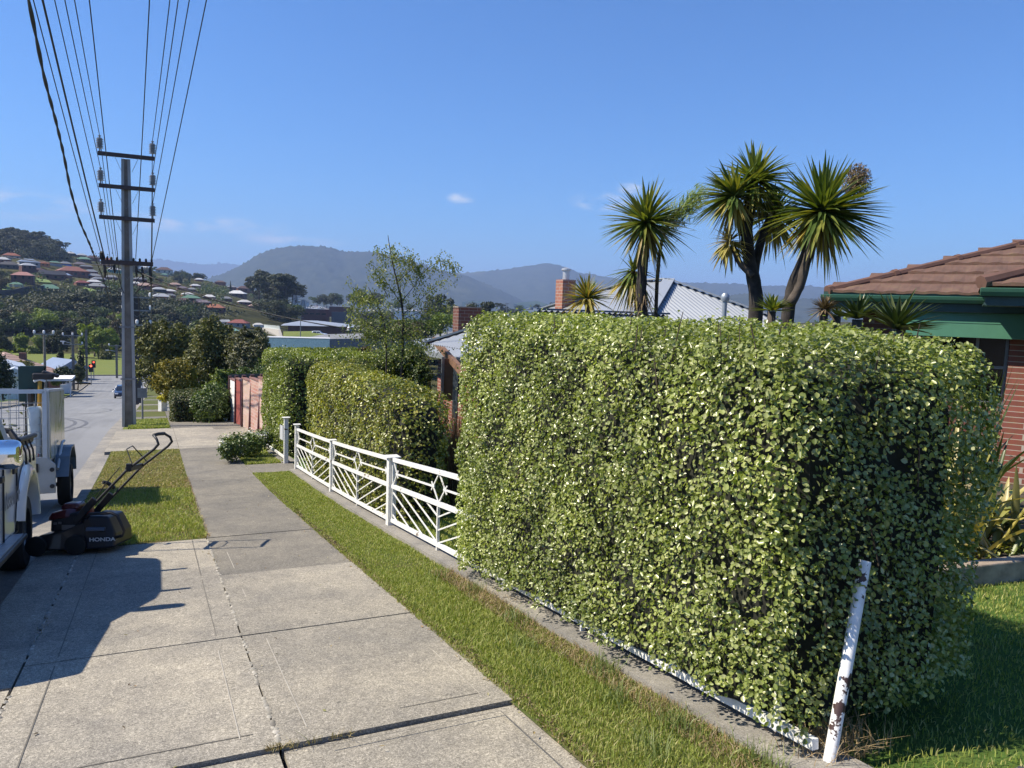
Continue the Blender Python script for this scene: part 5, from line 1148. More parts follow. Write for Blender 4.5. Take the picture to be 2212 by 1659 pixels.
M_gold = leafm('leaf_gold', [(.15, .155, .025), (.25, .24, .04), (.33, .28, .045), (.12, .14, .025)], .5, .3, (1.3, 1.1, .4), .4, clump=.6)
M_green = leafm('leaf_green', [(.055, .095, .025), (.085, .135, .035), (.12, .17, .045), (.16, .21, .065)], .4, .25, (1.3, 1.4, .5), .5, clump=.7)
M_dkgreen = leafm('leaf_dark', [(.018, .035, .012), (.03, .05, .016), (.045, .07, .02)], .45, .15, None, .4, clump=.5)
M_bright = leafm('leaf_bright', [(.14, .20, .03), (.20, .27, .04), (.26, .32, .06), (.10, .16, .03)], .5, .35, (1.3, 1.3, .4), .4, clump=.2)
M_yel = leafm('leaf_yellow', [(.45, .42, .02), (.55, .50, .03), (.35, .36, .03)], .5, .3, (1.2, 1.1, .3), .4)
M_birch = leafm('birch_leaf', [(.09, .125, .032), (.14, .18, .05), (.19, .225, .065), (.24, .24, .08)], .4, .35, (1.3, 1.35, .4), .5)
M_daisy = leafm('daisy_white', [(.7, .7, .68), (.8, .8, .8)], .6, .2)
# flowering bush at the path edge
p = hit(520, 985); o = empty('daisy_bush', p, 'low green bush of white daisies spilling onto the path edge', 'flowering bush')
bl = [vb(505, 966, 17.2, 26, 24), vb(540, 960, 17.8, 26, 22), vb(492, 976, 16.9, 16, 18), vb(565, 950, 18.4, 20, 18)]; crown(o, bl, 5000, .06, M_green, 'foliage'); crown(o, [(b[0]-.03, b[1], b[2]+.05, b[3], b[4], b[5]) for b in bl[:2]+bl[3:]], 460, .05, M_daisy, 'flowers', shell=.08)['kind'] = 'stuff'
# dark box hedge and camellia past the driveway
d = 31.; g = ground(405, d)
hc = at(404, 886, d); oo = hedge('dark clipped box hedge past the driveway crossing, orange tinted on top', (hc[0]+.05, hc[1]+1.0, hc[2]-.15), (.58, 1.4, .70), 16000, (.05, .075), leafm('box_leaf', [(.035, .055, .016), (.055, .08, .022), (.09, .105, .03), (.13, .10, .03)], .45, .2, None, .4), 10, .03, .02, group=None)
shrub('camellia_bush', 'rounded glossy dark green bush between the box hedge and the grey boards', 'shrub', ground(455, 30), [vb(452, 880, 30, 30, 28), vb(462, 858, 30.4, 28, 24), vb(440, 868, 30.2, 20, 20), vb(474, 886, 30.3, 22, 30)], 9000, .09, M_green, .06)
shrub('yellow_green_shrub', 'yellow-green leafy shrub rising beside the grey board gate', 'shrub', ground(478, 33), [vb(470, 835, 33, 20, 22), vb(484, 818, 33.5, 18, 18), vb(456, 842, 33, 14, 12)], 4200, .10, leafm('leaf_lime', [(.10, .14, .03), (.15, .19, .04), (.2, .23, .06)], .45, .3), .05, rag=8)
shrub('golden_bush', 'golden orange leafy bush overhanging the footpath, beneath the olive trees', 'bush', ground(378, 42), [vb(372, 812, 42, 34, 30), vb(390, 825, 42, 26, 26), vb(356, 828, 42.3, 22, 26), vb(380, 792, 42.5, 24, 14)], 9000, .12, M_gold, .09, rag=8)
shrub('olive_tree', 'big dull green tree leaning over the footpath behind the golden bush', 'tree', ground(366, 52), [vb(352, 762, 52, 44, 44), vb(330, 800, 52, 24, 34), vb(384, 750, 53, 42, 34), vb(358, 725, 52, 32, 22), vb(332, 758, 51, 24, 28), vb(395, 790, 53, 32, 30)], 16000, .17, M_olive, .18, rag=8)
shrub('olive_tree', 'taller feathery olive tree behind the grey boards', 'tree', ground(470, 46), [vb(462, 760, 46, 46, 44), vb(440, 800, 46, 34, 36), vb(500, 780, 47, 40, 40), vb(470, 722, 46, 22, 26), vb(448, 745, 46, 30, 30), vb(425, 820, 45, 26, 26)], 17000, .15, M_olive, .16, rag=8)
shrub('olive_tree', 'dark grey-green tree at the corner of the square hedge', 'tree', ground(545, 44), [vb(540, 775, 44, 40, 42), vb(560, 800, 44, 30, 36), vb(520, 745, 45, 24, 30), vb(552, 740, 45, 24, 24)], 12000, .14, leafm('leaf_grey', [(.065, .072, .038), (.10, .108, .055), (.15, .155, .085), (.085, .085, .05)], .5, .2, None, .4, clump=.5), .14, rag=8)
shrub('leafy_bush', 'green leafy bush with a few white flowers, between the grey boards and the square hedge', 'bush', ground(545, 36), [vb(540, 822, 36, 34, 20), vb(566, 812, 36, 20, 22), vb(512, 830, 36, 16, 10)], 4200, .10, M_green, .06, rag=8)
# planter with yellow shrub and white garden wall
d = 44; o = empty('garden_wall', ground(360, d), 'low white rendered wall with slatted end beside the path, yellow hedge on it', 'wall'); a = at(345, 868, d); b = at(378, 868, d+.6); zb = ZF(a[1])
m = MB(); m.beam((a[0], a[1], (zb+a[2])/2), (b[0], b[1], (zb+a[2])/2), .25, a[2]-zb+.15); m.build('wall', plain('render_white', (.66, .66, .64), .7), o)
m = MB(); c = at(364, 873, d-.9); e = at(380, 872, d-.4)
for k in range(5): m.beam((c[0], c[1], ZF(c[1])+.1+k*.19), (e[0], e[1], ZF(e[1])+.1+k*.19), .16, .13)
m.build('slat_end', plain('slat_grey', (.45, .45, .44), .7), o)
o = empty('yellow_hedge', at(358, 862, d), 'bright yellow clipped low hedge on the white wall', 'hedge'); crown(o, [vb(352, 860, d, 10, 6), vb(364, 859, d, 12, 6), vb(374, 861, d+.3, 9, 5)], 1800, .09, M_yel, 'foliage')
# ---------------- the birch
d = 17.6; g0 = at(868, 770, d); g = np.array([g0[0], g0[1], ZF(g0[1])]); o = empty('birch_tree', g, 'slender sparse birch with drooping twigs against the mountain', 'birch')
trunk(o, [g]+vpts([(868, 770), (872, 700), (868, 650), (858, 610), (848, 570), (841, 530), (838, 508)], d), .036, .006, M_bark_d)
trunk(o, [np.array([g[0]-.35, g[1]+.1, g[2]])]+vpts([(836, 770), (832, 700), (812, 650), (795, 620)], d), .024, .006, M_bark_d)
BR = [[(869, 660), (846, 625), (822, 590), (805, 572)], [(868, 650), (890, 625), (912, 590), (930, 575), (952, 563), (972, 565), (985, 588)], [(871, 680), (905, 650), (935, 622), (958, 610)], [(870, 690), (920, 668), (950, 655), (968, 668)], [(858, 610), (880, 590), (900, 575), (912, 580)],
      [(848, 570), (870, 552), (890, 560), (896, 572)], [(846, 560), (825, 548), (812, 545)], [(832, 690), (800, 660), (775, 628), (758, 618)], [(870, 700), (835, 665), (805, 640), (780, 650)], [(871, 720), (910, 700), (940, 690), (955, 700)], [(834, 720), (800, 700), (770, 690), (757, 705)],
      [(870, 735), (905, 735), (930, 745)], [(834, 735), (800, 725), (775, 735)], [(842, 535), (852, 545), (858, 560)], [(868, 655), (862, 600), (872, 575)], [(838, 640), (822, 610), (818, 580)], [(812, 650), (790, 640), (765, 655), (757, 670)]]
LP = []
for br in BR:
    dz = rng.uniform(-.9, .9); pts = [at(x, y, d+dz*i/len(br)) for i, (x, y) in enumerate(br)]; trunk(o, pts, .009, .003, M_bark_d, 'branch', 5)
    for i in range(len(pts)-1):
        for t in np.linspace(0, 1, 7):
            p = pts[i]+(pts[i+1]-pts[i])*t
            for _ in range(4 if i else 2):
                q = p+rng.normal(0, .10, 3); k = rng.integers(3, 8); LP.append(q+np.stack([rng.normal(0, .035, k), rng.normal(0, .035, k), -np.arange(k)*.028], 1))
for _ in range(300):
    x, y = rng.normal(862, 48), rng.normal(735, 28); q = at(x, y, d+rng.normal(0, .5)); k = 7; LP.append(q+rng.normal(0, .07, (k, 3)))
LP = np.concatenate(LP); V, F = leafV(LP, np.tile([0, 0, .6], (len(LP), 1)), rng.uniform(.035, .06, len(LP)), rng.uniform(.025, .04, len(LP)), .2, np.array([0, 0, -1.]), .8); fast('crown', V, F, M_birch, o)
shrub('garden_bush', 'dense green garden bush at the foot of the birch behind the olive green hedge', 'bush', ground(860, 19), [vb(850, 790, 19, 46, 40), vb(890, 790, 19, 34, 50), vb(822, 800, 19.2, 30, 20), vb(905, 820, 18.6, 28, 30)], 11000, .07, M_green, .06)
shrub('red_leaf_bush', 'rusty red-leaved bush between the square hedge and the birch', 'bush', ground(800, 20.5), [vb(788, 768, 20.5, 20, 14), vb(806, 776, 20.6, 18, 12)], 1800, .07, leafm('leaf_rust', [(.10, .05, .03), (.16, .08, .04), (.11, .09, .04)], .5, .2), .04)
# ================================================================== BUILDINGS AND WALLS NEARBY
M_brick = brickm('brick_red', (.25, .085, .06), (.19, .062, .045), (.40, .36, .30)); M_brick_d = brickm('brick_brown_shade', (.14, .05, .035), (.10, .04, .03), (.20, .17, .15))  # darker brick: brown chimneys, and a red wall with eave shade in its colour
M_brick_l = brickm('brick_pale', (.40, .27, .20), (.46, .33, .27), (.36, .30, .27), .26, .10); M_soldier = brickm('brick_soldier', (.26, .09, .055), (.20, .065, .04), (.40, .35, .30), .086, .24)
M_win = plain('window_glass', (.010, .011, .012), .08, spec=.25); M_frame = plain('window_frame', (.22, .23, .23), .4, .5)
M_green_p = plain('paint_green', (.075, .21, .14), .45, var=.06); M_green_d = plain('paint_green_dark', (.025, .06, .055), .5)
def tilem(name, col):
    m, n, l, b = new_mat(name); t = noise(n, l, 3, 6, .65); f = noise(n, l, 40, 4, .7); r = ramp(n, l, t.outputs['Fac'], [(.3, tuple(c*.7 for c in col)), (.55, col), (.75, (col[0]*1.25, col[1]*1.5, col[2]*1.2))])
    x = mixc(n, l, .35, r.outputs[0], f.outputs['Color'], 'SOFT_LIGHT'); l.new(x.outputs[0], b.inputs['Base Color']); b.inputs['Roughness'].default_value = .9; bump(n, l, f.outputs['Fac'], b, .3, .006); return m
M_tile = tilem('roof_tile_brown', (.125, .07, .05))
def corrm(name, col, met=.35): return plain(name, col, .42, met, .08, .5)
M_corr = corrm('zinc_sheet', (.31, .335, .365))
def corrugate(mb, p0, ex, es, L, lo, hi, pitch=.12, amp=.018):
    """corrugated sheet: eave start p0, unit ex along the eave, unit es up the slope; lo(x), hi(x) slope range"""
    p0, ex, es = np.array(p0, float), np.array(ex, float), np.array(es, float); nn = np.cross(ex, es); nn /= np.linalg.norm(nn); nn *= np.sign(nn[2]) or 1
    xs = np.arange(0, L+pitch/8, pitch/4); A = []; 
    for i, x in enumerate(xs): o = nn*amp*math.sin(i*math.pi/2+.4); A.append((p0+ex*x+es*lo(x)+o, p0+ex*x+es*max(hi(x), lo(x)+.001)+o))
    V = [v for ab in A for v in ab]; mb.add(V, [(2*i, 2*i+2, 2*i+3, 2*i+1) for i in range(len(xs)-1)])
# ---------------- brown tiled brick house at the right
def brick_house():
    A = at(1786, 636, 14.0); ez = A[2]; u = np.array([.57, -.82, 0]); u /= np.linalg.norm(u); w = np.array([.82, .57, 0]); w /= np.linalg.norm(w); up = np.array([0, 0, 1.])
    Q = lambda a, b, z: A*np.array([1, 1, 0])+u*a+w*b+up*z
    gz = ZF(9)-.3; o = empty('brick_house', Q(3, 3, gz), 'red brick house with brown tiled hip roof and green gutters beyond the tall hedge', 'house')
    tp = math.tan(R_(19.5)); cs = math.cos(R_(19.5)); z0 = ez+.03; LU = 11.
    m = MB(); nc = 10
    for j in range(nc):
        b0, b1 = j*.56*cs, (j+1)*.56*cs+.02; xs = np.arange(b0+.02, LU, .075); V = []
        for i, a in enumerate(xs):
            wv = .011*math.sin(a*21+j*.4)+.004*math.sin(a*5.3+j); V += [Q(a, b0-.03, z0+b0*tp+.004+wv*.6), Q(a, b0-.03, z0+b0*tp+.045+wv), Q(max(a, b1*.0+a), b1, z0+b1*tp+.012)]
        F = [(3*i+k, 3*i+3+k, 3*i+4+k, 3*i+1+k) for i in range(len(xs)-1) for k in (0, 1)]; m.add(V, F)
    # left slope
    bt = nc*.56*cs; m.add([Q(0, 0, z0), Q(bt, bt, z0+bt*tp), Q(bt, 12-bt, z0+bt*tp), Q(0, 12, z0), Q(LU, bt, z0+bt*tp), Q(LU, 12, z0)], [(0, 1, 2, 3), (1, 4, 5, 2)])
    rf = m.build('roof', M_tile, o)
    m = MB(); k = 0
    n = 6
    for i in range(n):
        a, b = i*.9, (i+1)*.9+.02
        m.tube([Q(a, a, z0+a*tp+.035), Q(a+.06, a+.06, z0+(a+.06)*tp+.035), Q(a+.061, a+.061, z0+(a+.061)*tp+.03), Q(b, b, z0+b*tp+.03)], [.085, .085, .068, .068], 8)
    c = m.build('ridge_cap', plain('ridge_tile', (.125, .065, .048), .85, scale=4), rf); c['kind'] = 'stuff'
    # gutter, fascia, soffit
    m = MB(); m.prism([(-.12, .0), (.0, .0), (.0, -.10), (-.06, -.10), (-.10, -.05)], Q(-.08, 0, ez), w, up, u*2.62); m.build('gutter', M_green_p, o, bevel=.006)
    m = MB(); m.prism([(-.01, -.03), (.012, -.03), (.012, .05), (-.01, .05)], Q(-.05, 0, ez), w, up, u*9); m.build('eave_board', M_green_d, o)
    m = MB(); m.prism([(0.004, -.02), (.03, -.02), (.03, -.235), (.004, -.235)], Q(.05, 0, ez), w, up, u*9); m.build('fascia', M_green_d, o)
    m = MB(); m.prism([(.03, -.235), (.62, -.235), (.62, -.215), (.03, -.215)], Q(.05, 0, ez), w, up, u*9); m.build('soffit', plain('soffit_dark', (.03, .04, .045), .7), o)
    wz = ez-.22
    def wallseg(a0, a1, z0_, z1_, b=.60, t=.25, mat=M_brick_d, nm='wall'): mm = MB(); mm.prism([(b, z0_), (b+t, z0_), (b+t, z1_), (b, z1_)], Q(a0, 0, 0), w, up, u*(a1-a0)); return mm.build(nm, mat, o)  # default brick is darkened for the shade under the eaves
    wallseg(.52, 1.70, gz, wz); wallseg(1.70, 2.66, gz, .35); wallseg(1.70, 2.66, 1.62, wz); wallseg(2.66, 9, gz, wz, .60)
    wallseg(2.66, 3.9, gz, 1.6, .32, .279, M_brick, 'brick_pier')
    wallseg(1.55, 2.66, 1.50, 1.60, .57, .026, M_soldier, 'soldier_course')
    mm = MB(); mm.prism([(.085, ez-.62), (.115, ez-.62), (.115, ez-.24), (.085, ez-.24)], Q(1.22, 0, 0), w, up, u*3.2); mm.prism([(.079, ez-.40), (.085, ez-.40), (.085, ez-.392), (.079, ez-.392)], Q(1.22, 0, 0), w, up, u*3.2); mm.build('cladding_panel', M_green_p, o)
    win = MB(); win.prism([(.70, .35), (.71, .35), (.71, 1.5), (.70, 1.5)], Q(1.70, 0, 0), w, up, u*.96); wo = win.build('window', M_win, o)
    f = MB()
    for a0, a1, z_0, z_1 in ((1.70, 1.745, .35, 1.5), (2.615, 2.66, .35, 1.5), (2.21, 2.255, .35, 1.5), (1.745, 2.615, 1.455, 1.5), (2.255, 2.615, .93, .975), (1.745, 2.615, .35, .4)): f.prism([(.655, z_0), (.699, z_0), (.699, z_1), (.655, z_1)], Q(a0, 0, 0), w, up, u*(a1-a0))
    f.build('frame', M_frame, wo)
    # projecting wing roof at the right
    B = at(2118, 622, 11.6); Bz = B[2]; Q2 = lambda a, b, z: B*np.array([1, 1, 0])+u*a+w*b+up*z
    m = MB(); m.prism([(-.12, 0), (0, 0), (0, -.10), (-.06, -.10), (-.10, -.05)], Q2(0, 0, Bz), w, up, u*5); m.build('gutter', M_green_p, o, bevel=.006)
    m = MB(); m.prism([(.01, -.03), (.05, -.03), (.05, -.22), (.01, -.22)], Q2(.06, 0, Bz), w, up, u*5); m.prism([(.05, -.2), (1.6, -.2), (1.6, -.18), (.05, -.18)], Q2(.06, 0, Bz), w, up, u*5); m.prism([(.06, -.21), (.10, -.21), (.10, -.62), (.06, -.62)], Q2(.55, .45, Bz), w, up, u*5); m.build('fascia', M_green_d, o)
    m = MB()
    for j in range(5):
        b0, b1 = j*.54, (j+1)*.54+.02; V = []; xs = np.arange(b0+.03, 5, .1)
        for a in xs: V += [Q2(a, b0, Bz+.03+b0*tp), Q2(a, b0, Bz+.07+b0*tp+.012*math.sin(a*21+j)), Q2(a, b1, Bz+.035+b1*tp)]
        m.add(V, [(3*i+k, 3*i+3+k, 3*i+4+k, 3*i+1+k) for i in range(len(xs)-1) for k in (0, 1)])
    m.add([Q2(0, 0, Bz+.03), Q2(2.9, 2.9, Bz+.03+2.9*tp), Q2(0, 3.0, Bz+.03)], [(0, 1, 2)]); r2 = m.build('roof', M_tile, o)
    m = MB()
    for i in range(4): a, b = i*.9, (i+1)*.9+.02; m.tube([Q2(a, a, Bz+a*tp+.07), Q2(a+.06, a+.06, Bz+a*tp+.09), Q2(b, b, Bz+b*tp+.065)], [.09, .085, .07], 8)
    m.build('ridge_cap', plain('ridge_tile', (.17, .075, .05), .85), r2)['kind'] = 'stuff'
brick_house()
# ---------------- grey corrugated roof house in the middle
def zinc_house():
    o = empty('house', (10.6, 15.2, ZF(15)), 'brick house with grey corrugated hip roof behind the palms and the birch', 'house')
    t = math.tan(R_(25)); c = math.cos(R_(25)); s_ = math.sin(R_(25)); RZ, EZ = 2.39, .45; run = (RZ-EZ)/t; x0, x1, y0, y1 = 10.6-run, 10.6+run, 14.5-run, 16.0+run; sl = run/c
    m = MB()
    corrugate(m, (x0, y0, EZ), (1, 0, 0), (0, c, s_), x1-x0, lambda x: 0, lambda x: min(x, x1-x0-x)/c)
    corrugate(m, (x1, y0, EZ), (0, 1, 0), (-c, 0, s_), y1-y0, lambda x: 0, lambda x: min(x, y1-y0-x, run)/c)
    corrugate(m, (x0, y0, EZ), (0, 1, 0), (c, 0, s_), y1-y0, lambda x: 0, lambda x: min(x, y1-y0-x, run)/c, .24, .008)
    corrugate(m, (x0, y1, EZ), (1, 0, 0), (0, -c, s_), x1-x0, lambda x: 0, lambda x: min(x, x1-x0-x)/c, .24, .01)
    rf = m.build('roof', M_corr, o)
    m = MB()
    for a, b in (((10.6, 14.5, RZ), (10.6, 16, RZ)), ((10.6, 14.5, RZ), (x0, y0, EZ)), ((10.6, 14.5, RZ), (x1, y0, EZ)), ((10.6, 16, RZ), (x0, y1, EZ)), ((10.6, 16, RZ), (x1, y1, EZ))):
        a, b = np.array(a)+(0, 0, .035), np.array(b)+(0, 0, .035); m.beam(a, b, .26, .03)
    m.build('ridge_cap', corrm('ridge_zinc', (.36, .39, .42)), rf)
    m = MB(); iy = .5
    for (a, b, cc, d) in ((x0+iy, x1-iy, y0+iy, y0+iy+.2), (x0+iy, x1-iy, y1-iy-.2, y1-iy), (x0+iy, x0+iy+.2, y0+iy+.2, y1-iy-.2), (x1-iy-.2, x1-iy, y0+iy+.2, y1-iy-.2)): m.box(((a+b)/2, (cc+d)/2, (EZ-2.6)/2), (b-a, d-cc, EZ+2.6))
    m.build('wall', M_brick, o)
    m = MB()
    for a, b in (((x0, y0), (x1, y0)), ((x0, y0), (x0, y1)), ((x0, y1), (x1, y1)), ((x1, y0), (x1, y1))): m.beam((*a, EZ-.05), (*b, EZ-.05), .12, .12)
    m.build('gutter', corrm('gutter_zinc', (.30, .33, .36)), o)
    # lower front wing
    t2 = t; rz = 1.60; ez = .92; rn = (rz-ez)/t; ry = 12.2; rx0 = 6.06; rx1 = 8.9; m = MB()
    corrugate(m, (rx0-rn, ry-rn, ez), (1, 0, 0), (0, c, s_), rx1-rx0+rn, lambda x: 0, lambda x: min(x, rn)/c)
    corrugate(m, (rx0-rn, ry+rn, ez), (1, 0, 0), (0, -c, s_), rx1-rx0+rn, lambda x: 0, lambda x: min(x, rn)/c)
    corrugate(m, (rx0-rn, ry-rn, ez), (0, 1, 0), (c, 0, s_), 2*rn, lambda x: 0, lambda x: min(x, 2*rn-x)/c); r2 = m.build('porch_roof', M_corr, o)
    m = MB()
    for a, b in (((rx0, ry, rz), (rx1, ry, rz)), ((rx0, ry, rz), (rx0-rn, ry-rn, ez)), ((rx0, ry, rz), (rx0-rn, ry+rn, ez))): m.beam(np.array(a)+(0, 0, .03), np.array(b)+(0, 0, .03), .24, .035)
    m.build('ridge_cap', plain('ridge_blue', (.10, .13, .17), .4), r2)
    m = MB(); m.box((7.2, ry, (ez-2.3)/2), (3.6, 2*rn-.7, ez+2.3)); m.build('porch_wall', M_brick, o)
    # brick chimney with flue
    ch = MB(); ch.box((9.2, 16.8, 1.75), (.36, .36, 1.26)); q = ch.build('chimney', brickm('brick_chimney', (.30, .13, .08), (.24, .09, .06), (.32, .28, .25), .2, .08), o)
    ch = MB(); ch.lathe((9.2, 16.8, 2.38), [(.085, 0), (.085, .22), (.12, .23), (.12, .27), (.03, .30)], 14); ch.build('flue', corrm('flue_metal', (.5, .52, .54), .6), q)
    ch = MB(); ch.box((7.55, 19.2, 1.15), (.62, .42, .92)); q = ch.build('chimney', M_brick_d, o); q['label'] = 'dark brown brick chimney on the lower left corner of the roof'
    ch = MB(); ch.box((7.55, 19.2, 1.625), (.66, .46, .03)); ch.build('cap', plain('chimney_cap', (.25, .2, .17), .8), q)
    m = MB(); m.lathe((10.8, 12.8, 1.45), [(.05, 0), (.05, .47), (.075, .48), (.09, .53), (.09, .60), (.05, .65)], 12); m.build('vent_pipe', corrm('vent_zinc', (.30, .34, .37), .5), o, auto=40)
    m = MB(); m.tube([(11.9, 17.0, 1.7), (11.9, 17.0, 2.2)], .015, 6); m.tube([(11.2, 16.9, 2.17), (12.3, 17.1, 2.17)], .012, 6); m.build('aerial', M_iron, o)
    m = MB(); x, y = 5.5, 19.2
    m.add([at(890, 735, 22.), at(940, 729, 22.), at(938, 749, 20.5), at(893, 749, 20.5)], [(0, 1, 2, 3)]); l = m.build('lean_to_roof', M_corr, o); l.modifiers.new('s', 'SOLIDIFY').thickness = .06
    m = MB(); m.beam(at(938, 735, 20.5), at(1008, 814, 15.), .09, .16); m.build('rafter', plain('timber_brown', (.17, .09, .05), .7), o)
    a, b = at(955, 800, 17.2), at(986, 800, 17.2); zt, zb = at(970, 777, 17.2)[2], at(970, 862, 17.2)[2]; m = MB()
    for k in range(22): z = zb+(zt-zb)*k/21; m.beam((a[0], a[1], z), (b[0], b[1], z), .02, .05)
    m.build('slat_screen', plain('cedar_slats', (.20, .085, .035), .6), o)
    m = MB()
    for p in (a, b): m.beam((p[0], p[1]-.04, zb-.4), (p[0], p[1]-.04, zt+.06), .05, .06, (1, 0, 0))
    m.build('screen_post', M_frame, o); 
    a, b = at(986, 800, 17.0), at(997, 800, 16.8); m = MB(); m.beam((a[0]+.03, a[1], zb-.4), (a[0]+.03, a[1], zt-.1), .3, .1, (1, 0, 0)); m.build('door', plain('door_slate', (.03, .04, .05), .5), o)
    a = at(1001, 830, 15.6); m = MB(); m.box((a[0]+.1, a[1], (a[2]+ZF(a[1]))/2-.2), (.22, .5, 1.6)); m.build('brick_pier', M_brick, o)
zinc_house()
# ---------------- sawtooth red fence, grey boards
def saw_fence():
    o = empty('red_fence', (2.78, 27.2, ZF(27.2)), 'stepped fence of brick red and whitewashed panels beside the driveway beyond the square hedge', 'fence')
    mats = [brickm('brick_pinkish', (.36, .19, .15), (.46, .34, .28), (.46, .40, .36), .26, .10), brickm('brick_rosy', (.34, .16, .12), (.42, .28, .23), (.42, .36, .32), .26, .10), M_brick_l, plain('panel_red', (.26, .06, .045), .6, var=.2, scale=5), plain('panel_white', (.70, .68, .66), .6)]
    E0, E1 = np.array([2.85, 21.6]), np.array([2.58, 30.4]); N = 5
    for i in range(N):
        a_, b_ = E0+(E1-E0)*i/N, E0+(E1-E0)*(i+1)/N; zt = -.62-.175*i; z0 = ZF(b_[1])-.3; c = (a_+b_)/2
        A = np.array([a_[0]+.10, a_[1], 0]); B = np.array([b_[0]-.02, b_[1], 0]); m = MB(); m.beam(A+np.array([0, 0, (zt+z0)/2]), B+np.array([0, 0, (zt+z0)/2]), .07, zt-z0); m.build('panel', mats[i], o)
        m = MB(); m.beam(A+np.array([0, 0, zt+.02]), B+np.array([0, 0, zt+.02]), .12, .045); m.build('capping', plain('capping_brown', (.20, .10, .08), .7), o)
        m = MB(); ln = .10*(1-i/N); m.beam((b_[0]-.06+0, b_[1]-.05, z0), (b_[0]-.06+ln*1.0, b_[1]-.05, zt+.10), .11, .16, (0, 1, 0)); m.build('post', plain('post_brown', (.085, .03, .025), .7), o)
    o2 = empty('board_gate', ground(525, 33), 'tall gate of dark grey horizontal boards with a black post, behind the red fence', 'gate')
    a, b = at(487, 860, 33.), at(578, 860, 33.5); zt = at(520, 808, 33)[2]; zb = ZF(33)-.1; m = MB(); k = 15
    for i in range(k): z = zb+.05+(zt-zb)*i/k; m.beam((a[0], a[1], z), (b[0], b[1], z), .03, (zt-zb)/k*.96)
    m.beam((a[0], a[1]+.04, (zt+zb)/2), (b[0], b[1]+.04, (zt+zb)/2), .03, zt-zb-.06)
    m.build('boards', plain('board_grey', (.085, .08, .08), .75, var=.3, scale=6), o2); m = MB(); m.beam((a[0]-.05, a[1]-.05, zb), (a[0]-.05, a[1]-.05, zt-.03), .10, .1, (0, 1, 0)); m.build('post', M_arm, o2)
    sheet('driveway', 1.7, 3.6, 26.2, 33.6, M_slab2, .004, 6)
saw_fence()
# ---------------- houses across the road
def hip(mb, c, wx, wy, ez, rz, rot=0., over=.5, gable=False):
    """hip (or gable) roof over a wx by wy plan, ridge along the longer side"""
    M = Matrix.Rotation(rot, 3, 'Z'); c = Vector((c[0], c[1], 0)); hx, hy = wx/2+over, wy/2+over
    if wx >= wy: r = 0 if not gable else hy; k = hx-hy+r; R = [(-k, 0), (k, 0)]; q = [(0, 1, 5, 4), (2, 3, 4, 5), (1, 2, 5), (3, 0, 4)]
    else: r = 0 if not gable else hx; k = hy-hx+r; R = [(0, -k), (0, k)]; q = [(0, 1, 4), (1, 2, 5, 4), (2, 3, 5), (3, 0, 4, 5)]
    P = [(-hx, -hy, ez), (hx, -hy, ez), (hx, hy, ez), (-hx, hy, ez)]+[(a, b, rz) for a, b in R]
    V = [M @ Vector(p)+c for p in P]; V += [v+Vector((0, 0, -.12)) for v in V[:4]]
    mb.add(V, q+[(6, 7, 1, 0), (7, 8, 2, 1), (8, 9, 3, 2), (9, 6, 0, 3)])
def rowm(name, col, row=.34):
    if name in _MC: return _MC[name]
    m, n, l, b = new_mat(name); tc = n.new('ShaderNodeTexCoord'); w = n.new('ShaderNodeTexWave'); w.bands_direction = 'Z'; w.inputs['Scale'].default_value = 1.1/row*.5; w.inputs['Distortion'].default_value = .4; l.new(tc.outputs['Object'], w.inputs['Vector'])
    r = ramp(n, l, w.outputs['Fac'], [(.1, tuple(c*.55 for c in col)), (.5, col), (.9, tuple(min(1, c*1.35) for c in col))]); t = noise(n, l, .8, 4); x = mixc(n, l, .3, r.outputs[0], t.outputs['Color'], 'SOFT_LIGHT'); l.new(x.outputs[0], b.inputs['Base Color']); b.inputs['Roughness'].default_value = .85; _MC[name] = m; return m
def simple_house(label, c, wx, wy, ez, rz, gz, rot, roofm, wallm, wins=(), chim=None, gable=False, over=.5, name='house', group=None, base=None):
    o = empty(name, (c[0], c[1], gz), label, 'house', group, rot); m = MB(); hip(m, c, wx, wy, ez, rz, rot, over, gable); rf = m.build('roof', roofm, o)
    m = MB(); m.box((c[0], c[1], (gz-.6+ez-.02)/2), (wx, wy, ez-gz+.58), rot); 
    if gable:
        M = Matrix.Rotation(rot, 3, 'Z'); cc = Vector((c[0], c[1], 0)); L = wx >= wy
        for s in (-1, 1):
            P = [(s*wx/2, -wy/2, ez-.02), (s*wx/2, wy/2, ez-.02), (s*wx/2, 0, rz-.06)] if L else [(-wx/2, s*wy/2, ez-.02), (wx/2, s*wy/2, ez-.02), (0, s*wy/2, rz-.06)]
            m.add([M @ Vector(p)+cc for p in P], [(0, 1, 2)])
    m.build('wall', wallm, o)
    M = Matrix.Rotation(rot, 3, 'Z')
    for (side, t, z0, w_, h) in wins:        # side 0 -y, 1 +x, 2 -x
        q = MB(True); s = .03
        if side == 0: q.box((t, -wy/2-s, z0+h/2), (w_, .06, h))
        elif side == 1: q.box((wx/2+s, t, z0+h/2), (.06, w_, h))
        else: q.box((-wx/2-s, t, z0+h/2), (.06, w_, h))
        q.build('window', M_win, o)
    if chim: q = MB(); p = M @ Vector((chim[0], chim[1], 0)); q.box((c[0]+p.x, c[1]+p.y, (ez+chim[2])/2), (.8, .8, chim[2]-ez)); q.build('chimney', chim[3] if len(chim) > 3 else M_brick_d, rf)
    return o
M_tan = rowm('roof_tan', (.30, .205, .17)); M_cream = plain('wall_cream', (.55, .52, .45), .8); M_grey_w = plain('wall_grey', (.30, .29, .28), .8); M_tin = corrm('roof_tin_pale', (.50, .54, .58), .2)
Dt = 118; tz = at(40, 763, Dt)[2]; te = at(40, 812, Dt-5)[2]; cA = at(58, 790, Dt)
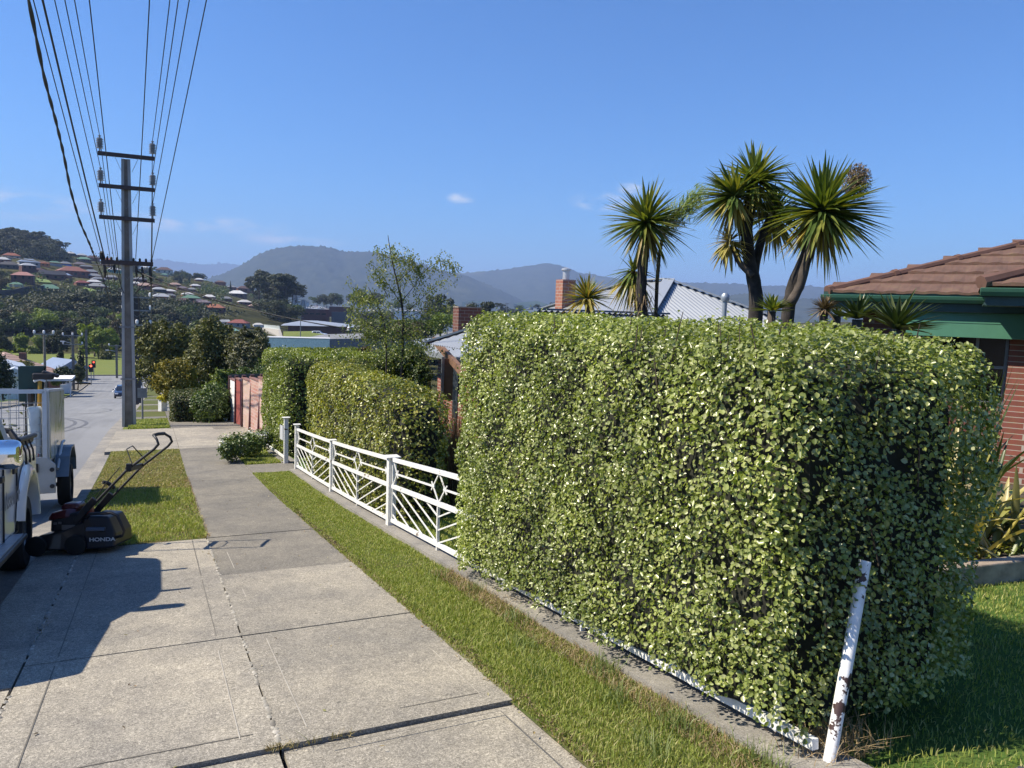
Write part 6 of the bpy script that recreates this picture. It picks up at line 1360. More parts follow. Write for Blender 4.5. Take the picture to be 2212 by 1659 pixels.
simple_house('tan tiled hip roof house with a dark chimney, across the street', (cA[0]-2.6, cA[1]+2), 9.6, 11.0, te, tz, ZF(Dt)-.3, .42, M_tan, M_brick, ((0, -2, .9, 1.6, 1.2), (0, 2.4, .9, 1.6, 1.2)), (1.4, -2.0, at(90, 763, Dt)[2], M_brick_d))
cA = at(22, 800, 100); simple_house('pale grey flat fronted house with a bluish metal roof, at the far left edge', (cA[0]-1.2, cA[1]), 4.2, 7, at(20, 790, 100)[2], at(20, 776, 100)[2], ZF(100)-.3, .2, M_tin, M_grey_w, ((0, -.6, 1., .5, 1.6), (0, .8, 1., .5, 1.6)), gable=True)
cA = at(47, 800, 96); simple_house('small white gabled porch between the grey house and the tiled house', (cA[0]-.6, cA[1]), 3.0, 4, at(45, 807, 96)[2], at(45, 791, 96)[2], ZF(96)-.3, .1, M_tin, plain('wall_white', (.7, .7, .69), .7), (), gable=True)
cA = at(131, 790, 150); simple_house('blue-grey roof house with solar panels behind the tiled roof', (cA[0]+.3, cA[1]+1), 4.6, 6, at(131, 797, 148)[2], at(125, 775, 150)[2], ZF(150)-.3, .55, corrm('roof_slate', (.20, .25, .34), .2), M_cream, gable=True)
cA = at(116, 817, 108); o = empty('carport', (cA[0], cA[1], ZF(108)), 'flat white carport roof above the parked wagon', 'carport'); m = MB(); m.box(cA, (4.2, 4.5, .28)); m.build('roof', plain('wall_white', (.7, .7, .69)), o); m = MB()
for x in (-1.9, 1.9): m.box((cA[0]+x, cA[1]-2, (cA[2]+ZF(106))/2), (.12, .12, cA[2]-ZF(106)))
m.build('post', M_insw, o)
cA = at(141, 832, 112); o = empty('garden_wall', (cA[0], cA[1], ZF(112)), 'pale painted fence at the corner of the far footpath', 'fence'); m = MB(); m.beam(at(131, 831, 112)*np.array([1, 1, 0])+np.array([0, 0, ZF(112)+.6]), at(153, 830, 116)*np.array([1, 1, 0])+np.array([0, 0, ZF(116)+.6]), .15, 1.3); m.build('wall', plain('fence_pale', (.55, .55, .54), .7), o)
o = empty('paling_fence', at(172, 826, 125), 'dark paling fence with reddish plants along the far footpath near the lights', 'fence'); m = MB(); m.beam(atx(160, 822, -12.0)*np.array([1, 1, 0])+np.array([0, 0, ZF(118)+.7]), (-12.0, 138, ZF(138)+.7), .12, 1.5); m.build('boards', plain('paling_dark', (.07, .06, .055), .85), o)
shrub('dark_round_bush', 'dark round clipped bush between the tiled house and the corner pole', 'bush', ground(137, 116), [vb(137, 809, 116, 17, 13), vb(128, 812, 116, 10, 10), vb(147, 811, 116, 9, 11)], 3000, .28, M_dkgreen, .09)
shrub('garden_bush', 'olive bush in front of the grey house at the far left edge', 'bush', ground(52, 100), [vb(52, 793, 104, 16, 10), vb(62, 797, 104, 10, 8)], 1400, .25, M_olive, .09)
shrub('garden_bush', 'dark bush at the left edge beside the pale grey house', 'bush', ground(6, 86), [vb(3, 815, 86, 18, 30), vb(-8, 800, 86, 18, 30)], 3500, .25, M_dkgreen, .09)
shrub('yellow_bush', 'bright yellow-green bush above the tiled roof at the left edge', 'bush', ground(8, 150), [vb(6, 766, 150, 13, 7), vb(16, 770, 150, 8, 6)], 1200, .35, M_bright, .09)
shrub('garden_bush', 'small round yellowish bush above the white wagon', 'bush', ground(121, 110), [vb(121, 823, 108, 9, 6)], 500, .2, M_bright, .05)
shrub('street_shrub', 'grey-green shrub beside the corner pole on the far footpath', 'bush', ground(167, 122), [vb(168, 806, 122, 10, 14), vb(174, 812, 122, 8, 12)], 1500, .25, M_olive, .09)
for (x, yt, yb, D, w, lab) in ((131, 752, 783, 170, 4.5, 'thin dark pencil cypress rising above the solar roof'), (158, 768, 812, 150, 6.5, 'dark pencil cypress directly behind the double-armed pole'), (173.5, 762, 815, 140, 7, 'broadest dark pencil cypress, beside the traffic lights')):
    p = at(x, yb, D); g = np.array([p[0], p[1], ZF(min(D, 300))]); o = empty('cypress', g, lab, 'cypress', 'pencil cypresses near the junction'); h = (yb-yt); bl = [vb(x, yt+h*f, D, w*s, h*.2) for f, s in ((.15, .55), (.35, .85), (.58, 1), (.82, 1))]
    limbs(o, g, bl, .12, M_bark); crown(o, bl, 1800, .3, M_dkgreen, 'crown', jit=.6)
# ================================================================== FAR HILLSIDE, VALLEY AND TOWN
def tree_proto(name, kind, mat):
    """one small mesh: trunk and leafy crown of unit height, for far trees"""
    V, F, MI = [], [], []; nv = 0
    if kind == 'gum': B = [(rng.normal(0, .20), rng.normal(0, .20), rng.uniform(.50, .86), rng.uniform(.12, .22), rng.uniform(.12, .22), rng.uniform(.08, .14)) for _ in range(9)]
    elif kind == 'round': B = [(rng.normal(0, .17), rng.normal(0, .17), rng.uniform(.35, .78), rng.uniform(.18, .28), rng.uniform(.18, .28), rng.uniform(.16, .22)) for _ in range(8)]
    elif kind == 'cone': B = [(0, 0, z, .26*(1.05-z), .26*(1.05-z), .13) for z in np.linspace(.15, .92, 7)]
    else: B = [(rng.normal(0, .32), rng.normal(0, .32), rng.uniform(.2, .6), rng.uniform(.2, .34), rng.uniform(.2, .34), rng.uniform(.18, .28)) for _ in range(7)]
    B = np.array(B); n = 1100; p = (B[:, 3]*B[:, 4]*B[:, 5])**.7; i = rng.choice(len(B), n, p=p/p.sum()); u = unit(rng.normal(0, 1, (n, 3)))
    P = B[i, :3]+u*(1-.4*rng.random((n, 1))**1.3)*B[i, 3:6]; ok = P[:, 2] > .02; P, u = P[ok], u[ok]
    v, f = leafV(P, unit(u+rng.normal(0, .45, u.shape)+np.array([0, 0, .3])), rng.uniform(.05, .10, len(P)), rng.uniform(.035, .06, len(P)), .2)
    m = MB(True); m.tube([(0, 0, -.12), (.01, 0, .2), (0, .01, .5)], [.022, .018, .010], 5)
    for b in B[:5]: m.tube([(0, 0, .3), tuple(b[:3])], [.012, .004], 4)
    tv = np.array(m.V); tf = np.array([q for q in m.F if len(q) == 4]); 
    return fast(name, np.concatenate([v, tv]), np.concatenate([f, tf+len(v)]), [mat, M_bark_d], None, False, [0]*len(f)+[1]*len(tf))
M_g1 = leafm('gum_dark', [(.028, .036, .018), (.045, .055, .026), (.062, .070, .034)], .6, .15, None, .3); M_g2 = leafm('gum_grey', [(.045, .05, .03), (.07, .075, .042), (.095, .098, .055)], .6, .15, None, .3)
M_g3 = leafm('tree_mid', [(.04, .065, .02), (.065, .095, .028), (.09, .125, .035)], .55, .2, None, .3); M_g4 = leafm('tree_bright', [(.10, .15, .025), (.15, .21, .035), (.20, .26, .05)], .5, .3, (1.3, 1.3, .4), .3); M_g5 = leafm('tree_brown', [(.06, .052, .03), (.085, .07, .04), (.11, .10, .05)], .6, .15, None, .3)
KINDS = {}
for nm, kd, mt, lab in (('gum_tree', 'gum', M_g1, 'dark gum tree with a flat broken crown, far off beyond the junction'), ('gum_tree', 'gum', M_g2, 'greyish gum tree, far off beyond the junction'), ('round_tree', 'round', M_g1, 'dark rounded tree, far off beyond the junction'), ('round_tree', 'round', M_g3, 'mid green rounded tree, far off beyond the junction'), ('round_tree', 'round', M_g4, 'bright spring green tree, far off at the foot of the slopes'), ('scrub_bush', 'bush', M_g1, 'dark spreading scrub bush, far off beyond the junction'), ('scrub_bush', 'bush', M_g2, 'grey-green scrub bush, far off beyond the junction'), ('round_tree', 'round', M_g5, 'brownish rounded tree, far off beyond the junction'), ('conifer', 'cone', M_g1, 'dark conifer standing among the far houses')):
    KINDS[lab] = [tree_proto(nm, kd, mt) for _ in range(2)]
USED = set()
def put_tree(lab, p, h, wide=1.):
    src = KINDS[lab][rng.integers(2)]; o = src
    if src.name in USED: o = src.copy(); COL.objects.link(o)
    USED.add(src.name); o.location = Vector([float(a) for a in p]); o.scale = (h*wide*rng.uniform(.9, 1.15), h*wide*rng.uniform(.9, 1.15), h); o.rotation_euler = (0, 0, rng.uniform(0, 6.28))
    return tag(o, lab, 'bush' if 'bush' in lab else 'tree', lab.split(',')[0].replace('tree', 'trees').replace('bush', 'bushes').replace(' a ', ' ').replace('crown', 'crowns')+' beyond the junction')
C_R = {'red': (.30, .085, .06), 'orange': (.36, .13, .06), 'terra': (.32, .13, .08), 'brown': (.13, .075, .055), 'dark': (.06, .055, .055), 'grey': (.24, .25, .27), 'pale': (.50, .52, .54), 'white': (.80, .80, .80), 'green': (.13, .26, .17), 'teal': (.22, .42, .38), 'blue': (.27, .34, .45), 'slate': (.12, .14, .20), 'purple': (.20, .16, .18), 'tan': (.28, .22, .17), 'pink': (.45, .22, .18)}
C_R = {k: tuple(v*(.60 if k in ('white',) else .66) for v in c) for k, c in C_R.items()}
C_W = {'brick': (.20, .075, .05), 'dbrick': (.10, .045, .035), 'cream': (.50, .46, .38), 'white': (.68, .67, .64), 'grey': (.28, .27, .26), 'dark': (.06, .055, .05), 'orange': (.45, .18, .07), 'teal': (.15, .33, .30), 'blue': (.16, .22, .42)}
HBOX = []
def far_house(vx, vtop, wpx, roof, wall, label=None, rot=0., gable=False, tall=1., group=None, ridge=.17, extra=0):
    base = vtop+wpx*(ridge+.22*tall); p = hit(vx, base+1); d = math.hypot(p[0], p[1]); W = wpx*d/1690; wx = W/1.08; wy = wx*.62; g = TZ(p[0], p[1]); g = float(g)
    az = math.atan2(p[0], p[1]); hw = W*.22*tall; ez = p[2]+hw; rz = ez+W*ridge; c = (p[0]+math.sin(az)*wy*.5, p[1]+math.cos(az)*wy*.5)
    lab = label or (roof+' roofed house among the trees on the far hillside'); grp = group or (None if label else roof+' roofed houses on the far hillside')
    win = []
    if wpx >= 26 and tall > .6:
        for t in (-.3, .05, .33): win.append((0, wx*t, hw*.35 if tall < 1.3 else hw*.58, wx*.10, hw*.38))
    simple_house(lab, c, wx, wy, ez, rz, p[2]-2.0, -az+rot, plain('roof_'+roof, C_R[roof], .55, var=.1, scale=.3), plain('wall_'+wall, C_W[wall], .85, var=.1, scale=.4), [(s, t, -1*0+(z_+2.0)+0, w_, h_) for s, t, z_, w_, h_ in win], gable=gable, over=wx*.035, group=grp)
    HBOX.append((vx-wpx/2, vx+wpx/2, vtop, base+1))
FH = [
 (151, 542, 20, 'pale', 'dark', 'pale flat-roofed house on the ridge just right of the last ridge trees'), (176, 547, 19, 'pale', 'dbrick', 'second pale-roofed house along the hill crest'), (181, 555, 27, 'green', 'dbrick', 'long pale green roof just below the hill crest'), (199, 552, 25, 'brown', 'brick', 'brown roofed house on the hill crest left of the big pole'),
 (24, 547, 30, 'orange', 'grey', 'orange-brown roof directly under the ridge trees at far left'), (6, 556, 26, 'pale'), (62, 560, 36, 'blue', 'grey', 'wide blue-grey roofed house high on the far hillside'), (19, 566, 36, 'dark', 'dark', 'dark grey gabled house high at the far left of the hillside'),
 (91, 564, 26, 'orange', 'orange', 'bright orange brick house high on the hillside'), (118, 564, 24, 'green', 'grey', 'pale green roof beside the dark conifer high on the hillside'), (141, 565, 20, 'grey', 'blue', 'small house with blue walls high on the far hillside'), (60, 570, 26, 'pale', 'dbrick', 'dark two storey house with a pale roof and white gable on the hillside', 0, False, 2.2),
 (156, 577, 52, 'terra', 'brick', 'longest terracotta roof, halfway up the far hillside'), (84, 579, 22, 'brown', 'brick'), (113, 586, 44, 'dark', 'dbrick', 'dark brown house with two white gable ends on the far hillside', .3, True), (50, 590, 38, 'pink', 'dbrick', 'two storey brick house with salmon pink hip roof on the far hillside', 0, False, 1.9),
 (140, 590, 24, 'slate', 'brick', 'slate blue roof over a red wall on the far hillside'), (35, 610, 24, 'green', 'cream', 'small green hip-roofed house low on the far hillside'), (105, 616, 44, 'green', 'dark', 'wide green-roofed house low on the far hillside above the dark bush'), (177, 606, 26, 'red', 'brick', 'red hip-roofed house low on the far hillside'), (203, 604, 26, 'white', 'dbrick', 'white-roofed house near the red hip roof on the hillside'),
 (213, 598, 26, 'grey'), (210, 612, 36, 'grey'), (213, 627, 12, 'white', 'white', 'small white shed on the bright grass bank left of the big pole', 0, False, .8), (160, 584, 20, 'white'), (196, 582, 26, 'grey'), (203, 591, 28, 'grey'), (186, 571, 24, 'grey'), (172, 566, 22, 'purple'), (228, 566, 22, 'grey'), (232, 555, 18, 'red', 'brick', 'small red roof peeping above the lowest crossarm'),
 (246, 578, 26, 'pale', 'teal', 'pale roofed house with teal walls just left of the big pole'), (240, 594, 26, 'grey'), (314, 572, 16, 'white', 'white', 'white block house on the crest right of the big pole'), (355, 577, 32, 'brown', 'cream', 'brown hip-roofed house on the crest right of the big pole'), (355, 590, 15, 'green', 'grey', 'small green roof below the brown crest house'), (293, 608, 20, 'white'), (302, 598, 26, 'grey'), (312, 611, 32, 'tan'), (335, 613, 24, 'brown'),
 (343, 620, 26, 'pale', 'dark'), (367, 624, 24, 'white'), (377, 610, 24, 'tan'), (394, 618, 22, 'purple'), (414, 621, 20, 'grey'), (422, 613, 20, 'white'), (430, 600, 18, 'white'), (348, 634, 36, 'pale', 'orange', 'pale roofed house with a bright orange end wall right of the big pole'), (367, 634, 22, 'grey'), (405, 631, 24, 'white'), (413, 637, 38, 'green', 'dbrick', 'wide green roof under the black service cable'), (395, 643, 26, 'brown'), (432, 646, 24, 'purple'), (330, 631, 16, 'dark', 'dbrick', 'dark brick block with a flat roof right of the big pole', 0, False, 2.6, None, .03),
 (476, 603, 22, 'brown'), (512, 627, 38, 'white', 'dbrick', 'long low white roof beneath the tall gum trees'), (452, 636, 26, 'white'), (528, 647, 28, 'white'), (464, 657, 42, 'orange', 'dbrick', 'bright orange roof at the foot of the hillside'), (550, 656, 26, 'tan'), (528, 617, 32, 'brown'), (442, 648, 26, 'purple'), (489, 640, 24, 'grey'), (500, 616, 20, 'grey'),
 (482, 690, 26, 'pale', 'white', 'white gabled house above the olive trees', .4, True), (516, 690, 42, 'red', 'grey', 'long faded red roof above the olive trees'), (503, 709, 26, 'teal', 'grey', 'low teal roof above the olive trees'), (558, 697, 22, 'white', 'white', 'small white house left of the retaining wall'), (505, 728, 26, 'red', 'brick', 'red brick roof half hidden behind the olive trees')]
for q in FH:
    q = list(q)+[None]*(10-len(q)); far_house(q[0], q[1], q[2], q[3], q[4] or 'brick', q[5], q[6] or rng.uniform(-.35, .35), bool(q[7]), q[8] or 1., None, q[9] or .17) if len(q) <= 10 else far_house(*q[:5], q[5], q[6] or 0, bool(q[7]), q[8] or 1., q[9], q[10])
# ---- valley buildings
def block(label, x0, x1, yt, yb, D, col, depth, name='building', roof=None, cat='building', lip=0., wins=0, D2=None):
    a, b = at(x0, yb, D), at(x1, yb, D2 or D); zt = at((x0+x1)/2, yt, D)[2]; zb = min(a[2], b[2])-3; d = unit(np.array([(a[0]+b[0])/2, (a[1]+b[1])/2, 0])); o = empty(name, ((a[0]+b[0])/2, (a[1]+b[1])/2, zb+3), label, cat)
    P = [a[:2], b[:2], b[:2]+d[:2]*depth, a[:2]+d[:2]*depth]; m = MB(); m.add([(*p, zb) for p in P]+[(*p, zt) for p in P], [(0, 1, 5, 4), (1, 2, 6, 5), (2, 3, 7, 6), (3, 0, 4, 7), (4, 5, 6, 7)]); m.build('wall', col, o)
    if roof is not None: c = (a+b)/2; k = 1.02; Q = [np.array([*(c[:2]+d[:2]*depth/2+(p-c[:2]-d[:2]*depth/2)*k)]) for p in P]; m = MB(); m.add([(*p, zt+.02) for p in Q]+[(*p, zt+lip) for p in Q], [(0, 1, 5, 4), (1, 2, 6, 5), (2, 3, 7, 6), (3, 0, 4, 7), (4, 5, 6, 7), (0, 3, 2, 1)]); m.build('roof', roof, o)
    for i in range(wins):
        t = (i+.8)/(wins+.8); p = a+(b-a)*t; w = np.linalg.norm(b-a)/wins*.30; e = unit(b-a); z = zb+3+(zt-zb-3)*.50; m = MB(); m.beam(np.array([p[0], p[1], z])-e*w-d*.1, np.array([p[0], p[1], z])+e*w-d*.1, .2, (zt-zb-3)*.16); m.build('window', M_win, o)
    HBOX.append((x0, x1, yt, yb)); return o
M_bb = plain('cladding_rust', (.13, .05, .04), .7, var=.1, scale=.2); M_wr = plain('roof_white', (.80, .80, .80)); M_gr = plain('roof_sheet', (.26, .29, .34), .5, var=.06, scale=.1)
block('long rust-brown building with a row of slit windows across the valley', 651, 712, 668, 687, 520, M_bb, 22, roof=M_wr, lip=.35, wins=4)
block('taller rust-brown building with a white roof edge, partly behind the birch', 711, 766, 663, 674, 515, M_bb, 26, roof=M_wr, lip=.4)
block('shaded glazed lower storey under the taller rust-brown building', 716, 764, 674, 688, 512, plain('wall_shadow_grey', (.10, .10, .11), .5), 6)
def longroof():
    D = 330; a, b = at(622, 711, D), at(762, 712, D+10); e = unit(b-a); d = unit(np.array([(a+b)[0], (a+b)[1], 0])); zt = at(690, 693, D+14)[2]; ze = at(690, 705, D)[2]; o = empty('building', (a+b)/2, 'long low building with a wide blue-grey hip roof in the valley', 'building'); L = np.linalg.norm((b-a)[:2])
    m = MB(); A = [a-e*3-d*1, b+e*4-d*1, b+e*4+d*26, a-e*3+d*26]; R = [a+e*6+d*12, b-e*16+d*12]
    m.add([(*p[:2], ze) for p in A]+[(*p[:2], zt) for p in R], [(0, 1, 5, 4), (1, 2, 5), (2, 3, 4, 5), (3, 0, 4)]); m.build('roof', M_gr, o)
    m = MB(); A = [a, b, b+d*24, a+d*24]; z0 = a[2]-4; m.add([(*p[:2], z0) for p in A]+[(*p[:2], ze-.05) for p in A], [(0, 1, 5, 4), (1, 2, 6, 5), (2, 3, 7, 6), (3, 0, 4, 7)]); m.build('wall', plain('wall_dbrick', C_W['dbrick'], .85), o); HBOX.append((612, 766, 693, 716))
longroof()
block('long white shed wall and roof just above the square hedge', 578, 712, 732, 741, 118, plain('wall_white', (.7, .7, .69)), 4, roof=M_wr, lip=.15)
o = empty('retaining_wall', at(590, 722, 200), 'concrete retaining wall with a pale railing beside the valley road', 'wall'); m = MB(); a, b = at(571, 716, 215), at(606, 716, 190); m.add([at(571, 708, 215), at(606, 712, 190), at(611, 729, 185), at(573, 716, 215)], [(0, 1, 2, 3)]); q = m.build('wall', plain('wall_concrete', (.34, .32, .29), .9), o); q.modifiers.new('s', 'SOLIDIFY').thickness = .6
m = MB(); m.add([at(571, 701, 215.5), at(604, 704, 190.5), at(606, 712, 190.5), at(571, 708, 215.5)], [(0, 1, 2, 3)]); q = m.build('railing', plain('railing_pale', (.42, .46, .46), .5), o); q.modifiers.new('s', 'SOLIDIFY').thickness = .1
cp = at(690, 727, 230); small_car('car', cp, -.5, 'silver van parked on the grass bank below the long grey roof', paint('car_silver', (.55, .58, .62)))
m = MB(); P = [at(612, 716, 235), at(690, 715, 240), at(700, 722, 228), at(640, 733, 200), at(614, 727, 205)]; m.add([tuple(p) for p in P]+[(p[0], p[1], p[2]-3) for p in P], [(0, 1, 2, 3, 4)]+[(i, (i+1) % 5, 5+(i+1) % 5, 5+i) for i in range(5)]); tag(m.build('grass_bank', M_park), kind='structure')
m = MB(); P = [at(640, 733, 200), at(700, 722, 228), at(1000, 716, 250), at(1000, 728, 205)]; m.add([tuple(p) for p in P]+[(p[0], p[1], p[2]-3) for p in P], [(0, 1, 2, 3)]+[(i, (i+1) % 4, 4+(i+1) % 4, 4+i) for i in range(4)]); tag(m.build('valley_road', M_asph), kind='structure')
for i, (x, y) in enumerate(((765, 714), (905, 712), (790, 716))): small_car('car', at(x, y+3, 246), .2+i, ('white', 'dark', 'pale')[i]+' car on the valley road behind the birch', (M_wpaint, paint('car_dark', (.03, .03, .035)), paint('car_silver', (.55, .58, .62)))[i])
block('white roofed shed seen through the birch', 852, 908, 672, 681, 420, plain('wall_white', (.7, .7, .69)), 30, roof=M_wr, lip=.3)
block('tall white block wall between dark trees right of the birch', 958, 979, 677, 703, 380, plain('wall_white', (.7, .7, .69)), 14)
block('long pale flat roof behind the dark chimney', 1006, 1060, 656, 660, 700, plain('wall_cream', (.55, .52, .45)), 40, roof=M_wr, lip=.5)
block('white shed in the valley left of the birch', 632, 668, 652, 655, 900, plain('wall_white', (.7, .7, .69)), 30, roof=M_wr, lip=.5)
block('second white shed far across the valley', 930, 958, 663, 667, 1000, plain('wall_white', (.7, .7, .69)), 30, roof=M_wr, lip=.5)
def lattice(label, x, yt, yb, D, w):
    p = at(x, yb, D); h = at(x, yt, D)[2]-p[2]; o = empty('pylon', p, label, 'pylon'); m = MB()
    for sx in (-1, 1):
        for sy in (-1, 1): m.beam(p+np.array([sx*w, sy*w, -2]), p+np.array([sx*w*.35, sy*w*.35, h]), .5, .5)
    for k in range(6):
        a, b = h*k/6, h*(k+1)/6; wa, wb = w*(1-.65*k/6), w*(1-.65*(k+1)/6)
        for s in (-1, 1): m.beam(p+np.array([s*wa, -wa, a]), p+np.array([-s*wb, -wb, b]), .35, .35)
    for z in (.75, .88, 1.): m.beam(p+np.array([-w*1.3, 0, h*z]), p+np.array([w*1.3, 0, h*z]), .4, .4)
    m.build('lattice_frame', plain('pylon_steel', (.40, .42, .44), .5, .3), o)
lattice('grey lattice pylon left of the rust-brown buildings', 637, 638, 674, 560, 3.); lattice('smaller second lattice pylon beside the rust-brown building', 655, 648, 674, 600, 2.2)
for (x, yt, yb, D, lab) in ((649, 685, 729, 200, 'thin lamp pole in front of the long grey roof'), (1094, 655, 690, 260, 'thin mast with aerials above the hedge'), (1112, 662, 690, 300, 'thin pole right of the aerial mast'), (966, 678, 712, 190, 'thin pole in front of the white block wall')):
    p = at(x, yb, D); h = at(x, yt, D)[2]-p[2]; o = empty('lamp_pole', p, lab, 'pole'); m = MB(); m.tube([p-np.array([0, 0, 2]), p+np.array([0, 0, h])], [.14, .09], 6); m.build('shaft', M_iron, o)
    m = MB(); m.beam(p+np.array([-.7, 0, h-.1]), p+np.array([.7, 0, h-.1]), .15, .15); m.build('crossarm', M_iron, o)
# dark embankment, long fence, pale track on the slope
def slope_patch(name, pts, mat, label=None, cat=None, dz=.25):
    P = [hit(x, y) for x, y in pts]; P = [(p[0], p[1], float(TZ(p[0], p[1]))+dz) for p in P]; n = len(P); c = tuple(np.mean(P, 0)); m = MB(); m.add(P+[(p[0], p[1], p[2]-3) for p in P], [tuple(range(n))]+[(i, (i+1) % n, n+(i+1) % n, n+i) for i in range(n)]); o = m.build(name, mat); tag(o, label, cat, kind=None if label else 'structure'); return o
slope_patch('embankment', [(12, 697), (22, 703), (56, 695), (76, 688), (70, 681), (48, 679), (28, 687)], plain('gravel_dark', (.06, .06, .065), .95, scale=.3), dz=.8)
slope_patch('track', [(24, 705), (28, 708), (60, 714), (62, 712), (30, 705)], plain('track_pale', (.50, .48, .44), .9), dz=.8); slope_patch('track', [(24, 706), (30, 704), (46, 699), (44, 698)], plain('track_pale', (.50, .48, .44), .9), dz=.8)
for pts in ([(70, 600), (105, 607), (112, 613), (82, 611), (68, 603)], [(4, 626), (16, 612), (24, 628), (18, 634), (6, 632)], [(180, 624), (206, 634), (218, 634), (190, 622)]): slope_patch('grass_bank', pts, plain('bank_green', (.13, .19, .04), .95, scale=.2), dz=.6)
slope_patch('grass_slope', [(0, 648), (30, 646), (52, 660), (60, 672), (30, 682), (0, 690)], lawnm('slope_grass', (.10, .105, .045), (.14, .14, .06), (.09, .10, .04), .05), dz=.3)
o = empty('paling_fence', hit(20, 640), 'long dark paling fence along the foot of the hillside gardens', 'fence'); m = MB(); F_ = [hit(x, y) for x, y in ((-30, 644), (0, 643), (30, 641), (60, 634), (90, 632), (122, 628))]
for a, b in zip(F_[:-1], F_[1:]): m.beam(a+np.array([0, 0, 1.5]), b+np.array([0, 0, 1.5]), .3, 4.2)
m.build('boards', plain('paling_dark', (.07, .06, .055)), o); HBOX.append((-30, 70, 634, 642))
# ---- trees on the slopes
def scatter(n, xr, yfn, labs, hr, wide=1., avoid=True, D=None):
    k = 0; tries = 0
    while k < n and tries < n*14:
        tries += 1; vx = rng.uniform(*xr); y0, y1 = sorted(yfn(vx)); vy = rng.uniform(y0, y1); p = hit(vx, vy) if D is None else at(vx, vy, rng.uniform(*D)); d = math.hypot(p[0], p[1]); h = rng.uniform(*hr); hp = h*1690/d; wp = hp*.55*wide
        if d > 2400: continue
        if avoid and any(vx+wp*1.15 > a and vx-wp*1.15 < b and vy > t+1 and vy-hp < e-1.5 for a, b, t, e in HBOX): continue
        put_tree(labs[rng.integers(len(labs))], (p[0], p[1], p[2]-.3), h, wide); k += 1
L_ = list(KINDS); crest = lambda x: float(np.interp(x, _HX, _HY))
scatter(34, (-40, 135), lambda x: (crest(x)-1, crest(x)+4), [L_[0], L_[1], L_[0]], (10, 15), 1.2, False)
scatter(46, (-40, 150), lambda x: (crest(x)+3, 552+.06*x), [L_[0], L_[2], L_[5], L_[1]], (8, 13), 1.25)
scatter(16, (160, 440), lambda x: (crest(x), crest(x)+5), [L_[2], L_[5], L_[3]], (5, 8))
scatter(62, (-30, 440), lambda x: (560+.06*x, 632), [L_[2], L_[3], L_[5], L_[7], L_[8]], (5, 9))
scatter(100, (60, 470), lambda x: (640, 700), [L_[0], L_[5], L_[6], L_[1], L_[2]], (7, 13), 1.25)
scatter(26, (-30, 80), lambda x: (644, 694), [L_[5], L_[6]], (2.5, 5), 1.3)
scatter(60, (-30, 360), lambda x: (696, 728), [L_[0], L_[3], L_[2], L_[4], L_[7], L_[3]], (6, 10), 1.25)
scatter(22, (390, 600), lambda x: (650, 700), [L_[2], L_[0], L_[5], L_[3]], (7, 11), 1.2)
scatter(26, (545, 640), lambda x: (640, 668), [L_[0], L_[2], L_[0]], (11, 18), 1.1, True, (480, 620))
scatter(14, (545, 640), lambda x: (672, 690), [L_[2], L_[3], L_[5]], (7, 11), 1.2, True, (380, 480))
scatter(24, (660, 820), lambda x: (655, 664), [L_[2], L_[3], L_[0]], (9, 14), 1.2, True, (640, 900))
scatter(26, (620, 940), lambda x: (690, 696), [L_[2], L_[3], L_[5]], (4, 7), 1.3, True, (420, 480))
scatter(20, (700, 960), lambda x: (722, 742), [L_[2], L_[5], L_[3], L_[7]], (4, 7), 1.3, True, (130, 190))
scatter(36, (860, 1320), lambda x: (668, 684), [L_[2], L_[5], L_[0], L_[3]], (7, 11), 1.3, True, (600, 1100))
for (x, yb, D, h, w, lab) in ((940, 712, 300, 13, .8, 2), (948, 706, 310, 14, .8, 0), (984, 716, 240, 10, .8, 2), (1040, 716, 260, 11, .85, 0), (1052, 712, 280, 10, .85, 2), (1025, 712, 270, 11, .8, 2), (560, 655, 560, 24, .8, 0), (575, 656, 570, 26, .8, 1), (592, 658, 560, 22, .8, 0), (548, 652, 590, 20, .8, 1), (604, 662, 540, 18, .9, 0), (952, 728, 150, 5.5, 1.5, 4), (118, 590, 730, 11, .6, 8), (498, 628, 720, 9, .5, 8), (640, 690, 420, 9, 1., 3)):
    put_tree(L_[lab], at(x, yb, D)-np.array([0, 0, .5]), h, w)
# low belts of bush that read as one mass
def belt(name, n, pts, h, mat, L):
    X = []
    for _ in range(n):
        i = rng.integers(len(pts)); x, y, sx, sy = pts[i]; vx, vy = rng.normal(x, sx), rng.normal(y, sy)
        if any(vx > a-4 and vx < b+4 and vy > t-2 and vy-9 < e for a, b, t, e in HBOX): continue
        X.append(hit(vx, vy))
    X = np.array(X); n = len(X); k = 26; P = np.repeat(X, k, 0)+rng.normal(0, 1, (n*k, 3))*np.array([2.2, 2.2, h*.4])+np.array([0, 0, h*.45]); V, F = leafV(P, unit(rng.normal(0, .6, P.shape)+np.array([0, 0, .7])), L, L*.7, .2); tag(fast(name, V, F, mat), kind='stuff')
belt('undergrowth', 700, [(120, 655, 70, 9), (260, 670, 90, 14), (400, 675, 60, 12), (90, 690, 60, 6), (200, 705, 110, 6)], 4, M_g1, 1.5)
belt('undergrowth', 420, [(60, 560, 50, 5), (20, 545, 40, 6), (120, 555, 30, 5)], 5, M_g1, 1.7)
belt('undergrowth', 800, [(150, 590, 120, 18), (330, 625, 80, 12), (480, 640, 50, 10)], 3, M_g3, 1.3)
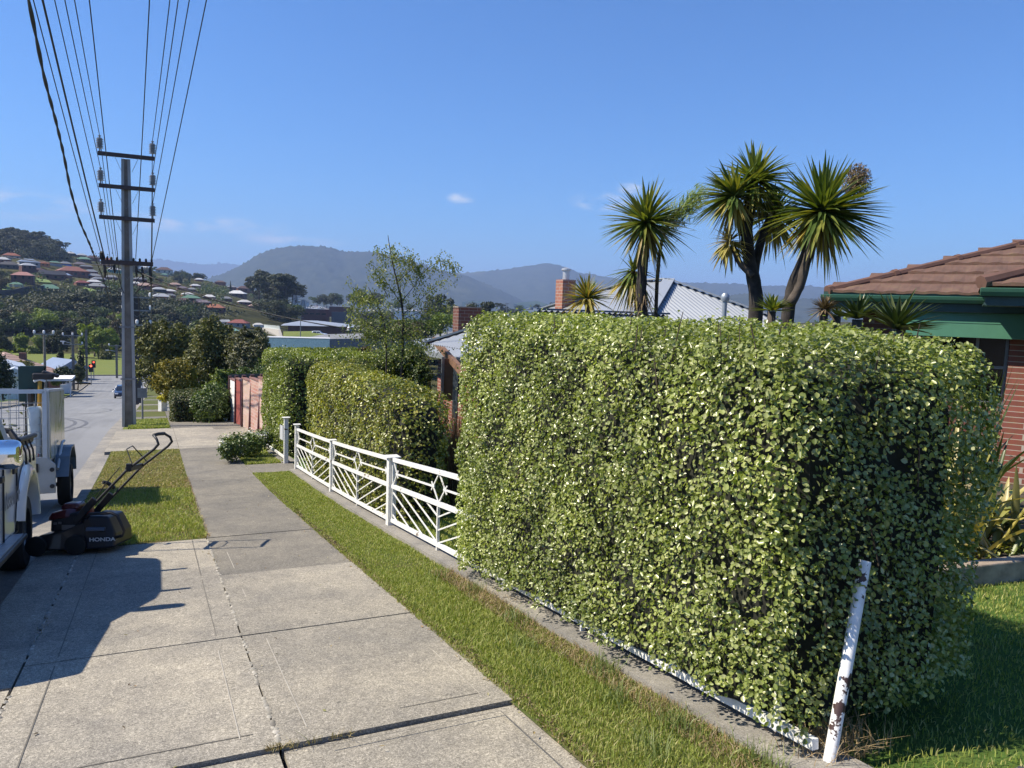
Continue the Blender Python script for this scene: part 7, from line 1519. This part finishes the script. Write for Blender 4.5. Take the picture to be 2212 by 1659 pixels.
# ---- park trees and willows near the junction
def park_tree(name, label, x, yt, yb, D, wpx, mat, n=5000, L=.5, blobs=6, r=.25):
    g = at(x, yb, D); h = yb-yt; B = []
    for k in range(blobs): fx, fy = rng.normal(0, .26)*wpx, rng.uniform(.18, .72); B.append(vb(x+fx, yt+h*fy, D+rng.normal(0, 1.5), wpx*rng.uniform(.22, .34), h*rng.uniform(.13, .2)))
    B.append(vb(x, yt+h*.16, D, wpx*.22, h*.12)); g = np.array([g[0], g[1], float(TZ(g[0], g[1]))]); return shrub(name, label, 'tree', g, B, n, L, mat, r)
park_tree('park_tree', 'big bright spring-green tree on the park lawn left of the big pole', 205, 698, 782, 225, 46, M_bright, 7000, .55, 7)
park_tree('park_tree', 'second bright green park tree, right against the big pole', 236, 706, 780, 235, 34, M_bright, 5000, .55)
park_tree('park_tree', 'bright green tree left of the tall grey pole', 178, 722, 785, 215, 24, M_bright, 3500, .5)
park_tree('willow_tree', 'bright green willow above the tiled roof', 42, 722, 776, 250, 40, M_bright, 6000, .6)
park_tree('willow_tree', 'pale drooping willow between the slim pole and the tiled roof ridge', 84, 724, 776, 240, 26, leafm('leaf_willow', [(.12, .16, .04), (.17, .21, .06), (.22, .25, .08)], .5, .3), 4500, .5)
park_tree('park_tree', 'dark rounded tree behind the double-armed pole', 124, 712, 776, 245, 46, M_g1, 6000, .6)
park_tree('park_tree', 'dark tree at the far left edge above the roofs', 2, 716, 780, 230, 34, M_g1, 5000, .6)
park_tree('park_tree', 'brown-green tree behind the bright park trees', 250, 690, 760, 270, 36, M_g5, 5000, .6)
park_tree('park_tree', 'olive pine with low spreading branches beside the park lawn', 226, 742, 790, 212, 30, M_olive, 3500, .45)
park_tree('park_tree', 'fresh green tree above the road bend right of the big pole', 440, 688, 735, 260, 44, M_g3, 6000, .6)
park_tree('park_tree', 'feathery olive tree right behind the dark poles', 330, 706, 760, 200, 40, M_olive, 6000, .5)
# ---- distant town
def town():
    proto = {}
    for nm, rc in (('white', 'white'), ('pale', 'pale'), ('red', 'red'), ('grey', 'grey')):
        m = MB(True); m.box((0, 0, 1.5), (11, 8, 3.0)); m.mat(1); hip(m, (0, 0), 11, 8, 3.0, 4.6); proto[nm] = m
    objs = {}; k = 0
    for i in range(210):
        nm = ('white', 'pale', 'white', 'red', 'grey', 'pale')[rng.integers(6)]
        if i < 110: vx, D = rng.uniform(600, 1260), rng.uniform(900, 3300)
        elif i < 160: vx, D = rng.normal(1170, 45), rng.uniform(1500, 3200)
        else: vx, D = rng.uniform(560, 980), rng.uniform(1800, 4200)
        az = YAW+math.atan((vx-CX)/FPX); x, y = D*math.sin(az), D*math.cos(az); z = float(TZ(x, y)); s = rng.uniform(.8, 1.9)
        if nm not in objs: o = proto[nm].build('distant_house', [plain('wall_'+('white' if nm != 'red' else 'brick'), C_W['white' if nm != 'red' else 'brick'], .85), plain('roof_'+nm, C_R[nm], .55)]); objs[nm] = o
        else: o = objs[nm].copy(); COL.objects.link(o)
        o.location = (x, y, z); o.scale = (s*1.1, s, s*.9); o.rotation_euler = (0, 0, rng.uniform(0, 3.1)); tag(o, 'tiny '+nm+' roofed house in the distant town below the mountain', 'house', nm+' roofed houses in the distant town')
town()
def town_trees():
    n = 1500; az = YAW+np.arctan((rng.uniform(560, 1330, n)-CX)/FPX); D = rng.uniform(800, 4300, n); X = np.stack([D*np.sin(az), D*np.cos(az)], 1); z = TZ(X[:, 0], X[:, 1]); k = 14
    P = np.repeat(np.column_stack([X, z+3]), k, 0)+rng.normal(0, 1, (n*k, 3))*np.array([4, 4, 2.2]); V, F = leafV(P, unit(rng.normal(0, .6, P.shape)+np.array([0, 0, .6])), 3.4, 2.4, .2); tag(fast('distant_woods', V, F, M_g1), kind='stuff')
town_trees()
for pts, col in (([(998, 652), (1040, 650), (1062, 660), (1000, 662)], (.13, .18, .06)), ([(1110, 655), (1160, 650), (1190, 660), (1130, 664)], (.12, .16, .06))):
    P = [at(x, y, 3900) for x, y in pts]; m = MB(); m.add([tuple(p) for p in P]+[(p[0]*1.02, p[1]*1.02, -18) for p in P], [(0, 1, 2, 3), (0, 4, 5, 1), (3, 2, 6, 7)]); tag(m.build('distant_paddock', plain('paddock', (.13, .18, .06), 1.)), kind='structure')

for l_ in KINDS.values():
    for o_ in l_:
        if o_.name not in USED: bpy.data.objects.remove(o_)
